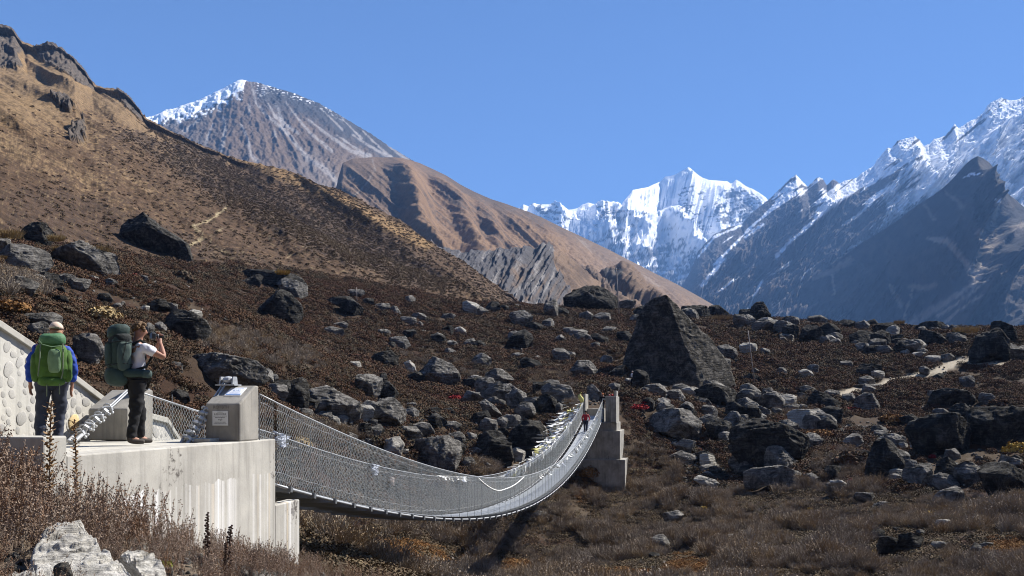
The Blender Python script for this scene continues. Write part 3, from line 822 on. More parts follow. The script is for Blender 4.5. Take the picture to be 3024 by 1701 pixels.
# ------------------------------------------------------------------ haze: one box of thin air round everything
def build_haze(density=7.8e-5, top=3400.0):
    bm = bmesh.new()
    bmesh.ops.create_cube(bm, size=1.0)
    me = bpy.data.meshes.new('haze')
    bm.to_mesh(me); bm.free()
    o = bpy.data.objects.new('haze', me)
    COL.objects.link(o)
    bot = HAZE_BOTTOM
    o.scale = (26000, 26000, top - bot)
    o.location = (0, 8000, (top + bot) / 2)
    m = bpy.data.materials.new('haze_air')
    m.use_nodes = True
    nt = m.node_tree
    nt.nodes.clear()
    out = N(nt, 'ShaderNodeOutputMaterial')
    pv = N(nt, 'ShaderNodeVolumePrincipled')
    pv.inputs['Color'].default_value = HAZE_COL
    pv.inputs['Density'].default_value = density
    pv.inputs['Anisotropy'].default_value = 0.0
    nt.links.new(pv.outputs[0], out.inputs['Volume'])
    me.materials.append(m)
    tag(o, kind='stuff')
    return o


HAZE_COL = (0.24, 0.48, 1.0, 1)
HAZE_BOTTOM = -60.0
build_haze()

# ------------------------------------------------------------------ mesh helpers for built things
class MB:
    """collects boxes, prisms and tubes; build() links them as one mesh object"""

    def __init__(self):
        self.v = []; self.f = []

    def add(self, verts, faces):
        n = len(self.v)
        self.v += [tuple(p) for p in verts]
        self.f += [tuple(i + n for i in q) for q in faces]

    def box(self, c, size, M=None):
        x, y, z = size[0] / 2, size[1] / 2, size[2] / 2
        vs = [Vector((sx * x, sy * y, sz * z)) for sz in (-1, 1) for sy in (-1, 1) for sx in (-1, 1)]
        c = Vector(c)
        if M is not None:
            vs = [M @ p for p in vs]
        self.add([p + c for p in vs], [(0, 2, 3, 1), (4, 5, 7, 6), (0, 1, 5, 4), (2, 6, 7, 3), (0, 4, 6, 2), (1, 3, 7, 5)])

    def prism(self, poly, a, b):
        """poly: list of points; extruded from +a to +b (vectors)"""
        n = len(poly)
        a = Vector(a); b = Vector(b)
        vs = [Vector(p) + a for p in poly] + [Vector(p) + b for p in poly]
        fs = [tuple(range(n))[::-1], tuple(range(n, 2 * n))] + [(i, (i + 1) % n, n + (i + 1) % n, n + i) for i in range(n)]
        self.add(vs, fs)

    def tube(self, pts, r, seg=6, cap=True):
        pts = [Vector(p) for p in pts]
        rs = r if isinstance(r, (list, tuple)) else [r] * len(pts)
        n0 = len(self.v)
        for i, p in enumerate(pts):
            t = (pts[min(i + 1, len(pts) - 1)] - pts[max(i - 1, 0)])
            t = t.normalized() if t.length > 1e-9 else Vector((0, 0, 1))
            up = Vector((0, 0, 1)) if abs(t.z) < 0.95 else Vector((1, 0, 0))
            a = t.cross(up).normalized(); b = t.cross(a)
            for k in range(seg):
                an = 2 * math.pi * k / seg
                self.v.append(tuple(p + (a * math.cos(an) + b * math.sin(an)) * rs[i]))
        for i in range(len(pts) - 1):
            for k in range(seg):
                q = n0 + i * seg
                self.f.append((q + k, q + (k + 1) % seg, q + seg + (k + 1) % seg, q + seg + k))
        if cap:
            self.f.append(tuple(n0 + k for k in range(seg))[::-1])
            self.f.append(tuple(n0 + (len(pts) - 1) * seg + k for k in range(seg)))

    def ball(self, c, r, seg=8, rings=6):
        """r: radius or (rx, ry, rz)"""
        r = (r, r, r) if not isinstance(r, (tuple, list)) else r
        n0 = len(self.v)
        c = Vector(c)
        self.v.append(tuple(c + Vector((0, 0, -r[2]))))
        for i in range(1, rings):
            ph = -math.pi / 2 + math.pi * i / rings
            for k in range(seg):
                th = 2 * math.pi * k / seg
                self.v.append((c.x + r[0] * math.cos(ph) * math.cos(th), c.y + r[1] * math.cos(ph) * math.sin(th), c.z + r[2] * math.sin(ph)))
        self.v.append(tuple(c + Vector((0, 0, r[2]))))
        top = len(self.v) - 1
        for k in range(seg):
            self.f.append((n0, n0 + 1 + (k + 1) % seg, n0 + 1 + k))
            for i in range(rings - 2):
                a = n0 + 1 + i * seg
                self.f.append((a + k, a + (k + 1) % seg, a + seg + (k + 1) % seg, a + seg + k))
            a = n0 + 1 + (rings - 2) * seg
            self.f.append((a + k, a + (k + 1) % seg, top))

    def mesh(self, name):
        me = bpy.data.meshes.new(name)
        me.from_pydata(self.v, [], self.f)
        me.update()
        return me

    def build(self, name, mat=None, parent=None, smooth=False, bevel=0.0, bseg=2):
        me = self.mesh(name)
        bm = bmesh.new(); bm.from_mesh(me)
        bmesh.ops.recalc_face_normals(bm, faces=bm.faces)
        if bevel:
            bmesh.ops.bevel(bm, geom=[e for e in bm.edges if e.is_manifold and e.calc_face_angle(0) > 0.5], offset=bevel, segments=bseg, affect='EDGES', profile=0.5)
        bm.to_mesh(me); bm.free()
        if smooth:
            me.shade_smooth()
        return link(name, me, mat, parent)


def curve_text(name, body, size, mat, parent, M, extrude=0.0015, align='CENTER'):
    """flat lettering turned into a mesh part"""
    cu = bpy.data.curves.new(name, 'FONT')
    cu.body = body; cu.size = size; cu.extrude = extrude; cu.align_x = align; cu.align_y = 'CENTER'
    cu.resolution_u = 2
    tmp = bpy.data.objects.new('tmp_text', cu)
    COL.objects.link(tmp)
    dg = bpy.context.evaluated_depsgraph_get()
    me = bpy.data.meshes.new_from_object(tmp.evaluated_get(dg))
    bpy.data.objects.remove(tmp)
    me.name = name
    me.transform(M)
    return link(name, me, mat, parent)


# ------------------------------------------------------------------ concrete and steel
def concrete_mat(name, base, stain, drip=False, seed=0.0, bump=0.25):
    m, nt, b = new_mat(name, 0.88, 0.25)
    L = nt.links.new
    tc = N(nt, 'ShaderNodeNewGeometry')
    mp = N(nt, 'ShaderNodeMapping'); mp.inputs['Location'].default_value = (seed, seed * 1.7, 0)
    L(tc.outputs['Position'], mp.inputs['Vector'])
    n1 = N(nt, 'ShaderNodeTexNoise', Scale=1.3, Detail=7.0, Roughness=0.62)
    L(mp.outputs[0], n1.inputs['Vector'])
    r1 = N(nt, 'ShaderNodeValToRGB')
    r1.color_ramp.elements[0].position = 0.34; r1.color_ramp.elements[0].color = (*stain, 1)
    r1.color_ramp.elements[1].position = 0.66; r1.color_ramp.elements[1].color = (*base, 1)
    L(n1.outputs['Fac'], r1.inputs['Fac'])
    cur = r1.outputs['Color']
    # vertical water marks
    ms = N(nt, 'ShaderNodeMapping'); ms.inputs['Scale'].default_value = (5.0, 5.0, 0.35)
    L(mp.outputs[0], ms.inputs['Vector'])
    n2 = N(nt, 'ShaderNodeTexNoise', Scale=1.6, Detail=5.0, Roughness=0.6)
    L(ms.outputs[0], n2.inputs['Vector'])
    r2 = N(nt, 'ShaderNodeMapRange'); r2.inputs['From Min'].default_value = 0.50; r2.inputs['From Max'].default_value = 0.66
    L(n2.outputs['Fac'], r2.inputs['Value'])
    mu = N(nt, 'ShaderNodeMath', operation='MULTIPLY'); mu.inputs[1].default_value = 0.45
    L(r2.outputs[0], mu.inputs[0])
    mx = N(nt, 'ShaderNodeMix', data_type='RGBA'); mx.inputs['B'].default_value = (*[c * 0.62 for c in stain], 1)
    L(mu.outputs[0], mx.inputs['Factor']); L(cur, mx.inputs['A'])
    cur = mx.outputs['Result']
    # black mould specks
    n3 = N(nt, 'ShaderNodeTexNoise', Scale=9.0, Detail=6.0, Roughness=0.7)
    L(mp.outputs[0], n3.inputs['Vector'])
    n3b = N(nt, 'ShaderNodeTexNoise', Scale=1.1, Detail=2.0)
    L(mp.outputs[0], n3b.inputs['Vector'])
    ad = N(nt, 'ShaderNodeMath', operation='ADD'); L(n3.outputs['Fac'], ad.inputs[0]); L(n3b.outputs['Fac'], ad.inputs[1])
    r3 = N(nt, 'ShaderNodeMapRange'); r3.inputs['From Min'].default_value = 1.22; r3.inputs['From Max'].default_value = 1.30
    L(ad.outputs[0], r3.inputs['Value'])
    mx = N(nt, 'ShaderNodeMix', data_type='RGBA'); mx.inputs['B'].default_value = (0.10, 0.09, 0.08, 1)
    L(r3.outputs[0], mx.inputs['Factor']); L(cur, mx.inputs['A'])
    cur = mx.outputs['Result']
    if drip:
        # white lime runs: they begin at an uneven line below the top and fade downwards
        sx = N(nt, 'ShaderNodeSeparateXYZ'); L(tc.outputs['Position'], sx.inputs[0])
        cx = N(nt, 'ShaderNodeCombineXYZ'); L(sx.outputs['Y'], cx.inputs['X'])
        nd = N(nt, 'ShaderNodeTexNoise', Scale=3.0, Detail=3.0); L(cx.outputs[0], nd.inputs['Vector'])
        ml = N(nt, 'ShaderNodeMath', operation='MULTIPLY_ADD'); ml.inputs[1].default_value = 0.35; ml.inputs[2].default_value = -1.30
        L(nd.outputs['Fac'], ml.inputs[0])
        lt = N(nt, 'ShaderNodeMath', operation='LESS_THAN'); L(sx.outputs['Z'], lt.inputs[0]); L(ml.outputs[0], lt.inputs[1])
        ns = N(nt, 'ShaderNodeTexNoise', Scale=9.0, Detail=4.0); L(cx.outputs[0], ns.inputs['Vector'])
        nw = N(nt, 'ShaderNodeTexNoise', Scale=1.0, Detail=1.0); L(cx.outputs[0], nw.inputs['Vector'])
        aw = N(nt, 'ShaderNodeMath', operation='ADD'); L(ns.outputs['Fac'], aw.inputs[0]); L(nw.outputs['Fac'], aw.inputs[1])
        rs = N(nt, 'ShaderNodeMapRange'); rs.inputs['From Min'].default_value = 0.99; rs.inputs['From Max'].default_value = 1.22
        L(aw.outputs[0], rs.inputs['Value'])
        m3 = N(nt, 'ShaderNodeMath', operation='MULTIPLY'); L(lt.outputs[0], m3.inputs[0]); L(rs.outputs[0], m3.inputs[1])
        m4 = N(nt, 'ShaderNodeMath', operation='MULTIPLY'); m4.inputs[1].default_value = 0.85; L(m3.outputs[0], m4.inputs[0])
        mx = N(nt, 'ShaderNodeMix', data_type='RGBA'); mx.inputs['B'].default_value = (0.74, 0.73, 0.71, 1)
        L(m4.outputs[0], mx.inputs['Factor']); L(cur, mx.inputs['A'])
        cur = mx.outputs['Result']
        # a faint rusty run among them
        no = N(nt, 'ShaderNodeTexNoise', Scale=4.5, Detail=1.0); 
        mo = N(nt, 'ShaderNodeMapping'); mo.inputs['Location'].default_value = (7.3, 0, 0); L(cx.outputs[0], mo.inputs['Vector']); L(mo.outputs[0], no.inputs['Vector'])
        ro = N(nt, 'ShaderNodeMapRange'); ro.inputs['From Min'].default_value = 0.62; ro.inputs['From Max'].default_value = 0.72; L(no.outputs['Fac'], ro.inputs['Value'])
        m5 = N(nt, 'ShaderNodeMath', operation='MULTIPLY'); L(ro.outputs[0], m5.inputs[0]); L(lt.outputs[0], m5.inputs[1])
        m6 = N(nt, 'ShaderNodeMath', operation='MULTIPLY'); m6.inputs[1].default_value = 0.5; L(m5.outputs[0], m6.inputs[0])
        mx = N(nt, 'ShaderNodeMix', data_type='RGBA'); mx.inputs['B'].default_value = (0.62, 0.47, 0.28, 1)
        L(m6.outputs[0], mx.inputs['Factor']); L(cur, mx.inputs['A'])
        cur = mx.outputs['Result']
    L(cur, b.inputs['Base Color'])
    n4 = N(nt, 'ShaderNodeTexNoise', Scale=14.0, Detail=8.0, Roughness=0.7)
    L(mp.outputs[0], n4.inputs['Vector'])
    bp = N(nt, 'ShaderNodeBump', Strength=bump, Distance=0.02)
    L(n4.outputs['Fac'], bp.inputs['Height']); L(bp.outputs[0], b.inputs['Normal'])
    return m


CONC_WALL = concrete_mat('concrete_wall', (0.45, 0.43, 0.38), (0.33, 0.315, 0.28), drip=True)
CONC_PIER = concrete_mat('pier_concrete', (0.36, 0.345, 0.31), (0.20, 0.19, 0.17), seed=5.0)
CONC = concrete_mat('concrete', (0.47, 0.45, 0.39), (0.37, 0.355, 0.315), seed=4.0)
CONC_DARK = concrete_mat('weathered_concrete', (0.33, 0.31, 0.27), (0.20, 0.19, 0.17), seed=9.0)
MORTAR = concrete_mat('pointing_mortar', (0.52, 0.50, 0.45), (0.43, 0.415, 0.37), seed=2.0)
STEEL = simple_mat('galvanised_steel', (0.36, 0.37, 0.38), rough=0.5, spec=0.4, metallic=0.3, nscale=20.0, namp=0.2)
WIRE = simple_mat('zinc_wire', (0.52, 0.55, 0.545), rough=0.5, spec=0.5, metallic=0.15)
DARKSTEEL = simple_mat('dull_steel', (0.13, 0.135, 0.14), rough=0.6, spec=0.4, metallic=0.2)
DECKM = simple_mat('deck_steel', (0.33, 0.35, 0.37), rough=0.55, spec=0.4, metallic=0.3, nscale=6.0, namp=0.25)

BS, BC = 0.192, 0.9814      # direction of the bridge (sin, cos of 11 degrees)
ALONG = Vector((BS, BC, 0)); ACROSS = Vector((BC, -BS, 0))   # across points to the right
R0 = Vector((-4.2, 14.75, 0))     # start of the right hand rail
BW = 1.6
ZP = -0.56                  # platform level


def bp_(s, t=0.0, z=0.0):
    """point at s metres along the bridge from the near pillars, t metres to the right of the right rail"""
    return R0 + ALONG * s + ACROSS * t + Vector((0, 0, z))


BM = Matrix((ACROSS, ALONG, Vector((0, 0, 1)))).transposed()      # local x = across, y = along


def frame_obj(mb, name, mat, parent=None, **kw):
    o = mb.build(name, mat, parent, **kw)
    return o


def bbox(mb, s0, s1, t0, t1, z0, z1):
    mb.box(bp_((s0 + s1) / 2, (t0 + t1) / 2, (z0 + z1) / 2), (t1 - t0, s1 - s0, z1 - z0), BM)


# --- near abutment: long side wall, end block, parapet, platform
ab = empty('bridge_abutment', bp_(-2, 0, ZP - 1.9))
tag(ab, 'long pale concrete abutment wall streaked with white lime below the two hikers', 'concrete wall')
mb = MB(); bbox(mb, -4.72, 0.53, -0.42, 0.03, -3.2, ZP)
w = mb.build('side_wall', CONC_WALL, ab, bevel=0.02)
mb = MB(); bbox(mb, -4.72, 0.40, -2.62, -0.42, -2.6, ZP - 0.012); mb.build('platform', CONC, ab)
mb = MB(); bbox(mb, 0.53, 1.50, -0.22, 0.03, -3.4, -1.70); mb.build('end_block', CONC_WALL, ab, bevel=0.02)
mb = MB(); bbox(mb, -5.10, -4.72, -4.4, 0.035, -2.6, -0.335); mb.build('parapet', CONC, ab, bevel=0.02)
mb = MB(); bbox(mb, -5.28, -5.10, -4.4, -0.25, -2.6, -0.60); mb.build('ledge', CONC, ab, bevel=0.015)
mb = MB(); bbox(mb, -0.95, -0.55, -0.86, -0.36, ZP, ZP + 0.05); mb.build('kerb_slab', CONC, ab, bevel=0.008)


# --- the two anchor pillars with slanted heads
def pillar(t_right, s_front, wid, dep, hf, hb, label, ctoff, rootz=ZP):
    root = empty('anchor_pillar', bp_(s_front, t_right - wid / 2, rootz))
    tag(root, label, 'pillar', 'anchor pillars of the suspension bridge')
    mb = MB()
    x0, x1 = t_right - wid, t_right
    prof = [(s_front, rootz), (s_front + dep, rootz), (s_front + dep, rootz + hb), (s_front + dep - 0.12, rootz + hb), (s_front, rootz + hf)]
    mb.prism([bp_(s, x0, z) for s, z in prof], (0, 0, 0), ACROSS * wid)
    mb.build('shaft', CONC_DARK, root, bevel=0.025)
    # cable saddle on the head
    sd = MB()
    cs = s_front + dep - 0.16; ct = x0 + ctoff
    for k in range(9):
        a = math.pi * k / 8
    ring = [bp_(cs - 0.11, ct + 0.09 * math.cos(math.pi * k / 8), rootz + hb + 0.0 + 0.075 * math.sin(math.pi * k / 8)) for k in range(9)]
    sd.prism(ring + [bp_(cs - 0.11, ct - 0.13, rootz + hb), bp_(cs - 0.11, ct - 0.13, rootz + hb + 0.11), bp_(cs - 0.11, ct + 0.13, rootz + hb + 0.11), bp_(cs - 0.11, ct + 0.13, rootz + hb)], (0, 0, 0), ALONG * 0.2)
    sd2 = MB()
    sd2.box(bp_(cs, ct, rootz + hb + 0.012), (0.34, 0.24, 0.02), BM)
    sd2.build('saddle_plate', STEEL, root)
    s3 = MB()
    for sg in (-1, 1):
        s3.prism([bp_(cs - 0.09, ct + sg * 0.11 - 0.012, rootz + hb + 0.02), bp_(cs + 0.09, ct + sg * 0.11 - 0.012, rootz + hb + 0.02), bp_(cs + 0.06, ct + sg * 0.11 - 0.012, rootz + hb + 0.15), bp_(cs - 0.06, ct + sg * 0.11 - 0.012, rootz + hb + 0.15)], (0, 0, 0), ACROSS * 0.024)
    s3.ball(bp_(cs, ct, rootz + hb + 0.09), (0.10, 0.10, 0.07), 10, 6)
    s3.build('cable_saddle', STEEL, root)
    return root, bp_(cs, ct, rootz + hb + 0.13)


pr, SAD_R = pillar(0.0, -0.665, 0.60, 0.64, 0.60, 0.90, 'grey pillar carrying a small lettered plaque on its shaded face', 0.14)
pl, SAD_L = pillar(-2.02, -0.62, 0.72, 0.72, 0.52, 0.84, 'shaded grey pillar between the two hikers with the backpackers in front', 0.52)
pl['label'] = 'shaded grey pillar without a plaque, between the green backpack and the hiker with camera'

# plaque with its lettering, on the front face of the right pillar
PL = simple_mat('plaque_enamel', (0.62, 0.62, 0.60), rough=0.5)
INK = simple_mat('black_paint', (0.03, 0.03, 0.03), rough=0.7)
FAINT = simple_mat('faded_paint', (0.13, 0.12, 0.115), rough=0.9)
BLUEINK = simple_mat('blue_print', (0.10, 0.22, 0.50), rough=0.7)
PAPER = simple_mat('white_card', (0.80, 0.82, 0.84), rough=0.6)
plq = empty('plaque', bp_(-0.67, -0.33, ZP + 0.37))
tag(plq, 'small white plaque with black writing on the grey pillar', 'plaque')
mb = MB(); mb.box(bp_(-0.675, -0.33, ZP + 0.37), (0.275, 0.012, 0.235), BM)
mb.build('panel', PL, plq, bevel=0.005)
mb = MB()
for (zz, ww) in ((0.098, 0.10),):
    pass
T0 = Matrix.Translation(bp_(-0.6815, -0.33, ZP + 0.37)) @ BM.to_4x4() @ Matrix.Rotation(math.pi / 2, 4, 'X')


def line(txt, x, y, size, mat=INK, parent=plq, base=T0):
    curve_text('lettering', txt, size, mat, parent, base @ Matrix.Translation((x, y, 0)), 0.0006)




def strokes(y, width, hgt, mat, parent, base, seed, z=0.0):
    """a line of print too small to read: a row of short dashes of uneven length"""
    rg = random.Random(seed); mb = MB(); x = -width / 2
    while x < width / 2 - 0.004:
        w_ = min(rg.uniform(0.5, 2.6) * hgt, width / 2 - x)
        mb.box((x + w_ / 2, y, z), (w_, hgt * rg.uniform(0.7, 1.0), 0.0012)); x += w_ + hgt * rg.uniform(0.25, 0.6)
    me = mb.mesh('print_line'); me.transform(base)
    return link('print_line', me, mat, parent)


strokes(0.098, 0.10, 0.009, INK, plq, T0, 1)
line('KADOORIE', 0.0, 0.064, 0.043)
line('AGRICULTURAL AID ASSOCIATION', 0.0, 0.034, 0.0145)
strokes(0.010, 0.17, 0.009, INK, plq, T0, 2)
line('\u0915\u093e\u0921\u0942\u0930\u0940', 0.0, -0.024, 0.034)
strokes(-0.062, 0.19, 0.010, INK, plq, T0, 3)
strokes(-0.088, 0.22, 0.010, INK, plq, T0, 4)
pl_n = empty('painted_number', bp_(-0.667, -0.33, ZP + 0.54))
tag(pl_n, 'faded painted letters above the plaque on the grey pillar', 'writing')
curve_text('lettering', 'ROTBTH', 0.072, FAINT, pl_n, Matrix.Translation(bp_(-0.6690, -0.32, ZP + 0.545)) @ BM.to_4x4() @ Matrix.Rotation(math.pi / 2, 4, 'X'), 0.0008)

# printed notice lying on the slanted head
sl_a = math.atan2(0.30, 0.52)
NB = Matrix.Translation(bp_(-0.33, -0.25, ZP + 0.60 + 0.30 * (0.335 / 0.52) + 0.008)) @ BM.to_4x4() @ Matrix.Rotation(sl_a, 4, 'X')
nt_ = empty('printed_notice', NB.translation)
tag(nt_, 'white printed notice with blue text fixed on the slanted pillar top', 'notice')
me = MB(); me.box((0, 0, 0), (0.285, 0.26, 0.006)); mm = me.mesh('sheet'); mm.transform(NB)
link('sheet', mm, PAPER, nt_)
for y, wd_, hh_, sd_ in ((0.090, 0.20, 0.010, 11), (0.045, 0.13, 0.026, 12), (0.010, 0.15, 0.016, 13), (-0.025, 0.19, 0.010, 14), (-0.055, 0.17, 0.010, 15)):
    strokes(y, wd_, hh_, BLUEINK, nt_, NB, sd_, 0.0040)
me = MB(); me.box((0, -0.095, 0.0045), (0.26, 0.030, 0.002)); mm = me.mesh('blue_strip'); mm.transform(NB)
link('blue_strip', mm, BLUEINK, nt_)


# --- back stays with their rows of cable grips
def backstay(top, foot, label, mid_extra=None):
    root = empty('cable_stay', foot)
    tag(root, label, 'steel cable', 'anchored back stays of the bridge')
    d = (foot - top)
    side = ACROSS * 0.055
    for sg in (-1, 1):
        mb = MB(); mb.tube([top + side * sg * 0.5, top + d * 0.5 + side * sg * 0.5 + Vector((0, 0, -0.01)), foot + side * sg * 0.5], 0.014, 8)
        mb.build('steel_rope', STEEL, root, smooth=True)
    R = Vector((0, 0, 1)).rotation_difference(d.normalized()).to_matrix()
    n = 7
    base = None
    for k in range(n):
        f = 0.52 + 0.44 * k / (n - 1)
        p = top + d * f
        if base is None:
            mb = MB()
            mb.box((0, 0, 0), (0.15, 0.075, 0.05))
            for sg in (-1, 1):
                mb.tube([(sg * 0.055, 0.0, 0), (sg * 0.055, -0.095, 0)], 0.014, 6)
                mb.ball((sg * 0.055, -0.075, 0), 0.028, 6, 4)
            ring = [(0.055 * math.cos(a), 0.05 + 0.03 * math.sin(a), 0) for a in [math.pi * q / 6 for q in range(7)]]
            mb.tube(ring, 0.015, 6)
            o = mb.build('cable_grip', STEEL, root, bevel=0.004, bseg=1)
            base = o
        else:
            o = base.copy(); COL.objects.link(o); o.parent = root
        rr = R @ Matrix.Rotation(random.uniform(-0.35, 0.35) + (0.9 if k % 2 else 0), 3, 'Z')
        o.matrix_world = Matrix.Translation(p) @ rr.to_4x4()
        o.matrix_parent_inverse = Matrix.Identity(4)
    mb = MB()
    mb.tube([foot - d.normalized() * 0.05 + side, foot + d.normalized() * 0.16 + side, foot + d.normalized() * 0.20, foot + d.normalized() * 0.16 - side, foot - d.normalized() * 0.05 - side], 0.028, 8)
    mb.build('shackle', STEEL, root, smooth=True)
    return root


def fix_children(root):
    """children built in world coordinates: make their local matrices match the empty at its foot"""
    bpy.context.view_layer.update()
    inv = root.matrix_world.inverted()
    for ch in root.children:
        ch.matrix_parent_inverse = inv


FOOT_R = P(548, 1302, 13.9) + Vector((0, 0, 0.0))
FOOT_L = P(228, 1292, 13.3) + Vector((0, 0, 0.02))
st_r = backstay(SAD_R, FOOT_R, 'bright steel cable with grips running down from the plaque pillar')
st_l = backstay(SAD_L + Vector((0, 0, 0)), FOOT_L, 'bright steel cable with grips beside the legs of the blue jacketed hiker')


# --- masonry wing wall on the left with cobbles set in mortar
ww = empty('cobble_wall', bp_(-3, -3.05, ZP - 0.5))
tag(ww, 'white pointed wall of round cobbles sloping down behind the blue jacketed hiker', 'stone wall')
TW = -3.02
prof = [(-6.5, -2.2), (3.6, -3.2), (2.62, -0.80), (2.05, -0.26), (0.35, 0.02), (-1.55, 0.93), (-6.5, 3.0)]
mb = MB(); mb.prism([bp_(s, TW - 0.4, z - 0.05) for s, z in prof], (0, 0, 0), ACROSS * 0.4)
mb.build('mortar', MORTAR, ww)
mb = MB()
top = [(-6.5, 3.0), (-1.55, 0.93), (0.35, 0.02), (2.05, -0.26), (2.62, -0.80), (3.1, -1.6)]
for a, b in zip(top[:-1], top[1:]):
    A = bp_(a[0], TW - 0.44, a[1] - 0.07); B = bp_(b[0], TW - 0.44, b[1] - 0.07)
    mb.prism([A, B, B + Vector((0, 0, 0.11)), A + Vector((0, 0, 0.11))], (0, 0, 0), ACROSS * 0.50)
mb.build('coping', CONC, ww, bevel=0.01)
STONE_C = [simple_mat('cobble_stone', (0.41, 0.395, 0.36), 0.85, nscale=14.0, namp=0.35, bump=0.3), simple_mat('cobble_stone_grey', (0.33, 0.32, 0.295), 0.85, nscale=18.0, namp=0.4, bump=0.3),
           simple_mat('cobble_stone_tan', (0.55, 0.42, 0.22), 0.85, nscale=10.0, namp=0.3, bump=0.3)]
cob = []
for k in range(6):
    mb = MB(); mb.ball((0, 0, 0), (1, 0.45, 1), 12, 8)
    me = mb.mesh('cobble')
    for vtx in me.vertices:
        c = vtx.co
        n_ = vn3(np.array([c.x * 1.3 + k * 5]), np.array([c.y * 1.3]), np.array([c.z * 1.3]), k)[0]
        vtx.co = c * (0.74 + 0.5 * n_)
    me.shade_smooth()
    cob.append(me)
placed = []
tries = 0
zt = lambda s: float(np.interp(s, [a for a, _ in top], [b for _, b in top]))
while len(placed) < 170 and tries < 14000:
    tries += 1
    s = random.uniform(-2.6, 2.4); r = random.choice((0.05, 0.075, 0.09, 0.11)) * random.uniform(0.85, 1.15)
    z = random.uniform(-0.9, zt(s) - 0.16)
    if z > zt(s + r) - 0.12 - r * 0.6:
        continue
    if all(math.hypot(s - a, z - b) > (r + c) * 0.98 + 0.010 for a, b, c in placed):
        placed.append((s, z, r))
for i, (s, z, r) in enumerate(placed):
    o = bpy.data.objects.new('stone', cob[i % 6]); COL.objects.link(o)
    if not cob[i % 6].materials:
        cob[i % 6].materials.append(STONE_C[0])
    o.material_slots[0].link = 'OBJECT'
    o.material_slots[0].material = STONE_C[1] if random.random() < 0.4 else STONE_C[0]
    o.matrix_world = Matrix.Translation(bp_(s, TW + r * 0.02, z)) @ (Matrix((-ALONG, ACROSS, Vector((0, 0, 1)))).transposed().to_4x4()) @ Matrix.Rotation(random.uniform(-0.6, 0.6), 4, 'Y') @ Matrix.Diagonal((r * random.uniform(0.8, 1.0), r * 0.20, r * random.uniform(0.95, 1.3), 1))
    o.parent = ww
o = bpy.data.objects.new('stone', cob[2]); COL.objects.link(o)
o.matrix_world = Matrix.Translation(bp_(-0.62, TW + 0.012, -0.27)) @ (Matrix((-ALONG, ACROSS, Vector((0, 0, 1)))).transposed().to_4x4()) @ Matrix.Diagonal((0.13, 0.05, 0.16, 1))
o.material_slots[0].link = 'OBJECT'; o.material_slots[0].material = STONE_C[2]
o['label'] = 'yellowish cobble'
o.parent = ww

# ------------------------------------------------------------------ the suspension bridge
L_BR = 62.4
SAG = 3.55
PH = 1.36


def rail_z(s, t=0.0):
    return 0.20 + 0.35 * s / L_BR - 4 * SAG * s * (L_BR - s) / (L_BR * L_BR) - (0.14 * max(0.0, 1 - s / 3.5) if t < -0.8 else 0.0)


def deck_z(s):
    return rail_z(s) - PH


br = empty('suspension_bridge', bp_(L_BR / 2, -BW / 2, deck_z(L_BR / 2)))
tag(br, 'long sagging steel suspension footbridge with wire mesh sides across the gully', 'footbridge')
SS = np.linspace(0, L_BR, 90)
for t in (0.0, -BW):
    mb = MB(); mb.tube([bp_(s, t, rail_z(s, t)) for s in (SS if t > -0.8 else np.concatenate([[-1.0, -0.5], SS]))], 0.014, 6); mb.build('hand_cable', STEEL, br, smooth=True)
for t in (0.03, -BW - 0.03):
    mb = MB(); mb.tube([bp_(s, t, deck_z(s) - 0.075) for s in np.linspace(0.56, L_BR, 90)], 0.026, 6); mb.build('main_cable', STEEL, br, smooth=True)
for t in (-0.42, -BW + 0.42):
    mb = MB(); mb.tube([bp_(s, t, deck_z(s) - 0.06) for s in SS], 0.022, 6); mb.build('deck_cable', DARKSTEEL, br, smooth=True)
# cross beams, deck panels, hangers: one each metre
NS = 61
mbx = MB(); mbx.box((0, 0, 0), (BW + 0.20, 0.085, 0.10)); xb = mbx.mesh('cross_beam'); xb.materials.append(DARKSTEEL)
dk = MB()
for k in range(5):
    dk.box((0, -0.40 + 0.2 * k, 0), (BW - 0.52, 0.185, 0.028))
dkm = dk.mesh('deck_panel'); dkm.materials.append(DECKM)
hg = MB(); hg.tube([(0, 0, 0), (0, 0, 0.5), (0, 0, PH)], 0.008, 5); hgm = hg.mesh('hanger'); hgm.materials.append(DARKSTEEL)
for k in range(NS + 1):
    s = k * L_BR / NS
    slope = math.atan2(deck_z(s + 0.1) - deck_z(s - 0.1), 0.2)
    M4 = BM.to_4x4() @ Matrix.Rotation(slope, 4, 'X')
    if s > 0.6:
        o = bpy.data.objects.new('cross_beam', xb); COL.objects.link(o)
        o.matrix_world = Matrix.Translation(bp_(s, -BW / 2, deck_z(s) - 0.09)) @ M4; o.parent = br
    for t in (0.0, -BW):
        o = bpy.data.objects.new('hanger', hgm); COL.objects.link(o)
        o.matrix_world = Matrix.Translation(bp_(s, t, deck_z(s))) @ BM.to_4x4(); o.parent = br
    if k < NS:
        s2 = s + 0.5 * L_BR / NS
        slope = math.atan2(deck_z(s2 + 0.1) - deck_z(s2 - 0.1), 0.2)
        o = bpy.data.objects.new('deck_panel', dkm); COL.objects.link(o)
        o.matrix_world = Matrix.Translation(bp_(s2, -BW / 2, deck_z(s2) + 0.012)) @ BM.to_4x4() @ Matrix.Rotation(slope, 4, 'X'); o.parent = br


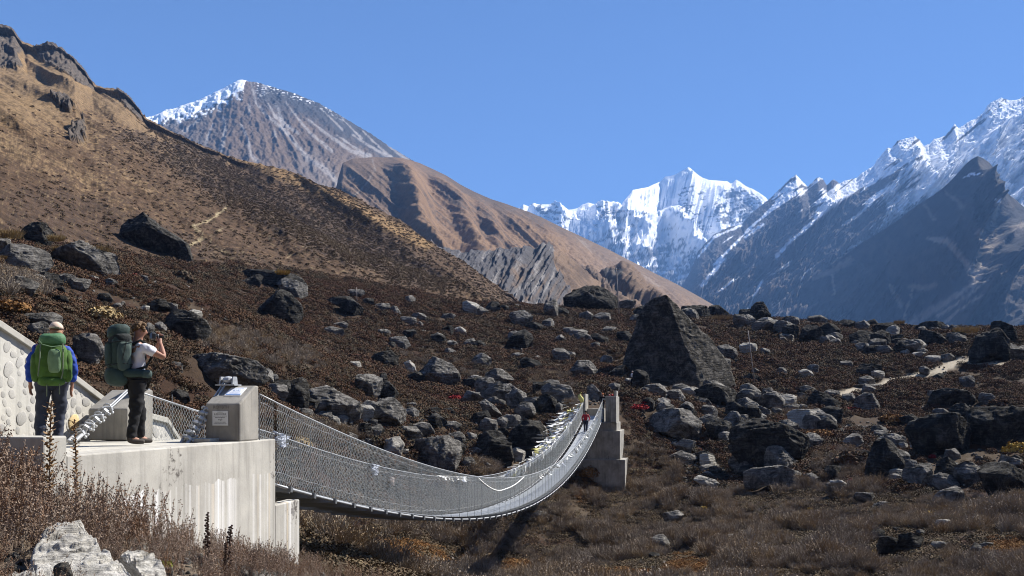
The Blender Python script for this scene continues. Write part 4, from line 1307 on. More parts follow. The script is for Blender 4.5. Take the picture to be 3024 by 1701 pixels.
# chain link: every wire zigzags down from the hand cable to the deck and hooks its neighbour
def chain_link(t, flare, s0, s1, pitch=0.085, r=0.0031):
    vs = []; fs = []
    n = int((s1 - s0) / (pitch / 2))
    rows = 24
    i0 = 0
    V_ = []; F_ = []
    for i in range(n):
        sa = s0 + i * pitch / 2
        z0 = rail_z(sa, t) - 0.01; z1 = deck_z(sa) + 0.02
        pts = []
        for k in range(rows + 1):
            f = k / rows
            off = (pitch / 4) * (1 if (k + i) % 2 else -1)
            bulge = flare * min(1.0, max(0.0, (sa - 0.6) / 1.5)) * math.sin(f * math.pi) * 0.05 - (0.045 * flare if sa < 0.62 else 0.0) + 0.004 * (1 if k % 2 else -1)
            p = bp_(sa + off, t + bulge, z0 * (1 - f) + z1 * f)
            pts.append(p)
        base = len(V_)
        rr = r * (1.0 + 0.003 * max(sa, 0))
        for p in pts:
            V_.append((p.x + BS * rr * 1.0, p.y + BC * rr * 1.0, p.z + rr * 0.2))
            V_.append((p.x - BS * rr * 1.0, p.y - BC * rr * 1.0, p.z - rr * 0.2))
            V_.append((p.x + BC * rr, p.y - BS * rr, p.z))
        for k in range(rows):
            a = base + 3 * k
            for q in range(3):
                F_.append((a + q, a + (q + 1) % 3, a + 3 + (q + 1) % 3, a + 3 + q))
    return mesh_np('chain_link_mesh', np.array(V_), np.array(F_))


for t, fl, sa_ in ((0.012, 1, -0.1), (-BW - 0.012, -1, -1.0)):
    o = link('wire_mesh', chain_link(t, fl, sa_, L_BR - 0.1), WIRE, br)
    o['kind'] = 'stuff'
# extra lacing wires along the top of the mesh and a kick wire at the deck
for t in (0.0, -BW):
    for dz, rr in ((-0.13, 0.004), (0.16 - PH, 0.0045)):
        mb = MB()
        mb.tube([bp_(s, t + 0.01, rail_z(s) + dz + 0.012 * math.sin(s * 9)) for s in np.linspace(0, L_BR, 240)], rr, 4)
        mb.build('lacing_wire', STEEL, br)
# --- far pier: four stepped tiers, two uprights, landing
fp = empty('far_pier', bp_(L_BR + 1, -BW / 2, -7.4))
tag(fp, 'tall stepped concrete tower at the far end of the bridge', 'bridge tower')


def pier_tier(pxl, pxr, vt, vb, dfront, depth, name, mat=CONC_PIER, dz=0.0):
    a = P(pxl, vt, dfront); b = P(pxr, vt, dfront)
    zt_ = a.z; zb = P(pxl, vb, dfront).z
    # the right edge lies on a line along the bridge
    tr = (Vector((b.x, b.y, 0)) - R0).dot(ACROSS); tl = (Vector((a.x, a.y, 0)) - R0).dot(ACROSS)
    sr = (Vector((b.x, b.y, 0)) - R0).dot(ALONG)
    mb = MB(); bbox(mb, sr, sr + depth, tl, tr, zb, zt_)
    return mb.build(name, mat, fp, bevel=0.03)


pier_tier(1688, 1846, 1358, 1480, 74.6, 5.4, 'base_tier')
pier_tier(1733, 1831, 1272.5, 1358, 75.0, 5.2, 'lower_tier')
pier_tier(1764, 1821, 1247.5, 1272.6, 75.3, 4.6, 'middle_tier')
pier_tier(1787, 1818, 1170, 1247.6, 75.6, 4.2, 'right_upright')
pier_tier(1814, 1821, 1154, 1230, 79.0, 1.6, 'rear_post')
pier_tier(1803, 1819.5, 1170, 1247.4, 74.9, 0.7, 'front_post')
pier_tier(1722, 1729, 1163, 1300, 75.8, 2.2, 'left_upright')
pier_tier(1700, 1735, 1250, 1365, 76.2, 3.2, 'left_base')
pier_tier(1733, 1775, 1207, 1262, 76.6, 4.6, 'landing', CONC)
# hand cable saddles on the uprights
mb = MB(); mb.box(bp_(L_BR + 0.7, 0.05, rail_z(L_BR) + 0.08), (0.3, 0.5, 0.12), BM); mb.build('cable_saddle', STEEL, fp)
mb = MB(); mb.box(bp_(L_BR + 0.7, -BW - 0.02, rail_z(L_BR) + 0.08), (0.3, 0.5, 0.12), BM); mb.build('cable_saddle', STEEL, fp)
for r_ in (ab, ww, br, fp, pr, pl, plq, pl_n, nt_, st_r, st_l):
    fix_children(r_)

# ------------------------------------------------------------------ people
def skin(name, nodes, edges, mat, parent, level=2, root=0, xf=None):
    """nodes: [(x, y, z, r) or (x, y, z, (rx, ry))]"""
    me = bpy.data.meshes.new('skin_tmp')
    me.from_pydata([n[:3] for n in nodes], edges, [])
    ob = bpy.data.objects.new('skin_tmp', me)
    COL.objects.link(ob)
    md = ob.modifiers.new('s', 'SKIN'); md.use_smooth_shade = True
    md.branch_smoothing = 0.6
    sk = me.skin_vertices[0].data
    for i, n in enumerate(nodes):
        r = n[3]
        r = r if isinstance(r, tuple) else (r, r)
        g = 1.14 if max(r) > 0.03 else 1.0
        sk[i].radius = (r[0] * g, r[1] * g)
        sk[i].use_root = (i == root)
    sb = ob.modifiers.new('u', 'SUBSURF'); sb.levels = level; sb.render_levels = level
    dg = bpy.context.evaluated_depsgraph_get()
    out = bpy.data.meshes.new_from_object(ob.evaluated_get(dg))
    bpy.data.objects.remove(ob)
    out.name = name
    out.shade_smooth()
    if xf is not None:
        out.transform(xf)
    return link(name, out, mat, parent)


def chain(nodes, edges, pts, start=None):
    prev = start
    first = len(nodes)
    for p in pts:
        nodes.append(p)
        if prev is not None:
            edges.append((prev, len(nodes) - 1))
        prev = len(nodes) - 1
    return prev


SKIN = simple_mat('skin', (0.33, 0.17, 0.115), 0.6)
CLOTH_BLUE = simple_mat('blue_jacket_cloth', (0.010, 0.045, 0.30), 0.75, nscale=9.0, namp=0.18, bump=0.4, bscale=12.0)
CLOTH_WHITE = simple_mat('white_shirt_cloth', (0.58, 0.58, 0.62), 0.85, bump=0.4, bscale=9.0)
TR_GREY = simple_mat('slate_trousers', (0.032, 0.038, 0.058), 0.9, nscale=7.0, namp=0.25, bump=0.4, bscale=9.0)
TR_BLACK = simple_mat('black_trousers', (0.010, 0.010, 0.011), 0.9, nscale=7.0, namp=0.3, bump=0.4, bscale=9.0)
CAPM = simple_mat('cream_cap', (0.56, 0.44, 0.35), 0.85)
HAIRM = simple_mat('brown_hair', (0.13, 0.075, 0.035), 0.75, nscale=40.0, namp=0.6, bump=0.9, bscale=45.0)
BOOT = simple_mat('hiking_boot', (0.05, 0.042, 0.035), 0.8)
GREEN = simple_mat('green_pack_cloth', (0.050, 0.115, 0.018), 0.75, nscale=10.0, namp=0.30, bump=0.5, bscale=11.0)
GREEN_L = simple_mat('light_green_cloth', (0.13, 0.21, 0.11), 0.7, nscale=12.0, namp=0.15, bump=0.4, bscale=10.0)
TEAL = simple_mat('dark_green_pack_cloth', (0.024, 0.045, 0.040), 0.75, nscale=8.0, namp=0.30, bump=0.6, bscale=10.0)
TEAL_D = simple_mat('black_pack_cloth', (0.012, 0.016, 0.016), 0.8, bump=0.4)
STRAPM = simple_mat('webbing', (0.13, 0.16, 0.11), 0.8)
BLACKM = simple_mat('black_plastic', (0.012, 0.012, 0.013), 0.4, spec=0.5)


def hand_nodes(N_, E_, wrist, wi, d, side, curl=0.3, s=1.0):
    """five fingers from the wrist; d: direction of the hand, side: towards the thumb"""
    d = Vector(d).normalized(); side = Vector(side).normalized(); n = d.cross(side)
    w = Vector(wrist)
    palm = w + d * 0.075 * s
    pi = chain(N_, E_, [(*palm, (0.036 * s, 0.018 * s))], wi)
    for k, (off, ln) in enumerate(((0.030, 0.075), (0.010, 0.085), (-0.010, 0.080), (-0.029, 0.062))):
        a = palm + d * 0.035 * s + side * off * s
        b = a + (d + n * curl * 0.6).normalized() * ln * 0.5 * s
        c = b + (d + n * curl * 2.0).normalized() * ln * 0.5 * s
        chain(N_, E_, [(*a, 0.0095 * s), (*b, 0.009 * s), (*c, 0.0075 * s)], pi)
    a = w + d * 0.035 * s + side * 0.036 * s
    chain(N_, E_, [(*a, 0.012 * s), (*(a + (d + side * 0.7 + n * curl).normalized() * 0.035 * s), 0.011 * s), (*(a + (d + side * 0.3 + n * curl).normalized() * 0.065 * s), 0.009 * s)], wi)


def wrinkle(o, amp, sc, seed=0):
    me = o.data
    co = np.empty(len(me.vertices) * 3, np.float32); me.vertices.foreach_get('co', co); co = co.reshape(-1, 3)
    nr = np.array([v.normal for v in me.vertices])
    n = vn3(co[:, 0] * sc, co[:, 1] * sc, co[:, 2] * sc * 1.6, seed) - 0.5 + 0.5 * (vn3(co[:, 0] * sc * 2.3, co[:, 1] * sc * 2.3, co[:, 2] * sc * 2.3, seed + 1) - 0.5)
    co = co + nr * (n * amp)[:, None]
    me.vertices.foreach_set('co', co.astype(np.float32).ravel()); me.update()



def person(root, J, top_mat, leg_mat, sleeves='long', hair=None, lod=2):
    """J: joint dict in local coordinates; body is one surface, the clothes are shells over it"""
    V3 = lambda k: Vector(J[k])
    N_ = []; E_ = []
    pel = chain(N_, E_, [(*V3('pelvis'), (0.135, 0.10))])
    ch = chain(N_, E_, [(*(V3('pelvis').lerp(V3('chest'), 0.5)), (0.125, 0.085)), (*V3('chest'), (0.15, 0.10)), (*V3('neck'), 0.064)], pel)
    chi = ch - 1
    hd = V3('head')
    hc = chain(N_, E_, [(*(V3('neck').lerp(hd, 0.45)), 0.062), (*(hd + Vector((0, 0.0, -0.015))), (0.088, 0.098)), (*(hd + Vector((0, -0.005, 0.055))), (0.082, 0.095))], ch)
    f = Vector(J.get('face', (0, 1, 0))).normalized(); r_ = f.cross(Vector((0, 0, 1))).normalized()
    if lod > 1:
        chain(N_, E_, [(*(hd + f * 0.085 + Vector((0, 0, -0.012))), 0.020), (*(hd + f * 0.112 + Vector((0, 0, -0.024))), 0.014)], hc - 1)
        chain(N_, E_, [(*(hd + f * 0.06 + Vector((0, 0, -0.075))), 0.035)], hc - 1)
        for sg in (-1, 1):
            chain(N_, E_, [(*(hd + r_ * sg * 0.078 + Vector((0, 0, -0.008))), 0.020), (*(hd + r_ * sg * 0.095 - f * 0.012 + Vector((0, 0, 0.004))), 0.014)], hc - 1)
    for s in ('l', 'r'):
        w = chain(N_, E_, [(*V3('sh_' + s), 0.055), (*V3('el_' + s), 0.040), (*V3('wr_' + s), 0.027)], chi)
        hand_nodes(N_, E_, V3('wr_' + s), w, J['hd_' + s], J['th_' + s], J.get('curl', 0.3))
        chain(N_, E_, [(*V3('hip_' + s), 0.088), (*V3('kn_' + s), 0.058), (*V3('an_' + s), 0.040), (*(V3('an_' + s) + Vector(J['ft_' + s]).normalized() * 0.12 + Vector((0, 0, -0.05))), 0.036)], pel)
    skin('body', N_, E_, SKIN, root, lod)
    # upper garment
    N_ = []; E_ = []
    a = chain(N_, E_, [(*(V3('pelvis') + Vector((0, 0, -0.07))), (0.165, 0.125))])
    b = chain(N_, E_, [(*(V3('pelvis').lerp(V3('chest'), 0.5)), (0.158, 0.118)), (*V3('chest'), (0.178, 0.125)), (*(V3('chest').lerp(V3('neck'), 0.75)), 0.082)], a)
    for s in ('l', 'r'):
        el = V3('el_' + s); wr = V3('wr_' + s); sh = V3('sh_' + s)
        if sleeves == 'long':
            chain(N_, E_, [(*sh, 0.078), (*sh.lerp(el, 0.5), 0.064), (*el, 0.060), (*el.lerp(wr, 0.6), 0.050), (*el.lerp(wr, 0.95), 0.042)], b - 1)
        else:
            chain(N_, E_, [(*sh, 0.078), (*sh.lerp(el, 0.62), 0.070)], b - 1)
    o = skin('jacket' if sleeves == 'long' else 'shirt', N_, E_, top_mat, root, lod + (lod > 1))
    if lod > 1:
        wrinkle(o, 0.030, 11, 31)
    # trousers
    N_ = []; E_ = []
    a = chain(N_, E_, [(*(V3('pelvis') + Vector((0, 0, 0.03))), (0.155, 0.115))])
    for s in ('l', 'r'):
        h = V3('hip_' + s); k = V3('kn_' + s); an = V3('an_' + s)
        chain(N_, E_, [(*h, 0.105), (*h.lerp(k, 0.5), 0.092), (*k, 0.078), (*k.lerp(an, 0.5), 0.072), (*(an + Vector((0, 0, -0.03))), 0.068)], a)
    o = skin('trousers', N_, E_, leg_mat, root, lod + (lod > 1))
    if lod > 1:
        wrinkle(o, 0.030, 10, 37)
    for s in ('l', 'r'):
        an = V3('an_' + s); f_ = Vector(J['ft_' + s]).normalized()
        N_ = []; E_ = []
        chain(N_, E_, [(*(an + Vector((0, 0, 0.04))), 0.052), (*(an - f_ * 0.02 + Vector((0, 0, -0.035))), 0.05), (*(an + f_ * 0.10 + Vector((0, 0, -0.05))), (0.048, 0.036)), (*(an + f_ * 0.19 + Vector((0, 0, -0.055))), (0.044, 0.030))])
        skin('boot', N_, E_, BOOT, root, lod)
    if hair is not None:
        N_ = []; E_ = []
        if hair == 'cap':
            mb = MB(); c = hd + Vector((0, 0, 0.03))
            mb.ball(c, (0.098, 0.112, 0.105), 14, 10)
            o = mb.build('cap', CAPM, root, smooth=True)
            bm = bmesh.new(); bm.from_mesh(o.data)
            bmesh.ops.delete(bm, geom=[v for v in bm.verts if v.co.z < c.z - 0.02], context='VERTS')
            bmesh.ops.solidify(bm, geom=bm.faces, thickness=0.004)
            bm.to_mesh(o.data); bm.free()
            mb = MB(); mb.prism([c + f * (0.10 + 0.075 * math.cos(t)) * 1.0 + r_ * 0.085 * math.sin(t) * 1.0 + Vector((0, 0, -0.01 - 0.02 * math.cos(t))) for t in [(-1.4 + 2.8 * k / 8) for k in range(9)]] + [c + f * 0.085 - r_ * -0.08, c + f * 0.085 - r_ * 0.08][::1], (0, 0, 0), (0, 0, 0.006))
            mb.build('cap_brim', CAPM, o)
            mb = MB(); mb.tube([c - f * 0.108 + r_ * 0.035 * math.cos(t) + Vector((0, 0, -0.015 + 0.035 * math.sin(t))) for t in [math.pi * k / 6 for k in range(7)]], 0.005, 5)
            mb.build('cap_strap', STRAPM, o)
            mb = MB(); mb.ball(hd - f * 0.035 + Vector((0, 0, -0.03)), (0.082, 0.072, 0.060), 10, 8); mb.build('hair', simple_mat('short_grey_hair', (0.30, 0.17, 0.10), 0.9), root, smooth=True)
        else:
            mb = MB()
            for k in range(46):
                th = random.uniform(0, 2 * math.pi); ph = random.uniform(-0.25, 1.5)
                dirv = Vector((math.cos(ph) * math.cos(th), math.cos(ph) * math.sin(th), math.sin(ph)))
                if dirv.dot(f) > 0.35 and dirv.z < 0.75:
                    continue
                if dirv.z < -0.1 and dirv.dot(f) > -0.1:
                    continue
                p = hd + Vector((0, 0, 0.025)) + Vector((dirv.x * 0.080, dirv.y * 0.090, dirv.z * 0.090))
                mb.ball(p, (random.uniform(0.026, 0.040),) * 3, 6, 4)
            mb.build('hair', HAIRM, root, smooth=True)
    return root


def blob(mb, c, size, pw=0.55, seg=16, rings=12, lean=0.0):
    """rounded box (superellipsoid) for packs"""
    n0 = len(mb.v)
    f = lambda x: math.copysign(abs(x) ** pw, x)
    for i in range(rings + 1):
        ph = -math.pi / 2 + math.pi * i / rings
        for k in range(seg):
            th = 2 * math.pi * k / seg
            z = f(math.sin(ph))
            mb.v.append((c[0] + size[0] / 2 * f(math.cos(ph)) * f(math.cos(th)), c[1] + size[1] / 2 * f(math.cos(ph)) * f(math.sin(th)) + lean * z, c[2] + size[2] / 2 * z))
    for i in range(rings):
        for k in range(seg):
            q = n0 + i * seg
            mb.f.append((q + k, q + (k + 1) % seg, q + seg + (k + 1) % seg, q + seg + k))


# --- hiker in the blue jacket, seen from behind
A1 = math.radians(27)
h1 = empty('person', P(153, 1314.6, 12.8), A1)
tag(h1, 'person in blue jacket, grey trousers and cream cap standing with back turned', 'person')
J1 = dict(pelvis=(0.0, 0.0, 0.95), chest=(0.01, 0.02, 1.34), neck=(0.03, 0.04, 1.50), head=(0.055, 0.06, 1.655), face=(-0.1, 1, 0), sh_l=(-0.195, 0.02, 1.42), sh_r=(0.205, 0.02, 1.41), el_l=(-0.285, -0.02, 1.14), el_r=(0.285, -0.01, 1.13),
          wr_l=(-0.275, 0.04, 0.90), wr_r=(0.265, 0.05, 0.88), hd_l=(0.0, 0.15, -1), hd_r=(-0.15, 0.2, -1), th_l=(0.3, 1, 0.1), th_r=(-0.3, 1, 0.1), hip_l=(-0.10, 0, 0.88), hip_r=(0.10, 0, 0.88), kn_l=(-0.135, 0.02, 0.49), kn_r=(0.10, 0.06, 0.49),
          an_l=(-0.15, -0.02, 0.10), an_r=(0.08, 0.0, 0.10), ft_l=(-0.2, 1, 0), ft_r=(0.25, 1, 0))
person(h1, J1, CLOTH_BLUE, TR_GREY, 'long', 'cap')
bk = empty('backpack', Vector(h1.location) + Matrix.Rotation(A1, 3, 'Z') @ Vector((0, -0.19, 0.83)), A1)
tag(bk, 'bright green hiking backpack worn by the person in the blue jacket', 'backpack')
mb = MB(); blob(mb, (0, -0.04, 0.36), (0.44, 0.30, 0.58), 0.62); o = mb.build('main_bag', GREEN, bk, smooth=True); wrinkle(o, 0.035, 7, 3)
mb = MB(); blob(mb, (0.01, -0.03, 0.675), (0.36, 0.30, 0.19), 0.7); o = mb.build('top_lid', simple_mat('mid_green_cloth', (0.06, 0.15, 0.07), 0.7, nscale=10.0, namp=0.2, bump=0.5, bscale=11.0), bk, smooth=True); wrinkle(o, 0.03, 9, 4)
mb = MB(); blob(mb, (0.035, -0.20, 0.37), (0.17, 0.10, 0.34), 0.6); o = mb.build('front_pocket', GREEN_L, bk, smooth=True); wrinkle(o, 0.015, 9, 5)
mb = MB(); blob(mb, (-0.20, -0.03, 0.28), (0.13, 0.22, 0.42), 0.65); o = mb.build('side_pocket', GREEN, bk, smooth=True); wrinkle(o, 0.02, 9, 6)
mb = MB(); blob(mb, (0.205, -0.03, 0.30), (0.12, 0.22, 0.46), 0.65); o = mb.build('side_pocket', GREEN, bk, smooth=True); wrinkle(o, 0.02, 9, 7)
mb = MB(); blob(mb, (0.0, -0.08, 0.085), (0.36, 0.26, 0.14), 0.7); o = mb.build('lower_bag', GREEN, bk, smooth=True); wrinkle(o, 0.02, 9, 8)
mb = MB(); mb.tube([(0.14, -0.215, 0.62), (0.145, -0.225, 0.45), (0.14, -0.21, 0.2), (0.12, -0.20, 0.12)], 0.009, 5); mb.build('strap', STRAPM, bk)
mb = MB(); mb.tube([(-0.14, -0.19, 0.60), (-0.145, -0.215, 0.40), (-0.17, -0.20, 0.15)], 0.008, 5); mb.build('strap', STRAPM, bk)
mb = MB(); mb.tube([(-0.16, -0.17, 0.66), (-0.12, -0.2, 0.60), (0.0, -0.215, 0.565), (0.12, -0.2, 0.585)], 0.007, 5); mb.build('lid_cord', GREEN_L, bk)
mb = MB(); mb.tube([(-0.06, -0.18, 0.05), (-0.06, -0.185, -0.13)], 0.008, 5); mb.build('hanging_strap', STRAPM, bk)
mb = MB(); mb.tube([(0.10, -0.18, 0.05), (0.10, -0.185, -0.10)], 0.008, 5); mb.build('hanging_strap', STRAPM, bk)
mb = MB(); mb.box((0.145, -0.235, 0.52), (0.03, 0.014, 0.045)); mb.build('buckle', GREEN_L, bk, bevel=0.004)
for sg in (-1, 1):
    mb = MB(); mb.tube([(sg * 0.11, 0.10, 0.55), (sg * 0.12, 0.20, 0.60), (sg * 0.125, 0.31, 0.52), (sg * 0.13, 0.33, 0.38), (sg * 0.16, 0.22, 0.18), (sg * 0.17, 0.09, 0.12)], 0.022, 6)
    mb.build('shoulder_strap', TEAL_D, bk, smooth=True)

# --- hiker taking a photograph
A2 = math.radians(-50)
h2 = empty('person', P(400, 1313.0, 13.0), A2)
tag(h2, 'person with curly brown hair, white shirt and black trousers raising a camera', 'person')
J2 = dict(pelvis=(0, 0, 0.98), chest=(0, 0.02, 1.34), neck=(0, 0.02, 1.51), head=(0, 0.065, 1.665), face=(0, 1, 0.0), sh_l=(-0.19, 0.04, 1.43), sh_r=(0.19, 0.05, 1.43), el_l=(-0.24, 0.30, 1.30), el_r=(0.28, 0.32, 1.27),
          wr_l=(-0.05, 0.36, 1.50), wr_r=(0.07, 0.34, 1.50), hd_l=(0.5, -0.05, 0.9), hd_r=(-0.5, -0.05, 0.9), th_l=(0.4, -0.9, 0.1), th_r=(-0.4, -0.9, 0.1), curl=0.9, hip_l=(-0.10, 0, 0.90), hip_r=(0.10, 0, 0.90), kn_l=(-0.12, 0.10, 0.51), kn_r=(0.11, -0.03, 0.50),
          an_l=(-0.13, 0.10, 0.10), an_r=(0.12, -0.10, 0.10), ft_l=(-0.1, 1, 0), ft_r=(0.3, 1, 0))
person(h2, J2, CLOTH_WHITE, TR_BLACK, 'short', 'hair')
cm = empty('camera_held', h2.matrix_world @ Vector((0, 0, 0)), A2)
cm.location = Vector(h2.location) + Matrix.Rotation(A2, 3, 'Z') @ Vector((0.01, 0.225, 1.60))
tag(cm, 'small black camera held up to the face of the hiker in the white shirt', 'camera')
mb = MB(); mb.box((0, 0.02, 0.0), (0.13, 0.055, 0.085)); mb.build('camera_body', BLACKM, cm, bevel=0.01)
mb = MB(); mb.tube([(0, 0.045, 0), (0, 0.10, 0), (0, 0.101, 0), (0, 0.17, 0)], [0.036, 0.036, 0.040, 0.040], 14); mb.build('lens', BLACKM, cm, smooth=False)
mb = MB(); mb.tube([(0, 0.085, 0), (0, 0.095, 0)], 0.0415, 14); mb.build('lens_ring', STEEL, cm)
mb = MB(); mb.prism([(-0.03, 0, 0.042), (0.03, 0, 0.042), (0.02, 0, 0.065), (-0.02, 0, 0.065)], (0, 0.0, 0), (0, 0.045, 0)); mb.build('viewfinder', BLACKM, cm)
b2 = empty('backpack', Vector(h2.location) + Matrix.Rotation(A2, 3, 'Z') @ Vector((0, -0.17, 0.86)), A2)
tag(b2, 'tall dark green hiking backpack on the person in the white shirt', 'backpack')
mb = MB(); blob(mb, (0, -0.05, 0.44), (0.37, 0.29, 0.66), 0.55); o = mb.build('main_bag', TEAL, b2, smooth=True); wrinkle(o, 0.035, 7, 13)
mb = MB(); blob(mb, (0, -0.06, 0.78), (0.31, 0.30, 0.22), 0.7, lean=0.02); o = mb.build('top_lid', TEAL, b2, smooth=True); wrinkle(o, 0.035, 9, 14)
mb = MB(); blob(mb, (0, -0.05, 0.67), (0.345, 0.285, 0.20), 0.6); o = mb.build('storm_collar', TEAL_D, b2, smooth=True)
mb = MB(); blob(mb, (0, -0.09, 0.14), (0.38, 0.30, 0.30), 0.75); o = mb.build('sleeping_bag_compartment', TEAL, b2, smooth=True); wrinkle(o, 0.02, 6, 15)
mb = MB(); blob(mb, (0.17, -0.04, 0.42), (0.10, 0.20, 0.42), 0.65); o = mb.build('side_pocket', simple_mat('grey_green_cloth', (0.05, 0.078, 0.070), 0.75, bump=0.5, bscale=10.0), b2, smooth=True); wrinkle(o, 0.02, 9, 16)
mb = MB(); blob(mb, (0.0, -0.20, 0.45), (0.24, 0.09, 0.36), 0.65); o = mb.build('front_pocket', TEAL, b2, smooth=True); wrinkle(o, 0.02, 9, 17)
mb = MB(); blob(mb, (0.10, 0.10, 0.18), (0.30, 0.34, 0.14), 0.7); o = mb.build('hip_belt', TEAL, b2, smooth=True)
mb = MB(); blob(mb, (0.17, 0.26, 0.17), (0.12, 0.18, 0.13), 0.7); o = mb.build('belt_pouch', MATS['grey_green_cloth'], b2, smooth=True)
for zz in (0.30, 0.62):
    mb = MB(); mb.tube([(0.19, 0.07, zz), (0.225, -0.05, zz + 0.02), (0.16, -0.20, zz), (0, -0.255, zz - 0.01), (-0.16, -0.2, zz)], 0.008, 5); mb.build('strap', TEAL_D, b2)
mb = MB(); mb.tube([(0.226, -0.02, 0.66), (0.232, -0.05, 0.5), (0.225, -0.08, 0.36)], 0.007, 5); mb.build('strap', TEAL_D, b2)
for sg in (-1, 1):
    mb = MB(); mb.tube([(sg * 0.10, 0.10, 0.60), (sg * 0.12, 0.20, 0.665), (sg * 0.125, 0.33, 0.58), (sg * 0.14, 0.355, 0.42), (sg * 0.17, 0.27, 0.28), (sg * 0.17, 0.10, 0.22)], 0.022, 6)
    mb.build('shoulder_strap', TEAL_D, b2, smooth=True)


# --- people further off
def far_person(loc, rz, top, legs, label, cap, walk=0.0, bag=None, arms=None, sleeves='long', group=None):
    r = empty('person', loc, rz)
    tag(r, label, 'person', group)
    J = dict(pelvis=(0, 0, 0.93), chest=(0, 0.02, 1.30), neck=(0, 0.03, 1.46), head=(0, 0.05, 1.60), face=(0, 1, 0), sh_l=(-0.19, 0.02, 1.39), sh_r=(0.19, 0.02, 1.39), el_l=(-0.27, -0.02 - walk * 0.1, 1.12), el_r=(0.27, 0.02 + walk * 0.1, 1.12),
             wr_l=(-0.26, 0.05, 0.88), wr_r=(0.26, 0.08 + walk * 0.1, 0.88), hd_l=(0, 0.2, -1), hd_r=(0, 0.2, -1), th_l=(0.2, 1, 0), th_r=(-0.2, 1, 0), hip_l=(-0.09, 0, 0.87), hip_r=(0.09, 0, 0.87), kn_l=(-0.10, 0.05 + walk * 0.15, 0.48), kn_r=(0.10, 0.02, 0.48),
             an_l=(-0.10, walk * 0.28, 0.10), an_r=(0.10, -walk * 0.28, 0.12), ft_l=(0, 1, 0), ft_r=(0, 1, 0))
    if arms:
        J.update(arms)
    person(r, J, top, legs, sleeves, None, 1)
    mb = MB(); mb.ball(Vector(J['head']) + Vector((0, -0.01, 0.03)), (0.10, 0.115, 0.10), 10, 7)
    mb.build('cap' if cap is not HAIRM else 'hair', cap, r, smooth=True)
    return r


RED = simple_mat('red_vest_cloth', (0.42, 0.025, 0.035), 0.8)
DKNAVY = simple_mat('navy_cloth', (0.02, 0.025, 0.05), 0.85)
GREYC = simple_mat('grey_cloth', (0.28, 0.29, 0.31), 0.85)
ORANGE = simple_mat('orange_beanie', (0.50, 0.16, 0.05), 0.8)
PINK = simple_mat('pink_beanie', (0.50, 0.18, 0.16), 0.8)
w_s = 56.4
far_person(bp_(w_s, -0.80, deck_z(w_s) + 0.03), math.radians(170), RED, TR_GREY, 'person in a red top walking along the bridge deck near its far end', TR_BLACK, walk=1.0)
for (px, vfeet, d, rz, tp, cp, lb) in ((1780, 1195, 83.0, 150, TR_BLACK, ORANGE, 'person in black with an orange hat standing at the far end of the bridge'),
                                       (1799, 1200, 83.6, 200, DKNAVY, PINK, 'person in navy with a pink hat beside the far bridge tower'),
                                       (1809, 1200, 84.6, 120, TR_BLACK, RED, 'person in black with a dark red hat close against the far bridge tower')):
    x = (px - 1512) / F * d
    far_person(Vector((x, d, float(ground_z(x, d)) + 0.02)), math.radians(rz), tp, TR_BLACK, lb, cp)
x = (1868 - 1512) / F * 93.0
bpk = far_person(Vector((x, 93.0, float(ground_z(x, 93.0)) + 0.02)), math.radians(160), DKNAVY, TR_BLACK, 'person with a pale hat on the path below the tallest boulder', CAPM)
tb = empty('backpack', bpk.location + Vector((0, 0, 1.0)), math.radians(160))
tag(tb, 'white and blue pack of the person below the tallest boulder', 'backpack')
mb = MB(); blob(mb, (0, 0.22, 0.25), (0.30, 0.16, 0.42), 0.6, 10, 8); mb.build('main_bag', PAPER, tb, smooth=True)
mb = MB(); blob(mb, (0, -0.26, 0.28), (0.36, 0.26, 0.60), 0.6, 10, 8); mb.build('rear_bag', DKNAVY, tb, smooth=True)

# ------------------------------------------------------------------ boulders
def rock_mat(name, base, pale, dark, bias, scale=1.0):
    """bias: share of pale lichen (0..1)"""
    m, nt, b = new_mat(name, 0.95, 0.03)
    L = nt.links.new
    ge = N(nt, 'ShaderNodeNewGeometry')
    n1 = N(nt, 'ShaderNodeTexNoise', Scale=1.1 * scale, Detail=12.0, Roughness=0.85, Distortion=0.6)
    L(ge.outputs['Position'], n1.inputs['Vector'])
    r1 = N(nt, 'ShaderNodeValToRGB')
    e = r1.color_ramp.elements
    e[0].position = 0.30; e[0].color = (*dark, 1)
    e[1].position = 0.74 - 0.22 * bias; e[1].color = (*pale, 1)
    k = r1.color_ramp.elements.new(0.50 - 0.08 * bias); k.color = (*base, 1)
    L(n1.outputs['Fac'], r1.inputs['Fac'])
    # strata
    mp = N(nt, 'ShaderNodeMapping'); mp.inputs['Scale'].default_value = (0.6, 0.6, 4.0); mp.inputs['Rotation'].default_value = (0.3, 0.5, 0)
    L(ge.outputs['Position'], mp.inputs['Vector'])
    n2 = N(nt, 'ShaderNodeTexNoise', Scale=1.6 * scale, Detail=5.0, Roughness=0.6)
    L(mp.outputs[0], n2.inputs['Vector'])
    r2 = N(nt, 'ShaderNodeMapRange'); r2.inputs['From Min'].default_value = 0.35; r2.inputs['From Max'].default_value = 0.65; r2.inputs['To Min'].default_value = 0.72; r2.inputs['To Max'].default_value = 1.18
    L(n2.outputs['Fac'], r2.inputs['Value'])
    sc = N(nt, 'ShaderNodeVectorMath', operation='SCALE'); L(r1.outputs['Color'], sc.inputs[0]); L(r2.outputs[0], sc.inputs['Scale'])
    L(sc.outputs[0], b.inputs['Base Color'])
    ad = N(nt, 'ShaderNodeMath', operation='ADD'); L(n1.outputs['Fac'], ad.inputs[0]); L(n2.outputs['Fac'], ad.inputs[1])
    bp = N(nt, 'ShaderNodeBump', Strength=1.0, Distance=0.32 / scale)
    L(ad.outputs[0], bp.inputs['Height']); L(bp.outputs[0], b.inputs['Normal'])
    return m


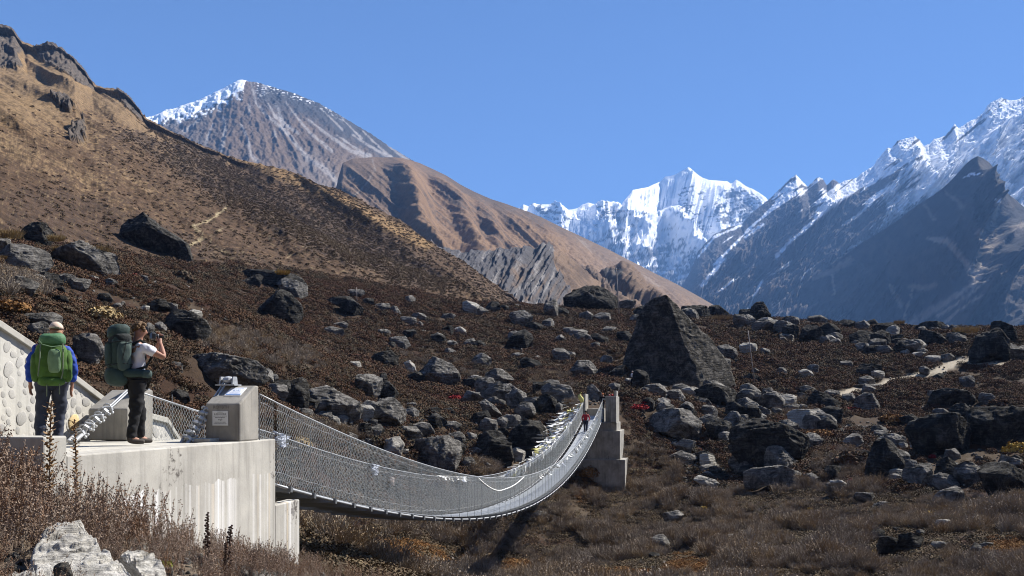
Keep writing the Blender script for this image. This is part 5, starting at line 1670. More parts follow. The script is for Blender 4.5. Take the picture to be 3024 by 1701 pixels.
ROCK = {
    'd': rock_mat('dark_boulder_rock', (0.036, 0.034, 0.031), (0.20, 0.19, 0.17), (0.010, 0.010, 0.010), 0.22),
    'g': rock_mat('grey_boulder_rock', (0.090, 0.085, 0.077), (0.36, 0.34, 0.31), (0.014, 0.014, 0.014), 0.55),
    'p': rock_mat('pale_boulder_rock', (0.12, 0.113, 0.102), (0.34, 0.32, 0.29), (0.028, 0.027, 0.025), 0.6),
    'w': rock_mat('white_boulder_rock', (0.30, 0.283, 0.25), (0.50, 0.475, 0.425), (0.09, 0.085, 0.076), 0.7),
}
ROCK['m'] = rock_mat('brown_boulder_rock', (0.052, 0.048, 0.042), (0.27, 0.25, 0.22), (0.013, 0.013, 0.012), 0.35)
ROCK['n'] = rock_mat('near_white_rock', (0.50, 0.475, 0.42), (0.68, 0.655, 0.60), (0.17, 0.155, 0.135), 0.7, 6.0)
_ICO = {}


def ico(level):
    if level not in _ICO:
        bm = bmesh.new()
        bmesh.ops.create_icosphere(bm, subdivisions=level, radius=1.0)
        v = np.array([x.co[:] for x in bm.verts]); f = np.array([[q.index for q in x.verts] for x in bm.faces])
        bm.free()
        _ICO[level] = (v, f)
    return _ICO[level]


def rock_verts(u, theta_r, depth, seed, planes=12, amp=0.05, keep=True, cuts=None, ledge=0.75):
    """u: unit sphere points; theta_r: silhouette radius for an angle; returns points about the centre"""
    rg = np.random.default_rng(seed)
    m = np.hypot(u[:, 0], u[:, 2])
    th = np.arctan2(u[:, 2], u[:, 0])
    R = theta_r(th)
    a = np.where(m > 1e-6, m ** 0.45, 0)
    p = np.stack([np.cos(th) * R * a, np.sign(u[:, 1]) * np.abs(u[:, 1]) ** 0.85 * depth, np.sin(th) * R * a], 1)
    size = float(np.mean(R))
    o = rg.uniform(0, 99, 3)
    q = p / size
    nz = vn3(q[:, 0] * 1.7 + o[0], q[:, 1] * 1.7 + o[1], q[:, 2] * 1.7 + o[2], seed) - 0.5
    L = np.linalg.norm(p, axis=1)[:, None] + 1e-9
    p = p + p / L * (size * amp * 1.6 * nz)[:, None]
    for k in range(planes + (len(cuts) if cuts else 0)):
        n = rg.normal(size=3)
        fr = rg.uniform(0.50, 0.82) if keep else rg.uniform(0.38, 0.72)
        if keep and abs(n[1]) < 0.6 * np.linalg.norm(n):
            n[1] = math.copysign(1.1 * np.linalg.norm(n), n[1] if n[1] else 1)
        if keep and k < 5:
            n = np.array([(0.55, -0.75, 0.75), (-0.7, -0.8, 0.15), (0.2, -1.0, -0.2), (0.9, -0.7, -0.1), (-0.3, -0.7, 0.8)][k]) + rg.normal(size=3) * 0.22
        if k >= planes:
            n = np.array(cuts[k - planes][:3]); fr = cuts[k - planes][3]
        n = n / np.linalg.norm(n)
        h = p @ n
        lim = h.max() * fr
        over = np.clip(h - lim, 0, None)
        p = p - over[:, None] * n[None]
    q = p / size
    nz2 = 1 - np.abs(2 * vn3(q[:, 0] * 3.6 + o[1], q[:, 1] * 3.6 + o[2], q[:, 2] * 5.5 + o[0], seed + 1) - 1)
    nz3 = vn3(q[:, 0] * 9 + o[1], q[:, 1] * 9 + o[2], q[:, 2] * 12 + o[0], seed + 2) - 0.5
    nz4 = vn3(q[:, 0] * 21 + o[1], q[:, 1] * 21 + o[2], q[:, 2] * 24 + o[0], seed + 3) - 0.5
    L = np.linalg.norm(p, axis=1)[:, None] + 1e-9
    sd = rg.normal(size=3) + np.array([0.4, 0, 1.2]); sd /= np.linalg.norm(sd)
    hh = (q @ sd) * rg.uniform(3.0, 5.5) + 0.5 * nz3
    led = (hh - np.floor(hh)) ** 2
    p = p + p / L * (size * (amp * 0.9 * (nz2 ** 2 - 0.4) + amp * 0.9 * nz3 + amp * 0.8 * nz4 - amp * ledge * led * (len(u) > 600)))[:, None]
    return p


def boulder(outline, tone, label, depth=None, sink=0.12, group=None, dist=None, name='boulder', level=None, amp=0.05, cuts=None):
    """outline: silhouette in photo pixels; the rock stands where its foot meets the ground"""
    xs = [p[0] for p in outline]; ys = [p[1] for p in outline]
    w, h = max(xs) - min(xs), max(ys) - min(ys)
    cx, cv = (max(xs) + min(xs)) / 2, (max(ys) + min(ys)) / 2
    vb = max(ys)
    d = dist
    if d is None:
        for back in (0, 4, 10, 20, 35, 60):
            q = hit([cx], [vb - 0.06 * h + back])[0]
            if not np.isnan(q):
                d = float(q); break
        else:
            d = 140.0
    sc = d / F
    seed = int(cx * 7 + cv * 13) % 100000
    D = (depth if depth is not None else 0.42 * (min(w, h) * 0.6 + max(w, h) * 0.4)) * sc
    d_c = d + D * 0.6
    sc2 = d_c / F * (1.19 if w < 200 else 1.08)
    pts = np.array([((x - cx) * sc2 * (1.07 if w >= 200 else 1.0), -(y - cv) * sc2) for x, y in outline])
    # bottom goes a little into the ground
    pts[:, 1] = np.where(pts[:, 1] < -0.25 * h * sc2, pts[:, 1] - sink * h * sc2, pts[:, 1])
    nE = len(pts)

    def theta_r(th):
        dx, dz = np.cos(th), np.sin(th)
        best = np.full(th.shape, 1e9)
        for i in range(nE):
            a = pts[i]; b = pts[(i + 1) % nE]
            e = b - a
            den = dx * e[1] - dz * e[0]
            den = np.where(np.abs(den) < 1e-9, 1e-9, den)
            t = (a[0] * e[1] - a[1] * e[0]) / den
            s_ = (a[0] * dz - a[1] * dx) / den
            ok = (t > 0) & (s_ >= -1e-6) & (s_ <= 1 + 1e-6)
            best = np.where(ok & (t < best), t, best)
        return np.where(best > 1e8, np.abs(pts).mean(), best)

    lv = level or (6 if w > 220 else 5 if w > 60 else 4)
    u, f = ico(lv)
    p = rock_verts(u, theta_r, D, seed, planes=(10 if w > 60 else 6) if not cuts else 2 if w > 250 else 6, amp=amp, cuts=cuts, ledge=0.15 if (cuts and w > 250) else 0.75)
    loc = P(cx, cv - 0.04 * h, d_c)
    me = mesh_np(name, p, f)
    o = link(name, me, ROCK[tone])
    o.location = loc
    tag(o, label, 'boulder' if name == 'boulder' else 'rock', group)
    return o


def bb(x0, y0, x1, y1, lean=0.0, k=0):
    """an uneven outline inside a pixel box"""
    rg = random.Random(int(x0 * 31 + y0))
    k = k or rg.choice((5, 6, 6, 7))
    ph0 = rg.uniform(0, 6.28)
    out = []
    for i in range(k):
        a = ph0 + 2 * math.pi * (i + rg.uniform(-0.3, 0.3)) / k
        c, s = math.cos(a), math.sin(a)
        r = rg.uniform(0.9, 1.14)
        X = math.copysign(abs(c) ** 0.8, c) * r; Y = math.copysign(abs(s) ** 0.8, s) * r
        X += lean * Y
        out.append(((x0 + x1) / 2 + X * (x1 - x0) / 2, (y0 + y1) / 2 - Y * (y1 - y0) / 2))
    return out


G_H = 'boulders scattered over the heath'
BL = [
    ([(1852, 1140), (1858, 1098), (1872, 1040), (1902, 955), (1926, 912), (1945, 899), (1968, 896), (1995, 918), (2038, 966), (2098, 1021), (2140, 1088), (2162, 1150), (2080, 1158), (1937, 1150)], 'm', 'tallest dark pyramid shaped boulder with a long sloping right side'),
    ([(331, 715), (339, 678), (373, 657), (397, 630), (418, 628), (439, 649), (468, 678), (505, 699), (538, 724), (553, 768), (497, 771), (414, 756), (345, 735)], 'd', 'big dark hump backed boulder alone at the foot of the brown hillside'),
    ([(153, 761), (166, 740), (207, 715), (248, 724), (298, 748), (331, 757), (344, 790), (341, 812), (290, 808), (232, 788), (180, 778)], 'g', 'long grey boulder carrying a mat of golden grass on its top'),
    (bb(70, 664, 158, 728, -0.3), 'd', 'dark slab boulder uphill and left of the grass topped boulder'),
    ([(170, 686), (178, 665), (195, 649), (215, 652), (223, 672), (220, 688)], 'd', 'small dark pointed boulder between the two biggest ones of the left slope'),
    (bb(-20, 730, 141, 800, -0.2), 'p', 'broad pale boulder under the golden tuft at the left edge'),
    (bb(-30, 700, 26, 756), 'g', 'grey boulder cut by the left edge above the broad pale one'),
    (bb(12, 820, 104, 874, -0.2), 'p', 'grey white boulder alone in the heath above the cream cap'),
    (bb(101, 806, 182, 845), 'd', 'dark low boulder next to the grey white one above the hikers'),
    (bb(157, 809, 216, 836), 'g', 'flat grey boulder behind the dark low one above the hikers'),
    (bb(190, 826, 268, 856), 'p', 'pale flat boulder right of the dark low pair above the hikers'),
    (bb(260, 814, 288, 838), 'w', 'small whitish rock above the pale flat boulder'),
    (bb(153, 874, 198, 905), 'd', 'small dark boulder straight above the cream cap'),
    (bb(198, 880, 243, 902), 'p', 'small pale boulder touching the small dark one above the cap'),
    (bb(286, 868, 332, 898), 'd', 'small dark boulder midway between the heads of the two hikers'),
    (bb(334, 896, 361, 921), 'p', 'small pale rock just above the curly haired hiker'),
    (bb(417, 902, 440, 928), 'w', 'small whitish rock left of the humped dark boulder beyond the camera'),
    (bb(438, 886, 500, 926, -0.2), 'd', 'dark humped boulder up and right of the raised camera'),
    ([(486, 984), (501, 951), (493, 935), (522, 920), (567, 930), (600, 951), (613, 976), (596, 999), (517, 1000)], 'd', 'large rounded dark boulder right of the raised camera'),
    (bb(450, 953, 490, 988), 'g', 'grey boulder leaning on the large rounded one beside the camera'),
    (bb(417, 953, 452, 992), 'g', 'mottled boulder directly behind the raised camera'),
    (bb(74, 924, 184, 966), 'g', 'wide grey boulder just behind the cream cap'),
    (bb(80, 950, 143, 1010), 'g', 'mottled boulder left of the cream cap'),
    (bb(208, 988, 296, 1080, -0.2), 'g', 'tall lichen mottled boulder between the two hikers'),
    ([(710, 806), (735, 800), (800, 803), (858, 812), (900, 830), (895, 850), (860, 848), (800, 838), (730, 828)], 'd', 'dark overhanging slab with yellow grass on top high on the left heath'),
    (bb(710, 814, 787, 858), 'd', 'dark block below the left end of the yellow topped slab'),
    (bb(820, 820, 906, 882, -0.3), 'g', 'grey boulder below the right end of the yellow topped slab'),
    ([(758, 905), (787, 885), (824, 864), (849, 873), (878, 902), (886, 935), (849, 949), (766, 951)], 'd', 'large black boulder in the heath below the yellow topped slab'),
    ([(531, 1090), (545, 1072), (575, 1052), (636, 1048), (691, 1058), (741, 1071), (771, 1099), (774, 1125), (700, 1155), (640, 1158), (575, 1149), (540, 1120)], 'g', 'very large flat grey boulder speckled with lichen above the plaque pillar'),
    (bb(490, 1070, 555, 1102), 'g', 'grey boulder at the left end of the very large flat one'),
    (bb(484, 1152, 556, 1196), 'd', 'dark boulder seen through the mesh beside the black trousers'),
    (bb(770, 1090, 803, 1140), 'g', 'grey boulder at the right end of the very large flat one'),
    (bb(776, 1136, 856, 1184), 'p', 'pale lumpy boulder behind the start of the bridge rail'),
    ([(855, 1200), (854, 1135), (870, 1125), (900, 1123), (908, 1150), (905, 1205), (880, 1212)], 'd', 'upright dark block above the upper mesh near the pillar'),
    ([(905, 1183), (916, 1160), (943, 1154), (962, 1149), (1000, 1168), (1042, 1187), (1059, 1206), (1045, 1238), (996, 1246), (913, 1240)], 'g', 'big striped grey boulder pair sloping right above the bridge mesh'),
    (bb(866, 1208, 914, 1238), 'g', 'small grey boulder below the upright dark block'),
    (bb(934, 1218, 978, 1245), 'p', 'small pale boulder under the big striped one'),
    (bb(960, 1238, 1005, 1264), 'd', 'small dark boulder close to the upper rail below the striped one'),
    (bb(980, 1226, 1030, 1252), 'p', 'pale flat rock beside the small dark boulder at the rail'),
    (bb(1049, 1105, 1127, 1178, 0.0), 'g', 'tall blocky boulder with a lichen grey right side in mid heath'),
    (bb(1112, 1132, 1173, 1184, -0.2), 'd', 'black leaning boulder beside the tall blocky one'),
    (bb(1120, 1100, 1142, 1142), 'd', 'narrow dark rock behind the tall blocky boulder'),
    (bb(1025, 1066, 1067, 1088), 'w', 'white low rock left of the dark tent shaped boulder'),
    ([(1074, 1080), (1110, 1048), (1148, 1038), (1172, 1056), (1182, 1082)], 'd', 'dark tent shaped boulder in the middle heath'),
    ([(1194, 1072), (1202, 1062), (1222, 1078), (1230, 1100), (1226, 1110), (1206, 1098)], 'w', 'white wedge of rock right of the dark tent shaped boulder'),
    ([(1230, 1093), (1261, 1062), (1284, 1062), (1327, 1079), (1346, 1102), (1358, 1128), (1296, 1143), (1242, 1120)], 'g', 'large layered boulder split by a dark crack in mid heath'),
    (bb(1192, 1100, 1250, 1132), 'd', 'dark flat boulder at the left foot of the layered one'),
    ([(1099, 1196), (1148, 1176), (1171, 1196), (1194, 1225), (1190, 1249), (1167, 1257), (1080, 1242), (1064, 1217)], 'g', 'grey slab boulder sloping down towards the mesh'),
    (bb(1184, 1257, 1248, 1314, -0.4), 'g', 'slanting grey slab beside the cream boulder'),
    (bb(1032, 1254, 1110, 1298), 'd', 'dark boulder left of the cream boulder at the rail'),
    (bb(1094, 1256, 1126, 1296), 'g', 'grey block between the dark boulder and the cream one'),
    (bb(1132, 1292, 1190, 1352), 'w', 'cream round boulder right above the bridge rail'),
    (bb(1188, 1326, 1206, 1344), 'w', 'small cream stone beside the cream round boulder'),
    ([(1203, 1335), (1215, 1318), (1240, 1306), (1307, 1297), (1349, 1312), (1361, 1365), (1374, 1394), (1326, 1398), (1224, 1370)], 'g', 'huge block with a pale flat top just above the middle of the rail'),
    (bb(1364, 1352, 1404, 1392), 'g', 'dark grey boulder right of the huge flat topped block'),
    ([(1414, 1134), (1440, 1106), (1462, 1094), (1478, 1095), (1510, 1117), (1520, 1132), (1490, 1144)], 'g', 'pointed grey boulder topping the big rock pile'),
    (bb(1370, 1116, 1418, 1150), 'd', 'dark boulder at the left of the big rock pile'),
    (bb(1401, 1116, 1460, 1182), 'g', 'mottled upright boulder in the big rock pile'),
    (bb(1456, 1132, 1516, 1200), 'g', 'mottled tall boulder in the centre of the big rock pile'),
    (bb(1500, 1150, 1554, 1212), 'g', 'rounded grey boulder on the right of the big rock pile'),
    ([(1413, 1180), (1426, 1178), (1460, 1202), (1490, 1232), (1482, 1240), (1440, 1227)], 'p', 'pale wedge lying in front of the big rock pile'),
    (bb(1520, 1192, 1580, 1240), 'g', 'lumpy grey boulder at the right foot of the big rock pile'),
    (bb(1584, 1172, 1643, 1222), 'd', 'dark boulder left of the flags at the far bridge end'),
    (bb(1640, 1193, 1664, 1224), 'p', 'pale small boulder left of the flags at the far bridge end'),
    (bb(1398, 1212, 1448, 1260), 'd', 'dark boulder below the pale wedge'),
    (bb(1420, 1240, 1468, 1284), 'p', 'pale rounded boulder below the pale wedge'),
    (bb(1464, 1234, 1508, 1266), 'g', 'flat grey boulder below the big rock pile'),
    ([(1408, 1345), (1420, 1292), (1450, 1281), (1510, 1284), (1514, 1330), (1500, 1368), (1430, 1374)], 'd', 'dark boulder with a pale top left of the square black one'),
    ([(1493, 1326), (1514, 1281), (1545, 1257), (1593, 1253), (1603, 1276), (1600, 1330), (1570, 1352), (1545, 1366), (1500, 1360)], 'd', 'square black boulder with a lit left edge near the flags'),
    ([(1681, 1082), (1690, 1069), (1740, 1071), (1765, 1092), (1785, 1112), (1760, 1121), (1712, 1117)], 'g', 'flat grey slab left of the tallest boulder'),
    ([(1783, 1128), (1800, 1104), (1830, 1082), (1852, 1082), (1856, 1128)], 'd', 'dark wedge at the left foot of the tallest boulder'),
    ([(1871, 1160), (1873, 1105), (1885, 1097), (1908, 1099), (1916, 1125), (1912, 1162)], 'd', 'upright dark rock beside the person on the path'),
    ([(1732, 1180), (1738, 1140), (1752, 1138), (1782, 1172), (1780, 1186)], 'p', 'pale pointed rock at the far end of the bridge'),
    (bb(1795, 1132, 1834, 1160), 'g', 'grey rock behind the people at the far bridge end'),
    (bb(1840, 1118, 1870, 1136), 'w', 'whitish stone on the path below the tallest boulder'),
    (bb(1897, 1136, 1967, 1180), 'p', 'pale blocky boulder at the left of the boulder field'),
    (bb(1968, 1150, 2026, 1194, -0.3), 'p', 'pale boulder with a shaded underside second in the boulder field'),
    (bb(2053, 1142, 2172, 1196), 'd', 'wide black boulder right below the tallest boulder'),
    (bb(1898, 1176, 1933, 1210), 'd', 'dark round boulder beside the bright red shrub'),
    (bb(1930, 1190, 1995, 1222), 'g', 'grey lumpy boulder above the layered slab'),
    (bb(2010, 1190, 2052, 1226, -0.3), 'p', 'pale slanted rock above the layered slab'),
    (bb(2074, 1199, 2118, 1232, -0.3), 'p', 'pale flat topped rock below the wide black boulder'),
    (bb(2142, 1192, 2204, 1236, -0.3), 'd', 'dark slanted rock right of the wide black boulder'),
    ([(2206, 1246), (2208, 1215), (2216, 1192), (2225, 1192), (2248, 1222), (2266, 1246)], 'd', 'black fin shaped rock in the boulder field'),
    ([(1903, 1236), (1920, 1217), (2030, 1219), (2061, 1250), (2074, 1278), (2096, 1304), (2030, 1299), (1925, 1264)], 'g', 'long layered grey slab in the boulder field'),
    (bb(2052, 1226, 2112, 1263), 'p', 'pale faceted boulder right of the layered slab'),
    (bb(2088, 1244, 2172, 1306, -0.2), 'd', 'dark boulder with a lit right edge beside the layered slab'),
    ([(2134, 1250), (2160, 1222), (2178, 1224), (2192, 1262), (2184, 1288), (2150, 1270)], 'g', 'dark boulder with a pale top left of the giant dome'),
    ([(2170, 1330), (2182, 1275), (2205, 1252), (2252, 1247), (2315, 1266), (2366, 1292), (2403, 1313), (2413, 1344), (2397, 1378), (2315, 1392), (2200, 1368)], 'd', 'giant black dome boulder with a lit rim on the right'),
    ([(2260, 1352), (2270, 1330), (2289, 1317), (2315, 1330), (2345, 1362), (2368, 1388), (2273, 1392)], 'g', 'pointed grey boulder in front of the giant black dome'),
    (bb(2302, 1241, 2350, 1277), 'g', 'round grey boulder behind the giant black dome'),
    (bb(2157, 1342, 2234, 1403, -0.1), 'g', 'pale and dark speckled boulder left in front of the giant dome'),
    (bb(2184, 1374, 2240, 1414), 'd', 'small angular dark boulder in front of the giant dome'),
    ([(2193, 1420), (2210, 1400), (2237, 1390), (2304, 1383), (2356, 1401), (2390, 1430), (2356, 1452), (2263, 1430), (2205, 1436)], 'g', 'low layered boulder lying at the edge of the grey thicket'),
    (bb(1992, 1300, 2056, 1340, -0.3), 'p', 'pale boulder at the edge of the thicket below the layered slab'),
    (bb(1985, 1334, 2075, 1376, -0.4), 'p', 'cream rubble slab at the edge of the grey thicket'),
    (bb(2064, 1372, 2114, 1396), 'g', 'grey rock in the pale rubble by the thicket'),
    (bb(2072, 1394, 2112, 1416), 'p', 'white rimmed rock in the pale rubble by the thicket'),
    ([(2052, 1418), (2070, 1408), (2110, 1420), (2142, 1445), (2110, 1448), (2070, 1432)], 'w', 'brightest white slab at the edge of the grey thicket'),
    (bb(2105, 1401, 2156, 1429), 'd', 'dark block beside the brightest white slab'),
    ([(2357, 1242), (2397, 1209), (2418, 1203), (2444, 1222), (2461, 1258), (2449, 1268), (2372, 1252)], 'p', 'white grey lichen covered boulder above the rubble field'),
    (bb(2390, 1160, 2458, 1206, -0.2), 'd', 'black rounded boulder behind the white grey lichen covered one'),
    (bb(2432, 1200, 2492, 1258), 'd', 'dull brown boulder right of the white grey lichen covered one'),
    (bb(2290, 1176, 2338, 1200), 'p', 'light grey low rock in the brush above the giant dome'),
    ([(2306, 1172), (2318, 1170), (2352, 1188), (2354, 1196), (2338, 1194)], 'w', 'white flat sliver of rock in the brush above the giant dome'),
    (bb(2365, 1140, 2408, 1162, -0.4), 'p', 'pale flat rock above the black rounded boulder'),
    ([(2526, 1206), (2534, 1180), (2558, 1164), (2591, 1173), (2610, 1196), (2622, 1216), (2563, 1214)], 'g', 'half black half pale wedge boulder under the footpath'),
    (bb(2528, 1135, 2612, 1150), 'g', 'flat grey rock along the lower side of the footpath'),
    (bb(2533, 1078, 2612, 1112), 'd', 'black rounded boulder just above the footpath'),
    (bb(2714, 1084, 2748, 1108), 'g', 'small block standing at the upper edge of the footpath'),
    (bb(2752, 1104, 2794, 1124), 'd', 'dark flat rock just under the wide bend of the footpath'),
    ([(2755, 1190), (2770, 1160), (2800, 1152), (2840, 1157), (2879, 1178), (2912, 1207), (2840, 1200), (2757, 1196)], 'd', 'low black dome boulder under the wide bend of the footpath'),
    ([(2880, 1325), (2876, 1235), (2885, 1210), (2960, 1208), (3060, 1207), (3080, 1320), (2960, 1330)], 'd', 'huge flat topped black block at the right edge'),
    ([(2693, 1275), (2710, 1252), (2755, 1236), (2822, 1229), (2869, 1261), (2900, 1294), (2870, 1350), (2781, 1358), (2725, 1330)], 'd', 'huge black boulder with a mossy pale crown left of the flat topped block'),
    (bb(2667, 1228, 2722, 1263, -0.3), 'd', 'dark slanted boulder left of the huge mossy crowned one'),
    (bb(2815, 1196, 2878, 1250, -0.2), 'd', 'rough dark boulder above the gap between the two huge ones'),
    (bb(2756, 1208, 2806, 1230), 'p', 'white topped flat rock behind the huge mossy crowned one'),
    ([(2566, 1398), (2579, 1349), (2596, 1312), (2625, 1307), (2645, 1315), (2662, 1344), (2680, 1390), (2667, 1416), (2589, 1420)], 'd', 'black pyramid boulder with a lichen top beside the rubble field'),
    (bb(2675, 1376, 2764, 1440, -0.1), 'g', 'boulder with a bright yellowish crown beside the black pyramid one'),
    (bb(2740, 1400, 2832, 1452, -0.5), 'g', 'grey sloping boulder behind the yellowish crowned one'),
    ([(2760, 1395), (2766, 1362), (2786, 1352), (2815, 1368), (2834, 1400), (2828, 1432), (2800, 1436), (2765, 1420)], 'd', 'dark ribbed boulder right of the yellowish crowned one'),
    ([(2822, 1375), (2838, 1360), (2862, 1362), (2890, 1385), (2906, 1404), (2890, 1434), (2850, 1434), (2830, 1412)], 'g', 'grey faceted boulder fourth from the black pyramid one'),
    ([(2895, 1405), (2925, 1370), (2955, 1368), (3000, 1392), (3040, 1400), (3050, 1466), (2990, 1472), (2920, 1450)], 'd', 'large dark boulder with a pale back at the right edge'),
    (bb(2940, 1346, 3018, 1394, -0.3), 'p', 'pale boulder leaning behind the dark one at the right edge'),
    (bb(2618, 1288, 2690, 1326, -0.3), 'p', 'bright flat slab above the black pyramid boulder'),
    (bb(2586, 1270, 2622, 1300, -0.3), 'p', 'bright narrow slab at the top of the rubble field'),
    ([(2756, 1504), (2764, 1468), (2790, 1445), (2818, 1440), (2838, 1455), (2848, 1480), (2838, 1506)], 'g', 'dome boulder with a pale cap standing in the thicket'),
    (bb(2458, 1420, 2524, 1462, -0.4), 'w', 'white speckled boulder at the upper edge of the thicket'),
    (bb(2530, 1456, 2598, 1488, -0.2), 'g', 'grey flat rock in the thicket under the black pyramid boulder'),
    (bb(2572, 1484, 2638, 1504), 'g', 'low grey slab sunk in the thicket'),
    (bb(2598, 1592, 2654, 1644), 'd', 'dark block with a pale top low in the thicket'),
    (bb(2660, 1576, 2728, 1628), 'd', 'dark rounded boulder beside the pale topped block low in the thicket'),
    (bb(2758, 1602, 2800, 1624, -0.3), 'w', 'white flat rock low in the thicket'),
    (bb(2868, 1606, 2898, 1642), 'p', 'pale upright rock low in the thicket'),
    (bb(2898, 1604, 2944, 1624), 'p', 'pale low rock beside the upright one in the thicket'),
    (bb(2954, 1500, 3012, 1528, -0.2), 'w', 'white rock in the thicket close to the right edge'),
    ([(2856, 1050), (2862, 1007), (2896, 985), (2936, 977), (2967, 1010), (2987, 1056), (2973, 1078), (2884, 1064)], 'd', 'massive dark boulder on the skyline close to the right edge'),
    ([(2928, 978), (2940, 957), (2958, 954), (2990, 975), (3022, 1006), (3010, 1018), (2940, 1014)], 'd', 'dark peaked boulder above the massive one near the right edge'),
    (bb(2990, 1024, 3060, 1072), 'g', 'grey boulder on the right edge below the skyline'),
    ([(2204, 946), (2226, 908), (2238, 897), (2254, 899), (2270, 925), (2284, 950), (2262, 956), (2225, 952)], 'd', 'tallest dark boulder on the skyline left of the pale mountain scree'),
    (bb(2164, 934, 2232, 976), 'g', 'grey boulder below and left of the tallest one on the skyline'),
    (bb(2186, 917, 2236, 948, -0.2), 'd', 'dark faceted boulder left of the tallest one on the skyline'),
    (bb(2218, 946, 2294, 990, -0.2), 'g', 'pale grey boulder below the tallest one on the skyline'),
    ([(2014, 922), (2022, 906), (2050, 902), (2090, 908), (2102, 930), (2096, 944), (2040, 944)], 'd', 'black flat boulder on the skyline right of the tallest pyramid'),
    (bb(2016, 914, 2064, 950, -0.3), 'g', 'pale boulder in front of the black flat one on the skyline'),
    ([(2094, 922), (2100, 906), (2124, 905), (2150, 925), (2164, 946), (2120, 944)], 'd', 'black sloping boulder second from the tallest pyramid on the skyline'),
    (bb(2296, 934, 2368, 966), 'g', 'grey layered outcrop on the skyline'),
    (bb(2305, 962, 2366, 1004), 'd', 'dark block under the grey layered outcrop'),
    (bb(2358, 958, 2430, 1010), 'd', 'black square boulder on the skyline in the row'),
    (bb(2428, 960, 2484, 1006, -0.2), 'd', 'black boulder with a pale right edge in the skyline row'),
    (bb(2390, 936, 2446, 964, -0.2), 'g', 'grey boulder peeping over the skyline row'),
    (bb(2468, 944, 2534, 976), 'd', 'low dark boulder on the skyline after the row'),
    (bb(2515, 980, 2580, 1024), 'd', 'rounded dark boulder under the skyline'),
    ([(2576, 1018), (2580, 990), (2610, 976), (2630, 986), (2644, 1020), (2610, 1026)], 'd', 'angular dark boulder right of the rounded one under the skyline'),
    (bb(2578, 956, 2666, 996, -0.3), 'd', 'long dark slab tilted along the skyline'),
    (bb(2554, 945, 2602, 968), 'd', 'small dark peak of rock on the skyline'),
    (bb(2645, 954, 2686, 974), 'd', 'small square rock alone on the skyline'),
    (bb(2712, 951, 2804, 984), 'd', 'dark roof shaped boulder on the skyline'),
    (bb(2712, 980, 2796, 1028, -0.4), 'd', 'long dark slab under the roof shaped boulder'),
    (bb(2660, 1006, 2752, 1048, -0.4), 'g', 'grey slab sloping below the roof shaped boulder'),
    (bb(2800, 980, 2862, 1010), 'd', 'dark rock left of the massive skyline boulder'),
    (bb(2692, 1040, 2742, 1056, -0.2), 'w', 'whitish flat rocks at the top of the footpath'),
    (bb(2738, 1050, 2786, 1070, -0.2), 'w', 'white topped rock touching the wide bend of the footpath'),
    (bb(2780, 1046, 2820, 1066), 'g', 'grey round rock above the wide bend of the footpath'),
    (bb(2296, 1088, 2326, 1112, -0.2), 'p', 'white slanted rock in the middle of the right heath'),
    (bb(2388, 1078, 2420, 1108), 'g', 'grey rock with a bright fleck in the right heath'),
    (bb(2366, 1092, 2402, 1118, -0.5), 'w', 'bright white sliver beside the grey rock of the right heath'),
    (bb(2198, 1106, 2244, 1130, -0.4), 'd', 'dark rock behind the thin pole'),
    ([(1650, 925), (1663, 886), (1686, 860), (1728, 847), (1766, 851), (1800, 871), (1830, 898), (1828, 920), (1773, 928)], 'd', 'largest boulder on the middle skyline beside the wooden pole'),
    (bb(1606, 888, 1654, 944), 'g', 'pale boulder stack left of the largest middle skyline boulder'),
    (bb(1500, 922, 1576, 968), 'p', 'mottled pale boulder left of the wooden pole below the skyline'),
    (bb(1828, 888, 1882, 908), 'g', 'grey flat rock right of the wooden pole on the skyline'),
    (bb(1874, 908, 1916, 942), 'd', 'dark block touching the left side of the tallest pyramid'),
    (bb(1434, 892, 1477, 928), 'd', 'black cube like boulder where the hillside meets the heath'),
    ([(972, 885), (997, 877), (1032, 881), (1055, 900), (1088, 924), (1067, 934), (1016, 914)], 'd', 'long dark boulder under the hillside in the middle'),
    (bb(1108, 896, 1156, 922), 'g', 'grey rock in the pile under the hillside'),
    (bb(1146, 906, 1184, 936), 'p', 'pale rock at the right of the pile under the hillside'),
    (bb(1070, 880, 1104, 908), 'd', 'dark rock at the top of the pile under the hillside'),
    (bb(1024, 855, 1078, 882), 'g', 'heap of grey rock above the long dark boulder'),
    (bb(1182, 936, 1229, 960, -0.2), 'p', 'pale flat rock right of the pile under the hillside'),
    (bb(1212, 925, 1260, 948, -0.2), 'p', 'second pale flat rock right of the pile under the hillside'),
    (bb(1114, 974, 1152, 993, -0.2), 'p', 'pale pinkish rock alone in the middle heath'),
    (bb(1190, 975, 1228, 999), 'd', 'dark small boulder in the middle heath'),
    (bb(1142, 1012, 1170, 1036), 'd', 'black small rock above the tent shaped boulder'),
    (bb(1303, 926, 1342, 944), 'g', 'grey rock high in the middle heath'),
    ([(1488, 1030), (1506, 1005), (1521, 990), (1544, 975), (1564, 984), (1578, 1006), (1540, 1032)], 'd', 'dark boulder with a pale flat top in the upper middle heath'),
    (bb(1312, 1030, 1348, 1050), 'g', 'grey small boulder in the middle heath below the flat topped one'),
    (bb(1632, 1030, 1682, 1070, -0.2), 'p', 'pale boulder left of the tallest pyramid'),
    (bb(1396, 1044, 1455, 1093), 'g', 'striped upright boulder in the centre of the heath'),
    (bb(1505, 1043, 1556, 1061), 'p', 'pale flat rock right of the striped upright boulder'),
    (bb(1543, 1060, 1597, 1096, -0.3), 'd', 'black slanted rock right of the striped upright boulder'),
    (bb(1700, 984, 1748, 1010, -0.3), 'g', 'left rock of the small heap left of the tallest pyramid'),
    (bb(1750, 986, 1794, 1020, -0.4), 'd', 'right rock of the small heap left of the tallest pyramid'),
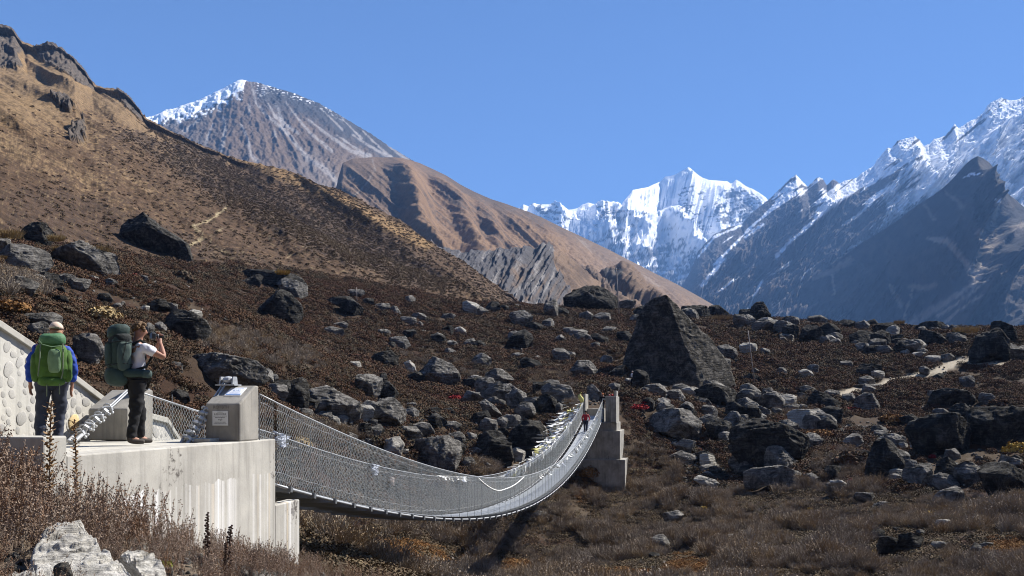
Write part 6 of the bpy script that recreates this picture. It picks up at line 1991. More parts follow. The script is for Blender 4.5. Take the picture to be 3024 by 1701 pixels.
    (bb(1602, 942, 1636, 972), 'g', 'grey boulder under the pale boulder stack of the skyline'),
]
CUTS = {'tallest dark pyramid': [(0.55, -0.85, 0.36, 0.42), (-0.45, -0.95, 0.08, 0.50)], 'giant black dome': [(-0.2, -1.0, 0.0, 0.5)], 'huge flat topped': [(0.0, -1.0, 0.0, 0.5), (0.1, 0.0, 1.0, 0.9)],
        'half black half pale': [(0.9, -0.55, 0.45, 0.45), (-0.6, -0.9, 0.0, 0.6)], 'square black boulder': [(0.3, -1.0, 0.0, 0.5), (-0.9, -0.6, 0.2, 0.6)], 'black pyramid boulder': [(0.0, -1.0, 0.12, 0.55), (0.8, -0.5, 0.5, 0.75)]}
for ol, tone, lab in BL:
    boulder(ol, tone, lab, group=G_H, amp=0.028 if lab.startswith('tallest dark pyramid') else 0.05, cuts=next((v for k, v in CUTS.items() if lab.startswith(k)), None))

# near white rocks among the weeds, in front of the wall


def bank_slab(corners, name, label, seed, drop=0.35):
    """a flat lying slab: corners given as (photo column, row, distance) round its upper surface"""
    C = np.array([tuple(P(*c)) for c in corners])
    c0_ = C.mean(0)
    A = np.c_[C[:, :2] - c0_[:2], np.ones(len(C))]
    co, *_ = np.linalg.lstsq(A, C[:, 2], rcond=None)
    pl2 = C[:, :2] - c0_[:2]
    th = np.linspace(0, 2 * math.pi, 161)[:-1]
    R = np.full(th.shape, 1e9)
    for i in range(len(pl2)):
        a = pl2[i]; e = pl2[(i + 1) % len(pl2)] - a
        den = np.cos(th) * e[1] - np.sin(th) * e[0]
        t = (a[0] * e[1] - a[1] * e[0]) / den; s_ = (a[0] * np.sin(th) - a[1] * np.cos(th)) / den
        ok = (t > 0) & (s_ >= -1e-6) & (s_ <= 1 + 1e-6)
        R = np.where(ok & (t < R), t, R)
    R = R * (1 + 0.10 * (vn2(th * 3, th * 0 + seed, seed) - 0.5))
    rr = np.concatenate([np.linspace(0.0, 0.93, 46), [0.965, 1.0, 1.02, 1.03]])
    r2, t2 = np.meshgrid(rr, th, indexing='ij')
    x = np.cos(t2) * R[None] * r2; y = np.sin(t2) * R[None] * r2
    z = co[0] * x + co[1] * y + co[2]
    ux = x * 0.8 + y * 0.6; uy = -x * 0.6 + y * 0.8
    step = fbm(ux / 0.5, uy / 0.18, 3, seed + 2) * 2.2
    z = z + 0.035 * (np.floor(step) + sst(0.75, 1.0, step - np.floor(step))) + fbm(x / 0.16, y / 0.16, 5, seed) * 0.045 + 0.02 * fbm(x / 0.05, y / 0.05, 2, seed + 5)
    z = z - drop * np.array([0] * 46 + [0.03, 0.12, 0.6, 1.4])[:, None]
    V_ = np.stack([x + c0_[0], y + c0_[1], z], -1).reshape(-1, 3)
    nr, nc = x.shape
    f = []
    i = (np.arange(nr - 1)[:, None] * nc + np.arange(nc)[None]); j = (np.arange(nr - 1)[:, None] * nc + (np.arange(nc)[None] + 1) % nc)
    f = np.stack([i, i + nc, j + nc, j], -1).reshape(-1, 4)
    o = link(name, mesh_np(name, V_ - c0_, f), ROCK['n'])
    o.location = c0_
    tag(o, label, 'rock')
    return o


bank_slab([(92, 1640, 6.3), (112, 1590, 6.55), (150, 1545, 6.85), (200, 1536, 6.95), (240, 1555, 6.85), (300, 1610, 6.5), (345, 1655, 6.28), (410, 1712, 5.98), (390, 1790, 5.6), (120, 1790, 5.6)], 'boulder', 'large white rock bank among the brown weeds at the bottom left', 3)
bank_slab([(350, 1620, 6.85), (372, 1598, 7.0), (430, 1630, 6.85), (500, 1684, 6.45), (552, 1742, 6.1), (490, 1770, 5.9), (420, 1700, 6.3)], 'boulder', 'long white slab slanting down right of the large white rock bank', 8)
bank_slab([(0, 1690, 6.0), (40, 1672, 6.1), (100, 1690, 6.0), (120, 1740, 5.8), (10, 1760, 5.7)], 'rock', 'low pale broken rock in the bottom left corner', 12)
boulder(bb(158, 1664, 208, 1730), 'p', 'small round grey rock in front of the large white bank', depth=22, dist=5.9)
boulder(bb(786, 1680, 850, 1720), 'w', 'small white rock at the foot of the abutment end', depth=26, dist=12.6)
boulder(bb(455, 1655, 520, 1690), 'g', 'dark mossy rock behind the long white slab', depth=26, dist=8.6)

# smaller rocks lying between them, each told by the boulder it lies beside
HERO = [((min(p[0] for p in ol) + max(p[0] for p in ol)) / 2, (min(p[1] for p in ol) + max(p[1] for p in ol)) / 2, lab) for ol, tone, lab in BL]
TONE_W = {'d': 'dark', 'g': 'grey', 'p': 'pale', 'w': 'whitish'}
USED = set()


def beside_label(x, y, tone, w):
    size = 'tiny' if w < 18 else 'small' if w < 28 else 'mid sized'
    for hx, hy, lab in sorted(HERO, key=lambda q: math.hypot(q[0] - x, 1.5 * (q[1] - y)))[:14]:
        ws = lab.split()
        ws = ws[:9]
        while ws and ws[-1] in ('the', 'a', 'of', 'and', 'at', 'in', 'on', 'its', 'with', 'by', 'to', 'as', 'from', 'under', 'beside', 'above', 'below', 'behind', 'small', 'big', 'right', 'left', 'large'):
            ws.pop()
        base = ' '.join(ws)
        side = ('right of' if x > hx else 'left of') if abs(x - hx) > 1.3 * abs(y - hy) else ('under' if y > hy else 'behind')
        for sz in (size, 'rough', 'angular', 'flat', 'chipped'):
            t = '%s %s rock %s the %s' % (sz, TONE_W[tone], side, base)
            if t not in USED and sz in (size, 'rough', 'angular'):
                USED.add(t)
                return t
    return '%s %s rock among the boulders' % (size, TONE_W[tone])


REG = [([(1370, 1110), (1660, 1130), (1660, 1380), (1370, 1380)], 34), ([(1880, 1130), (2220, 1150), (2480, 1230), (2480, 1330), (2180, 1300), (1900, 1260)], 62), ([(2080, 1290), (2480, 1330), (2560, 1440), (2200, 1440), (2060, 1400)], 22), ([(2220, 950), (2900, 960), (3024, 1040), (2700, 1050), (2300, 1010)], 50),
       ([(900, 1180), (1400, 1200), (1400, 1380), (1000, 1290)], 26), ([(2480, 1270), (2680, 1270), (3020, 1340), (3020, 1450), (2560, 1420)], 36), ([(900, 880), (1900, 900), (1900, 1080), (1000, 1020)], 36), ([(0, 780), (600, 800), (600, 1000), (0, 900)], 12), ([(780, 1100), (1250, 1150), (1300, 1290), (900, 1240)], 12), ([(1520, 1500), (3024, 1510), (3024, 1690), (1600, 1690)], 16), ([(1880, 1000), (2500, 1020), (3024, 1090), (3024, 1220), (2300, 1200)], 22)]
rgl = random.Random(5)
for poly, n in REG:
    k = 0
    while k < n:
        x = rgl.uniform(min(a for a, _ in poly), max(a for a, _ in poly)); y = rgl.uniform(min(b for _, b in poly), max(b for _, b in poly))
        if not in_poly(np.array([x]), np.array([y]), poly)[0]:
            continue
        w = rgl.uniform(18, 54); h = w * rgl.uniform(0.5, 0.85)
        if rgl.random() < 0.28 and y > 1120 and y < 1440:
            w *= 1.65; h *= 1.65
        tn = rgl.choice('ddgggppw' if y > 880 else 'dgg')
        boulder(bb(x - w / 2, y - h / 2, x + w / 2, y + h / 2, rgl.uniform(-0.4, 0.1)), tn, beside_label(x, y, tn, w), group='smaller rocks between the boulders', name='rock', level=4, amp=0.04, sink=0.25)
        k += 1


# ------------------------------------------------------------------ scatter: geometry nodes put small meshes on computed points
def scatter(name, protos, pts, rot, scl, idx, label=None):
    pm = bpy.data.meshes.new(name)
    n = len(pts)
    pm.vertices.add(n)
    pm.vertices.foreach_set('co', np.asarray(pts, np.float32).ravel())
    a = pm.attributes.new('rot', 'FLOAT_VECTOR', 'POINT'); a.data.foreach_set('vector', np.asarray(rot, np.float32).ravel())
    a = pm.attributes.new('scl', 'FLOAT', 'POINT'); a.data.foreach_set('value', np.asarray(scl, np.float32).ravel())
    a = pm.attributes.new('idx', 'INT', 'POINT'); a.data.foreach_set('value', np.asarray(idx, np.int32).ravel())
    o = link(name, pm)
    col = bpy.data.collections.new(name + '_parts')
    for i, (me) in enumerate(protos):
        po = bpy.data.objects.new('%s_%02d' % (name, i), me)
        col.objects.link(po)
    ng = bpy.data.node_groups.new(name, 'GeometryNodeTree')
    ng.interface.new_socket('Geometry', in_out='INPUT', socket_type='NodeSocketGeometry')
    ng.interface.new_socket('Geometry', in_out='OUTPUT', socket_type='NodeSocketGeometry')
    gi = ng.nodes.new('NodeGroupInput'); go = ng.nodes.new('NodeGroupOutput')
    ip = ng.nodes.new('GeometryNodeInstanceOnPoints')
    ci = ng.nodes.new('GeometryNodeCollectionInfo')
    ci.inputs['Collection'].default_value = col
    ci.inputs['Separate Children'].default_value = True
    ci.inputs['Reset Children'].default_value = True
    ip.inputs['Pick Instance'].default_value = True
    L = ng.links.new
    mtp = ng.nodes.new('GeometryNodeMeshToPoints')
    L(gi.outputs[0], mtp.inputs['Mesh'])
    L(mtp.outputs[0], ip.inputs['Points'])
    L(ci.outputs[0], ip.inputs['Instance'])
    for nm, ty, sock in (('rot', 'FLOAT_VECTOR', 'Rotation'), ('scl', 'FLOAT', 'Scale'), ('idx', 'INT', 'Instance Index')):
        na = ng.nodes.new('GeometryNodeInputNamedAttribute'); na.data_type = ty; na.inputs['Name'].default_value = nm
        if sock == 'Rotation':
            er = ng.nodes.new('FunctionNodeEulerToRotation')
            L(na.outputs['Attribute'], er.inputs[0]); L(er.outputs[0], ip.inputs[sock])
        else:
            L(na.outputs['Attribute'], ip.inputs[sock])
    L(ip.outputs[0], go.inputs[0])
    md = o.modifiers.new('scatter', 'NODES'); md.node_group = ng
    tag(o, label, kind='stuff')
    return o


# pebbles and small stones
peb = []
u1, f1 = ico(2)
for k in range(8):
    R_ = lambda th: np.full(th.shape, 1.0) * (1 + 0.25 * np.sin(th * 2 + k) + 0.12 * np.sin(th * 5 + 2 * k))
    p = rock_verts(u1, R_, 0.8, 900 + k, planes=13, amp=0.05, keep=False)
    p[:, 2] *= 0.65
    me = mesh_np('stone', p, f1)
    me.materials.append(ROCK['gpggdpgw'[k]])
    peb.append(me)
SR = [([(2465, 1262), (2600, 1262), (2680, 1300), (2600, 1345), (2540, 1330), (2465, 1300)], 620, 4, 13), ([(1380, 1130), (1660, 1150), (1680, 1400), (1400, 1400)], 330, 3, 9), ([(1880, 1130), (2230, 1160), (2480, 1230), (2480, 1420), (2050, 1440), (1900, 1290)], 520, 2.5, 8),
      ([(880, 1180), (1400, 1180), (1420, 1420), (1000, 1330)], 300, 2.5, 8), ([(900, 880), (2150, 920), (2150, 1120), (850, 1080)], 480, 2, 6.5), ([(2150, 960), (3024, 1010), (3024, 1200), (2150, 1150)], 420, 2, 6), ([(2500, 1180), (3024, 1180), (3024, 1460), (2500, 1430)], 330, 2.5, 8),
      ([(0, 780), (900, 830), (900, 1100), (400, 1000), (0, 900)], 260, 2.5, 8), ([(2440, 1170), (2800, 1100), (2820, 1120), (2560, 1190)], 60, 2, 4), ([(1980, 1300), (2200, 1340), (2180, 1440), (2040, 1440), (1960, 1360)], 240, 3, 10), ([(1600, 1090), (1880, 1120), (1880, 1200), (1600, 1200)], 160, 3, 8)]
PX_ = []; V_ = []; S_ = []
for poly, n, a_, b_ in SR:
    n = int(n * 1.7); b_ = b_ * 1.25
    x = RNG.uniform(min(q for q, _ in poly), max(q for q, _ in poly), n * 3); y = RNG.uniform(min(q for _, q in poly), max(q for _, q in poly), n * 3)
    k = in_poly(x, y, poly)
    x = x[k][:n]; y = y[k][:n]
    PX_.append(x); V_.append(y); S_.append(RNG.uniform(a_ ** 0.5, b_ ** 0.5, len(x)) ** 2)
PX_ = np.concatenate(PX_); V_ = np.concatenate(V_); S_ = np.concatenate(S_)
D_ = hit(PX_, V_)
ok = ~np.isnan(D_)
PX_, V_, S_, D_ = PX_[ok], V_[ok], S_[ok], D_[ok]
sx = (PX_ - 1512) / F * D_
pts = np.stack([sx, D_, ground_z(sx, D_) + 0.15 * S_ / F * D_], 1)
scatter('loose_stones', peb, pts, np.stack([RNG.uniform(-0.4, 0.4, len(pts)), RNG.uniform(-0.4, 0.4, len(pts)), RNG.uniform(0, 6.28, len(pts))], 1), S_ * D_ / F * 1.0, RNG.integers(0, 8, len(pts)))
# gravel near the foot of the wall and under the weeds
n = 4200
gx = RNG.uniform(-6.5, -1.0, n); gy = 5.3 + 10.5 * RNG.uniform(0, 1, n) ** 1.7
gpx = px_of(gx, gy)
k = ~((gpx > -900) & (((Vector((0, 0, 0)).x) > 1)))
t_ = (gx - R0.x) * BC - (gy - R0.y) * BS
s_ = (gx - R0.x) * BS + (gy - R0.y) * BC
outside = ~((t_ < 0.03) & (s_ > -5.3) & (s_ < 1.5))
gx, gy = gx[outside], gy[outside]
pts = np.stack([gx, gy, ground_z(gx, gy)], 1)
scatter('gravel', peb, pts, RNG.uniform(0, 6.28, (len(pts), 3)), RNG.uniform(0.1, 0.36, len(pts)) ** 2 * 0.8, RNG.choice([1, 2, 5, 7, 2, 7], len(pts)))

# ------------------------------------------------------------------ vegetation
def plant_mat(name, cols, scale=0.09, rnd=0.35, rough=0.9, fine=2.2):
    """colour from where the plant stands (patches) and a little from chance"""
    m, nt, b = new_mat(name, rough, 0.1)
    L = nt.links.new
    ge = N(nt, 'ShaderNodeNewGeometry')
    n1 = N(nt, 'ShaderNodeTexNoise', Scale=scale, Detail=4.0, Roughness=0.6)
    L(ge.outputs['Position'], n1.inputs['Vector'])
    n2 = N(nt, 'ShaderNodeTexNoise', Scale=fine, Detail=3.0, Roughness=0.6)
    L(ge.outputs['Position'], n2.inputs['Vector'])
    oi = N(nt, 'ShaderNodeObjectInfo')
    m1 = N(nt, 'ShaderNodeMath', operation='MULTIPLY_ADD'); m1.inputs[1].default_value = rnd; L(oi.outputs['Random'], m1.inputs[0]); L(n1.outputs['Fac'], m1.inputs[2])
    m2 = N(nt, 'ShaderNodeMath', operation='MULTIPLY_ADD'); m2.inputs[1].default_value = 0.5; L(n2.outputs['Fac'], m2.inputs[0]); L(m1.outputs[0], m2.inputs[2])
    m3 = N(nt, 'ShaderNodeMapRange'); m3.inputs['From Min'].default_value = 0.45 + rnd * 0.2; m3.inputs['From Max'].default_value = 1.05 + rnd * 0.75; L(m2.outputs[0], m3.inputs['Value'])
    r = N(nt, 'ShaderNodeValToRGB')
    e = r.color_ramp.elements
    for i, c in enumerate(cols):
        p = i / (len(cols) - 1)
        if i == 0:
            e[0].position = 0; e[0].color = (*c, 1)
        elif i == len(cols) - 1:
            e[-1].position = 1; e[-1].color = (*c, 1)
        else:
            q = e.new(p); q.color = (*c, 1)
    L(m3.outputs[0], r.inputs['Fac'])
    L(r.outputs['Color'], b.inputs['Base Color'])
    return m


HEATH = plant_mat('heath_leaves', [(0.045, 0.028, 0.020), (0.090, 0.040, 0.024), (0.060, 0.046, 0.030), (0.115, 0.062, 0.036), (0.085, 0.074, 0.050), (0.150, 0.105, 0.068)], rnd=0.5)
TWIG = plant_mat('bare_twigs', [(0.105, 0.084, 0.066), (0.210, 0.174, 0.140), (0.280, 0.240, 0.195), (0.230, 0.160, 0.090), (0.400, 0.330, 0.230)], scale=0.16, rnd=0.6)
RUSSET = plant_mat('russet_leaves', [(0.13, 0.060, 0.025), (0.19, 0.095, 0.035), (0.24, 0.145, 0.060)], scale=0.5)
STRAW = plant_mat('straw_grass', [(0.22, 0.165, 0.090), (0.32, 0.24, 0.125), (0.42, 0.32, 0.165)], scale=0.8)
REDL = plant_mat('crimson_leaves', [(0.18, 0.014, 0.018), (0.27, 0.026, 0.028), (0.20, 0.05, 0.035)], scale=0.8)
YEL = plant_mat('yellow_leaves', [(0.30, 0.19, 0.04), (0.40, 0.28, 0.07)], scale=0.8)
OLIVE = plant_mat('green_leaves', [(0.07, 0.10, 0.02), (0.16, 0.19, 0.03), (0.25, 0.24, 0.04)], scale=2.0)
WEED = plant_mat('dead_weed', [(0.085, 0.058, 0.044), (0.180, 0.130, 0.100), (0.280, 0.215, 0.165), (0.190, 0.105, 0.060), (0.420, 0.345, 0.260)], scale=0.9, fine=9.0)
SEED = simple_mat('dark_seed_head', (0.045, 0.025, 0.018), 0.9, nscale=60.0, namp=0.5)
rv = np.random.default_rng(77)


def leaf_quads(c, nrm, size, asp=1.0):
    """random quads at points c (n,3) roughly facing nrm; returns verts, faces"""
    n = len(c)
    a = rv.normal(size=(n, 3)); a -= (a * nrm).sum(1)[:, None] * nrm
    a /= np.linalg.norm(a, axis=1)[:, None] + 1e-9
    b = np.cross(nrm, a)
    s = size[:, None]
    v = np.stack([c - a * s - b * s * asp * 0.5, c + a * s * 0.2 - b * s * asp, c + a * s + b * s * asp * 0.5, c - a * s * 0.2 + b * s * asp], 1).reshape(-1, 3)
    f = np.arange(4 * n).reshape(n, 4)
    return v, f


def strips(P0, P1, w):
    """thin triangular-section-like double strips from P0 to P1"""
    d = P1 - P0
    a = np.cross(d, rv.normal(size=d.shape)); a /= np.linalg.norm(a, axis=1)[:, None] + 1e-9
    w = w[:, None]
    v = np.stack([P0 - a * w, P0 + a * w, P1 + a * w * 0.5, P1 - a * w * 0.5], 1).reshape(-1, 3)
    f = np.arange(4 * len(d)).reshape(-1, 4)
    return v, f


def join(parts):
    V = []; Fc = []; n = 0
    for v, f in parts:
        V.append(v); Fc.append(f + n); n += len(v)
    return np.concatenate(V), np.concatenate(Fc)


def heath_clump(k, n=150, mat=HEATH, r=0.5, h=0.42, ls=0.05):
    th = rv.uniform(0, 2 * math.pi, n); q = rv.uniform(0, 1, n)
    ph = np.arcsin(q) * 0.98
    lump = 0.78 + 0.34 * vn2(th * 1.9 + k * 7, ph * 3.0, k)
    rr = rv.uniform(0.72, 1.0, n) * lump
    c = np.stack([np.cos(ph) * np.cos(th) * r * rr, np.cos(ph) * np.sin(th) * r * rr, np.sin(ph) * h * rr], 1)
    nr = c / np.array([r * r, r * r, h * h]); nr /= np.linalg.norm(nr, axis=1)[:, None] + 1e-9
    nr = nr + rv.normal(size=nr.shape) * 0.55; nr /= np.linalg.norm(nr, axis=1)[:, None]
    v, f = leaf_quads(c, nr, rv.uniform(0.6, 1.4, n) * ls, 0.8)
    me = mesh_np('clump', v, f)
    me.materials.append(mat)
    return me


def twig_bush(k, n=60, h=1.0, spread=0.55, mat=TWIG, w=0.009, leafy=0):
    P0 = []; P1 = []; W = []
    for i in range(n):
        a = rv.uniform(0, 6.28); tilt = rv.uniform(0.05, spread) * 1.2
        d = np.array([math.cos(a) * tilt, math.sin(a) * tilt, 1.0]); d /= np.linalg.norm(d)
        b0 = np.array([math.cos(a), math.sin(a), 0]) * rv.uniform(0, 0.16)
        L1 = h * rv.uniform(0.4, 0.65)
        p1 = b0 + d * L1
        P0.append(b0); P1.append(p1); W.append(w)
        for j in range(3):
            d2 = d + rv.normal(size=3) * 0.34; d2[2] = abs(d2[2]); d2 /= np.linalg.norm(d2)
            s0 = b0 + d * L1 * rv.uniform(0.45, 1.0)
            p2 = s0 + d2 * h * rv.uniform(0.25, 0.5)
            P0.append(s0); P1.append(p2); W.append(w * 0.72)
    v, f = strips(np.array(P0), np.array(P1), np.array(W))
    parts = [(v, f)]
    if leafy:
        P1a = np.array(P1)
        c = P1a[rv.integers(0, len(P1a), leafy)] + rv.normal(size=(leafy, 3)) * 0.035
        nr = rv.normal(size=(leafy, 3)); nr /= np.linalg.norm(nr, axis=1)[:, None]
        parts.append(leaf_quads(c, nr, rv.uniform(0.012, 0.03, leafy)))
    v, f = join(parts)
    me = mesh_np('bush', v, f); me.materials.append(mat)
    return me


# --- where things grow: decided on the ground, from how the photographed slopes divide
TW_LINE = [(700, 1560), (880, 1545), (1100, 1530), (1300, 1520), (1430, 1440), (1560, 1440), (1660, 1440), (1720, 1470), (1830, 1320), (1880, 1330), (1950, 1350), (2010, 1400), (2100, 1445), (2220, 1450), (2380, 1435), (2450, 1440), (2560, 1440), (2700, 1470), (2860, 1470), (3024, 1490), (3400, 1490)]


def ground_points(n, ymin, ymax, falloff=1.0, pmin=-250, pmax=3300):
    """points on the ground inside the fan that the valley opens, denser close by"""
    uu = RNG.uniform(0, 1, n)
    d = (ymin ** (2 - falloff) + uu * (ymax ** (2 - falloff) - ymin ** (2 - falloff))) ** (1 / (2 - falloff)) if falloff != 2 else ymin * (ymax / ymin) ** uu
    px = RNG.uniform(pmin, pmax, n)
    x = (px - 1512) / F * d
    return x, d, px


def rock_mask(x, y):
    """keep plants off the trail and the bridge ends"""
    dist, _ = poly_dist(x, y, TRAIL_XY)
    t = (x - R0.x) * BC - (y - R0.y) * BS; s = (x - R0.x) * BS + (y - R0.y) * BC
    near = (t > -4.6) & (t < 0.5) & (s > -6) & (s < 1.6)
    far = (t > -3.2) & (t < 1.2) & (s > L_BR - 0.5) & (s < L_BR + 12)
    return (dist > 1.25) & ~near & ~far


BOULD = np.array([(o.location.x, o.location.y, max(o.dimensions.x, 0.1) * 0.42) for o in bpy.data.objects if o.name.startswith(('boulder', 'rock')) and o.type == 'MESH' and o.location.y > 10 and max(o.dimensions) > 1.2 and not o.name.startswith('rocky')])


SPOTS = [(396, 815, 20), (1888, 1212, 62), (1908, 1196, 34), (2113, 1150, 30), (2518, 1215, 52), (2465, 1336, 62), (2753, 1356, 24), (2512, 1428, 24), (1140, 1046, 30), (2350, 1146, 22), (1348, 1180, 60), (2065, 1330, 18), (1405, 1592, 30),
         (2078, 1510, 30), (2392, 1508, 20), (2745, 1535, 40), (2585, 1640, 26), (1925, 1580, 30), (1742, 1420, 50), (2640, 1250, 70), (2420, 1290, 70), (3000, 1345, 60)]
_sd = hit([a for a, _, _ in SPOTS], [b for _, b, _ in SPOTS])
BOULD = np.concatenate([BOULD, np.array([((a - 1512) / F * d, d, max(w * 0.55 * d / F, 0.6)) for (a, b, w), d in zip(SPOTS, _sd) if d == d])])


def off_boulders(x, y):
    ok = np.ones(len(x), bool)
    for s0 in range(0, len(x), 20000):
        a = x[s0:s0 + 20000, None] - BOULD[None, :, 0]; b = y[s0:s0 + 20000, None] - BOULD[None, :, 1]
        ok[s0:s0 + 20000] = ((a * a + b * b) > (BOULD[None, :, 2]) ** 2).all(1)
    return ok


def zone_twig(x, y, z):
    px = px_of(x, y); v = VH - F * z / y
    line = np.interp(px, [p[0] for p in TW_LINE], [p[1] for p in TW_LINE])
    return (v + 22 * fbm(x / 2.5, y / 2.5, 3, 200)) > line


# heath
hc_ = [heath_clump(k, n=300 if k < 6 else 220, h=0.42 if k % 2 else 0.34, ls=0.036) for k in range(8)]
x, y, px = ground_points(120000, 27, 235, 0.55)
m = rock_mask(x, y) & off_boulders(x, y)
x, y = x[m], y[m]
z = ground_z(x, y)
thick = fbm(x / 6.0, y / 6.0, 3, 211)
tz = zone_twig(x, y, z)
hill = (px_of(x, y) < 1650) & ((VH - F * z / y) < np.interp(px_of(x, y), [-250, 0, 250, 600, 1000, 1300, 1650], [620, 660, 700, 800, 838, 872, 905]))
m = (~tz) & (thick > -0.42 + RNG.uniform(-0.15, 0.15, len(x))) & ~(hill & (RNG.uniform(0, 1, len(x)) < 0.6))
xh, yh, zh = x[m], y[m], z[m]
sc_ = RNG.uniform(0.55, 1.25, len(xh)) * (0.55 + 0.008 * yh) * (0.8 + 0.5 * np.clip(thick[m] + 0.3, 0, 1))
rot = np.stack([RNG.uniform(-0.2, 0.2, len(xh)), RNG.uniform(-0.2, 0.2, len(xh)), RNG.uniform(0, 6.28, len(xh))], 1)
scatter('heath_cover', hc_, np.stack([xh, yh, zh - 0.02], 1), rot, sc_, RNG.integers(0, 8, len(xh)))
# bare thicket in the gully and on the lower right
tb_ = [twig_bush(k, n=36, h=1.0, spread=0.55 + 0.08 * k, leafy=90 if k % 2 else 20, w=0.012) for k in range(6)]
x, y, px = ground_points(26000, 24, 84, 0.6, 650, 3350)
z = ground_z(x, y)
m = rock_mask(x, y) & off_boulders(x, y) & zone_twig(x, y, z)
pxx, vvv = px_of(x, y), VH - F * z / y
gap = np.zeros(len(x), bool)
for gp in ([(1130, 1590), (1250, 1600), (1390, 1640), (1370, 1690), (1260, 1701), (1100, 1650)], [(1470, 1630), (1560, 1650), (1650, 1720), (1450, 1720)], [(1780, 1680), (2100, 1650), (2080, 1705), (1780, 1710)], [(1990, 1640), (2130, 1650), (2110, 1701), (1950, 1701)], [(2560, 1560), (2760, 1560), (2760, 1650), (2560, 1660)], [(2840, 1590), (3024, 1580), (3024, 1660), (2840, 1660)], [(2040, 1395), (2160, 1400), (2160, 1460), (2040, 1460)]):
    gap |= in_poly(pxx + 20 * fbm(x, y, 2, 301), vvv, gp)
m &= ~gap & (fbm(x / 2.2, y / 2.2, 3, 303) > -0.28)
x, y, z = x[m], y[m], z[m]
big = np.clip(0.75 + 1.0 * fbm(x / 3.0, y / 3.0, 3, 221), 0.22, 1.6)
scatter('bare_thicket', tb_, np.stack([x, y, z - 0.04], 1), np.stack([RNG.uniform(-0.2, 0.2, len(x)), RNG.uniform(-0.2, 0.2, len(x)), RNG.uniform(0, 6.28, len(x))], 1), big * RNG.uniform(0.7, 1.15, len(x)), RNG.integers(0, 6, len(x)))
# low dry turf between the bushes
DRY = plant_mat('dry_turf', [(0.060, 0.046, 0.032), (0.105, 0.082, 0.052), (0.085, 0.056, 0.034), (0.165, 0.130, 0.080), (0.075, 0.066, 0.046)], scale=0.25, rnd=0.5)
dt_ = [heath_clump(80 + k, n=260, mat=DRY, r=0.55, h=0.16, ls=0.026) for k in range(4)]
xt, yt, _p = ground_points(15000, 15, 84, 0.6, 700, 3350)
zt2 = ground_z(xt, yt)
mt = rock_mask(xt, yt) & off_boulders(xt, yt) & (zone_twig(xt, yt, zt2) | (yt < 30))
xt, yt, zt2 = xt[mt], yt[mt], zt2[mt]
scatter('dry_turf_cover', dt_, np.stack([xt, yt, zt2 - 0.01], 1), np.stack([xt * 0, xt * 0, RNG.uniform(0, 6.28, len(xt))], 1), RNG.uniform(0.6, 1.5, len(xt)), RNG.integers(0, 4, len(xt)))
# scrub on the hillside
nr_, nc_ = HILL_S.shape
pr_ = HILL_S.copy(); pr_[:, (HILL_G[0, :, 0] / HILL_G[0, :, 1]) * F + 1512 < -150] = 0
pw = (HILL_G[..., 1] ** 0.4 * pr_).ravel(); pw /= pw.sum()
pick = RNG.choice(nr_ * nc_, 20000, p=pw)
gi_, gj_ = np.clip(pick // nc_, 0, nr_ - 2), np.clip(pick % nc_, 0, nc_ - 2)
a_ = RNG.uniform(0, 1, len(pick))[:, None]; b_ = RNG.uniform(0, 1, len(pick))[:, None]
hp = (HILL_G[gi_, gj_] * (1 - a_) + HILL_G[gi_ + 1, gj_] * a_) * (1 - b_) + (HILL_G[gi_, gj_ + 1] * (1 - a_) + HILL_G[gi_ + 1, gj_ + 1] * a_) * b_
scrub_m = plant_mat('hill_scrub', [(0.082, 0.056, 0.038), (0.115, 0.078, 0.048), (0.105, 0.078, 0.050), (0.160, 0.112, 0.064)], scale=0.03, rnd=0.5)
hs_ = [heath_clump(60 + k, n=60, mat=scrub_m, r=0.5, h=0.30, ls=0.09) for k in range(5)]
hsc = RNG.uniform(0.35, 1.05, len(hp)) * (0.5 + hp[:, 1] / 330.0)
scatter('hill_scrub_cover', hs_, hp, np.stack([RNG.uniform(-0.3, 0.3, len(hp)), RNG.uniform(-0.3, 0.3, len(hp)), RNG.uniform(0, 6.28, len(hp))], 1), hsc, RNG.integers(0, 5, len(hp)))
# low russet carpet patches in the gully and grey brush between the boulders
ru_ = [heath_clump(20 + k, n=300, mat=RUSSET, h=0.3, ls=0.03) for k in range(3)]


def patch(polys, n):
    X = []; Y = []
    for poly, dens in polys:
        k = int(n * dens)
        a = RNG.uniform(min(q for q, _ in poly), max(q for q, _ in poly), k * 2); b = RNG.uniform(min(q for _, q in poly), max(q for _, q in poly), k * 2)
        wob = fbm(a / 30.0, b / 18.0, 3, 230) * 26
        i = in_poly(a + wob, b + wob * 0.6, poly)
        a, b = a[i][:k], b[i][:k]
        d = hit(a, b)
        i = ~np.isnan(d)
        X.append((a[i] - 1512) / F * d[i]); Y.append(d[i])
    X = np.concatenate(X); Y = np.concatenate(Y)
    return X, Y, ground_z(X, Y)


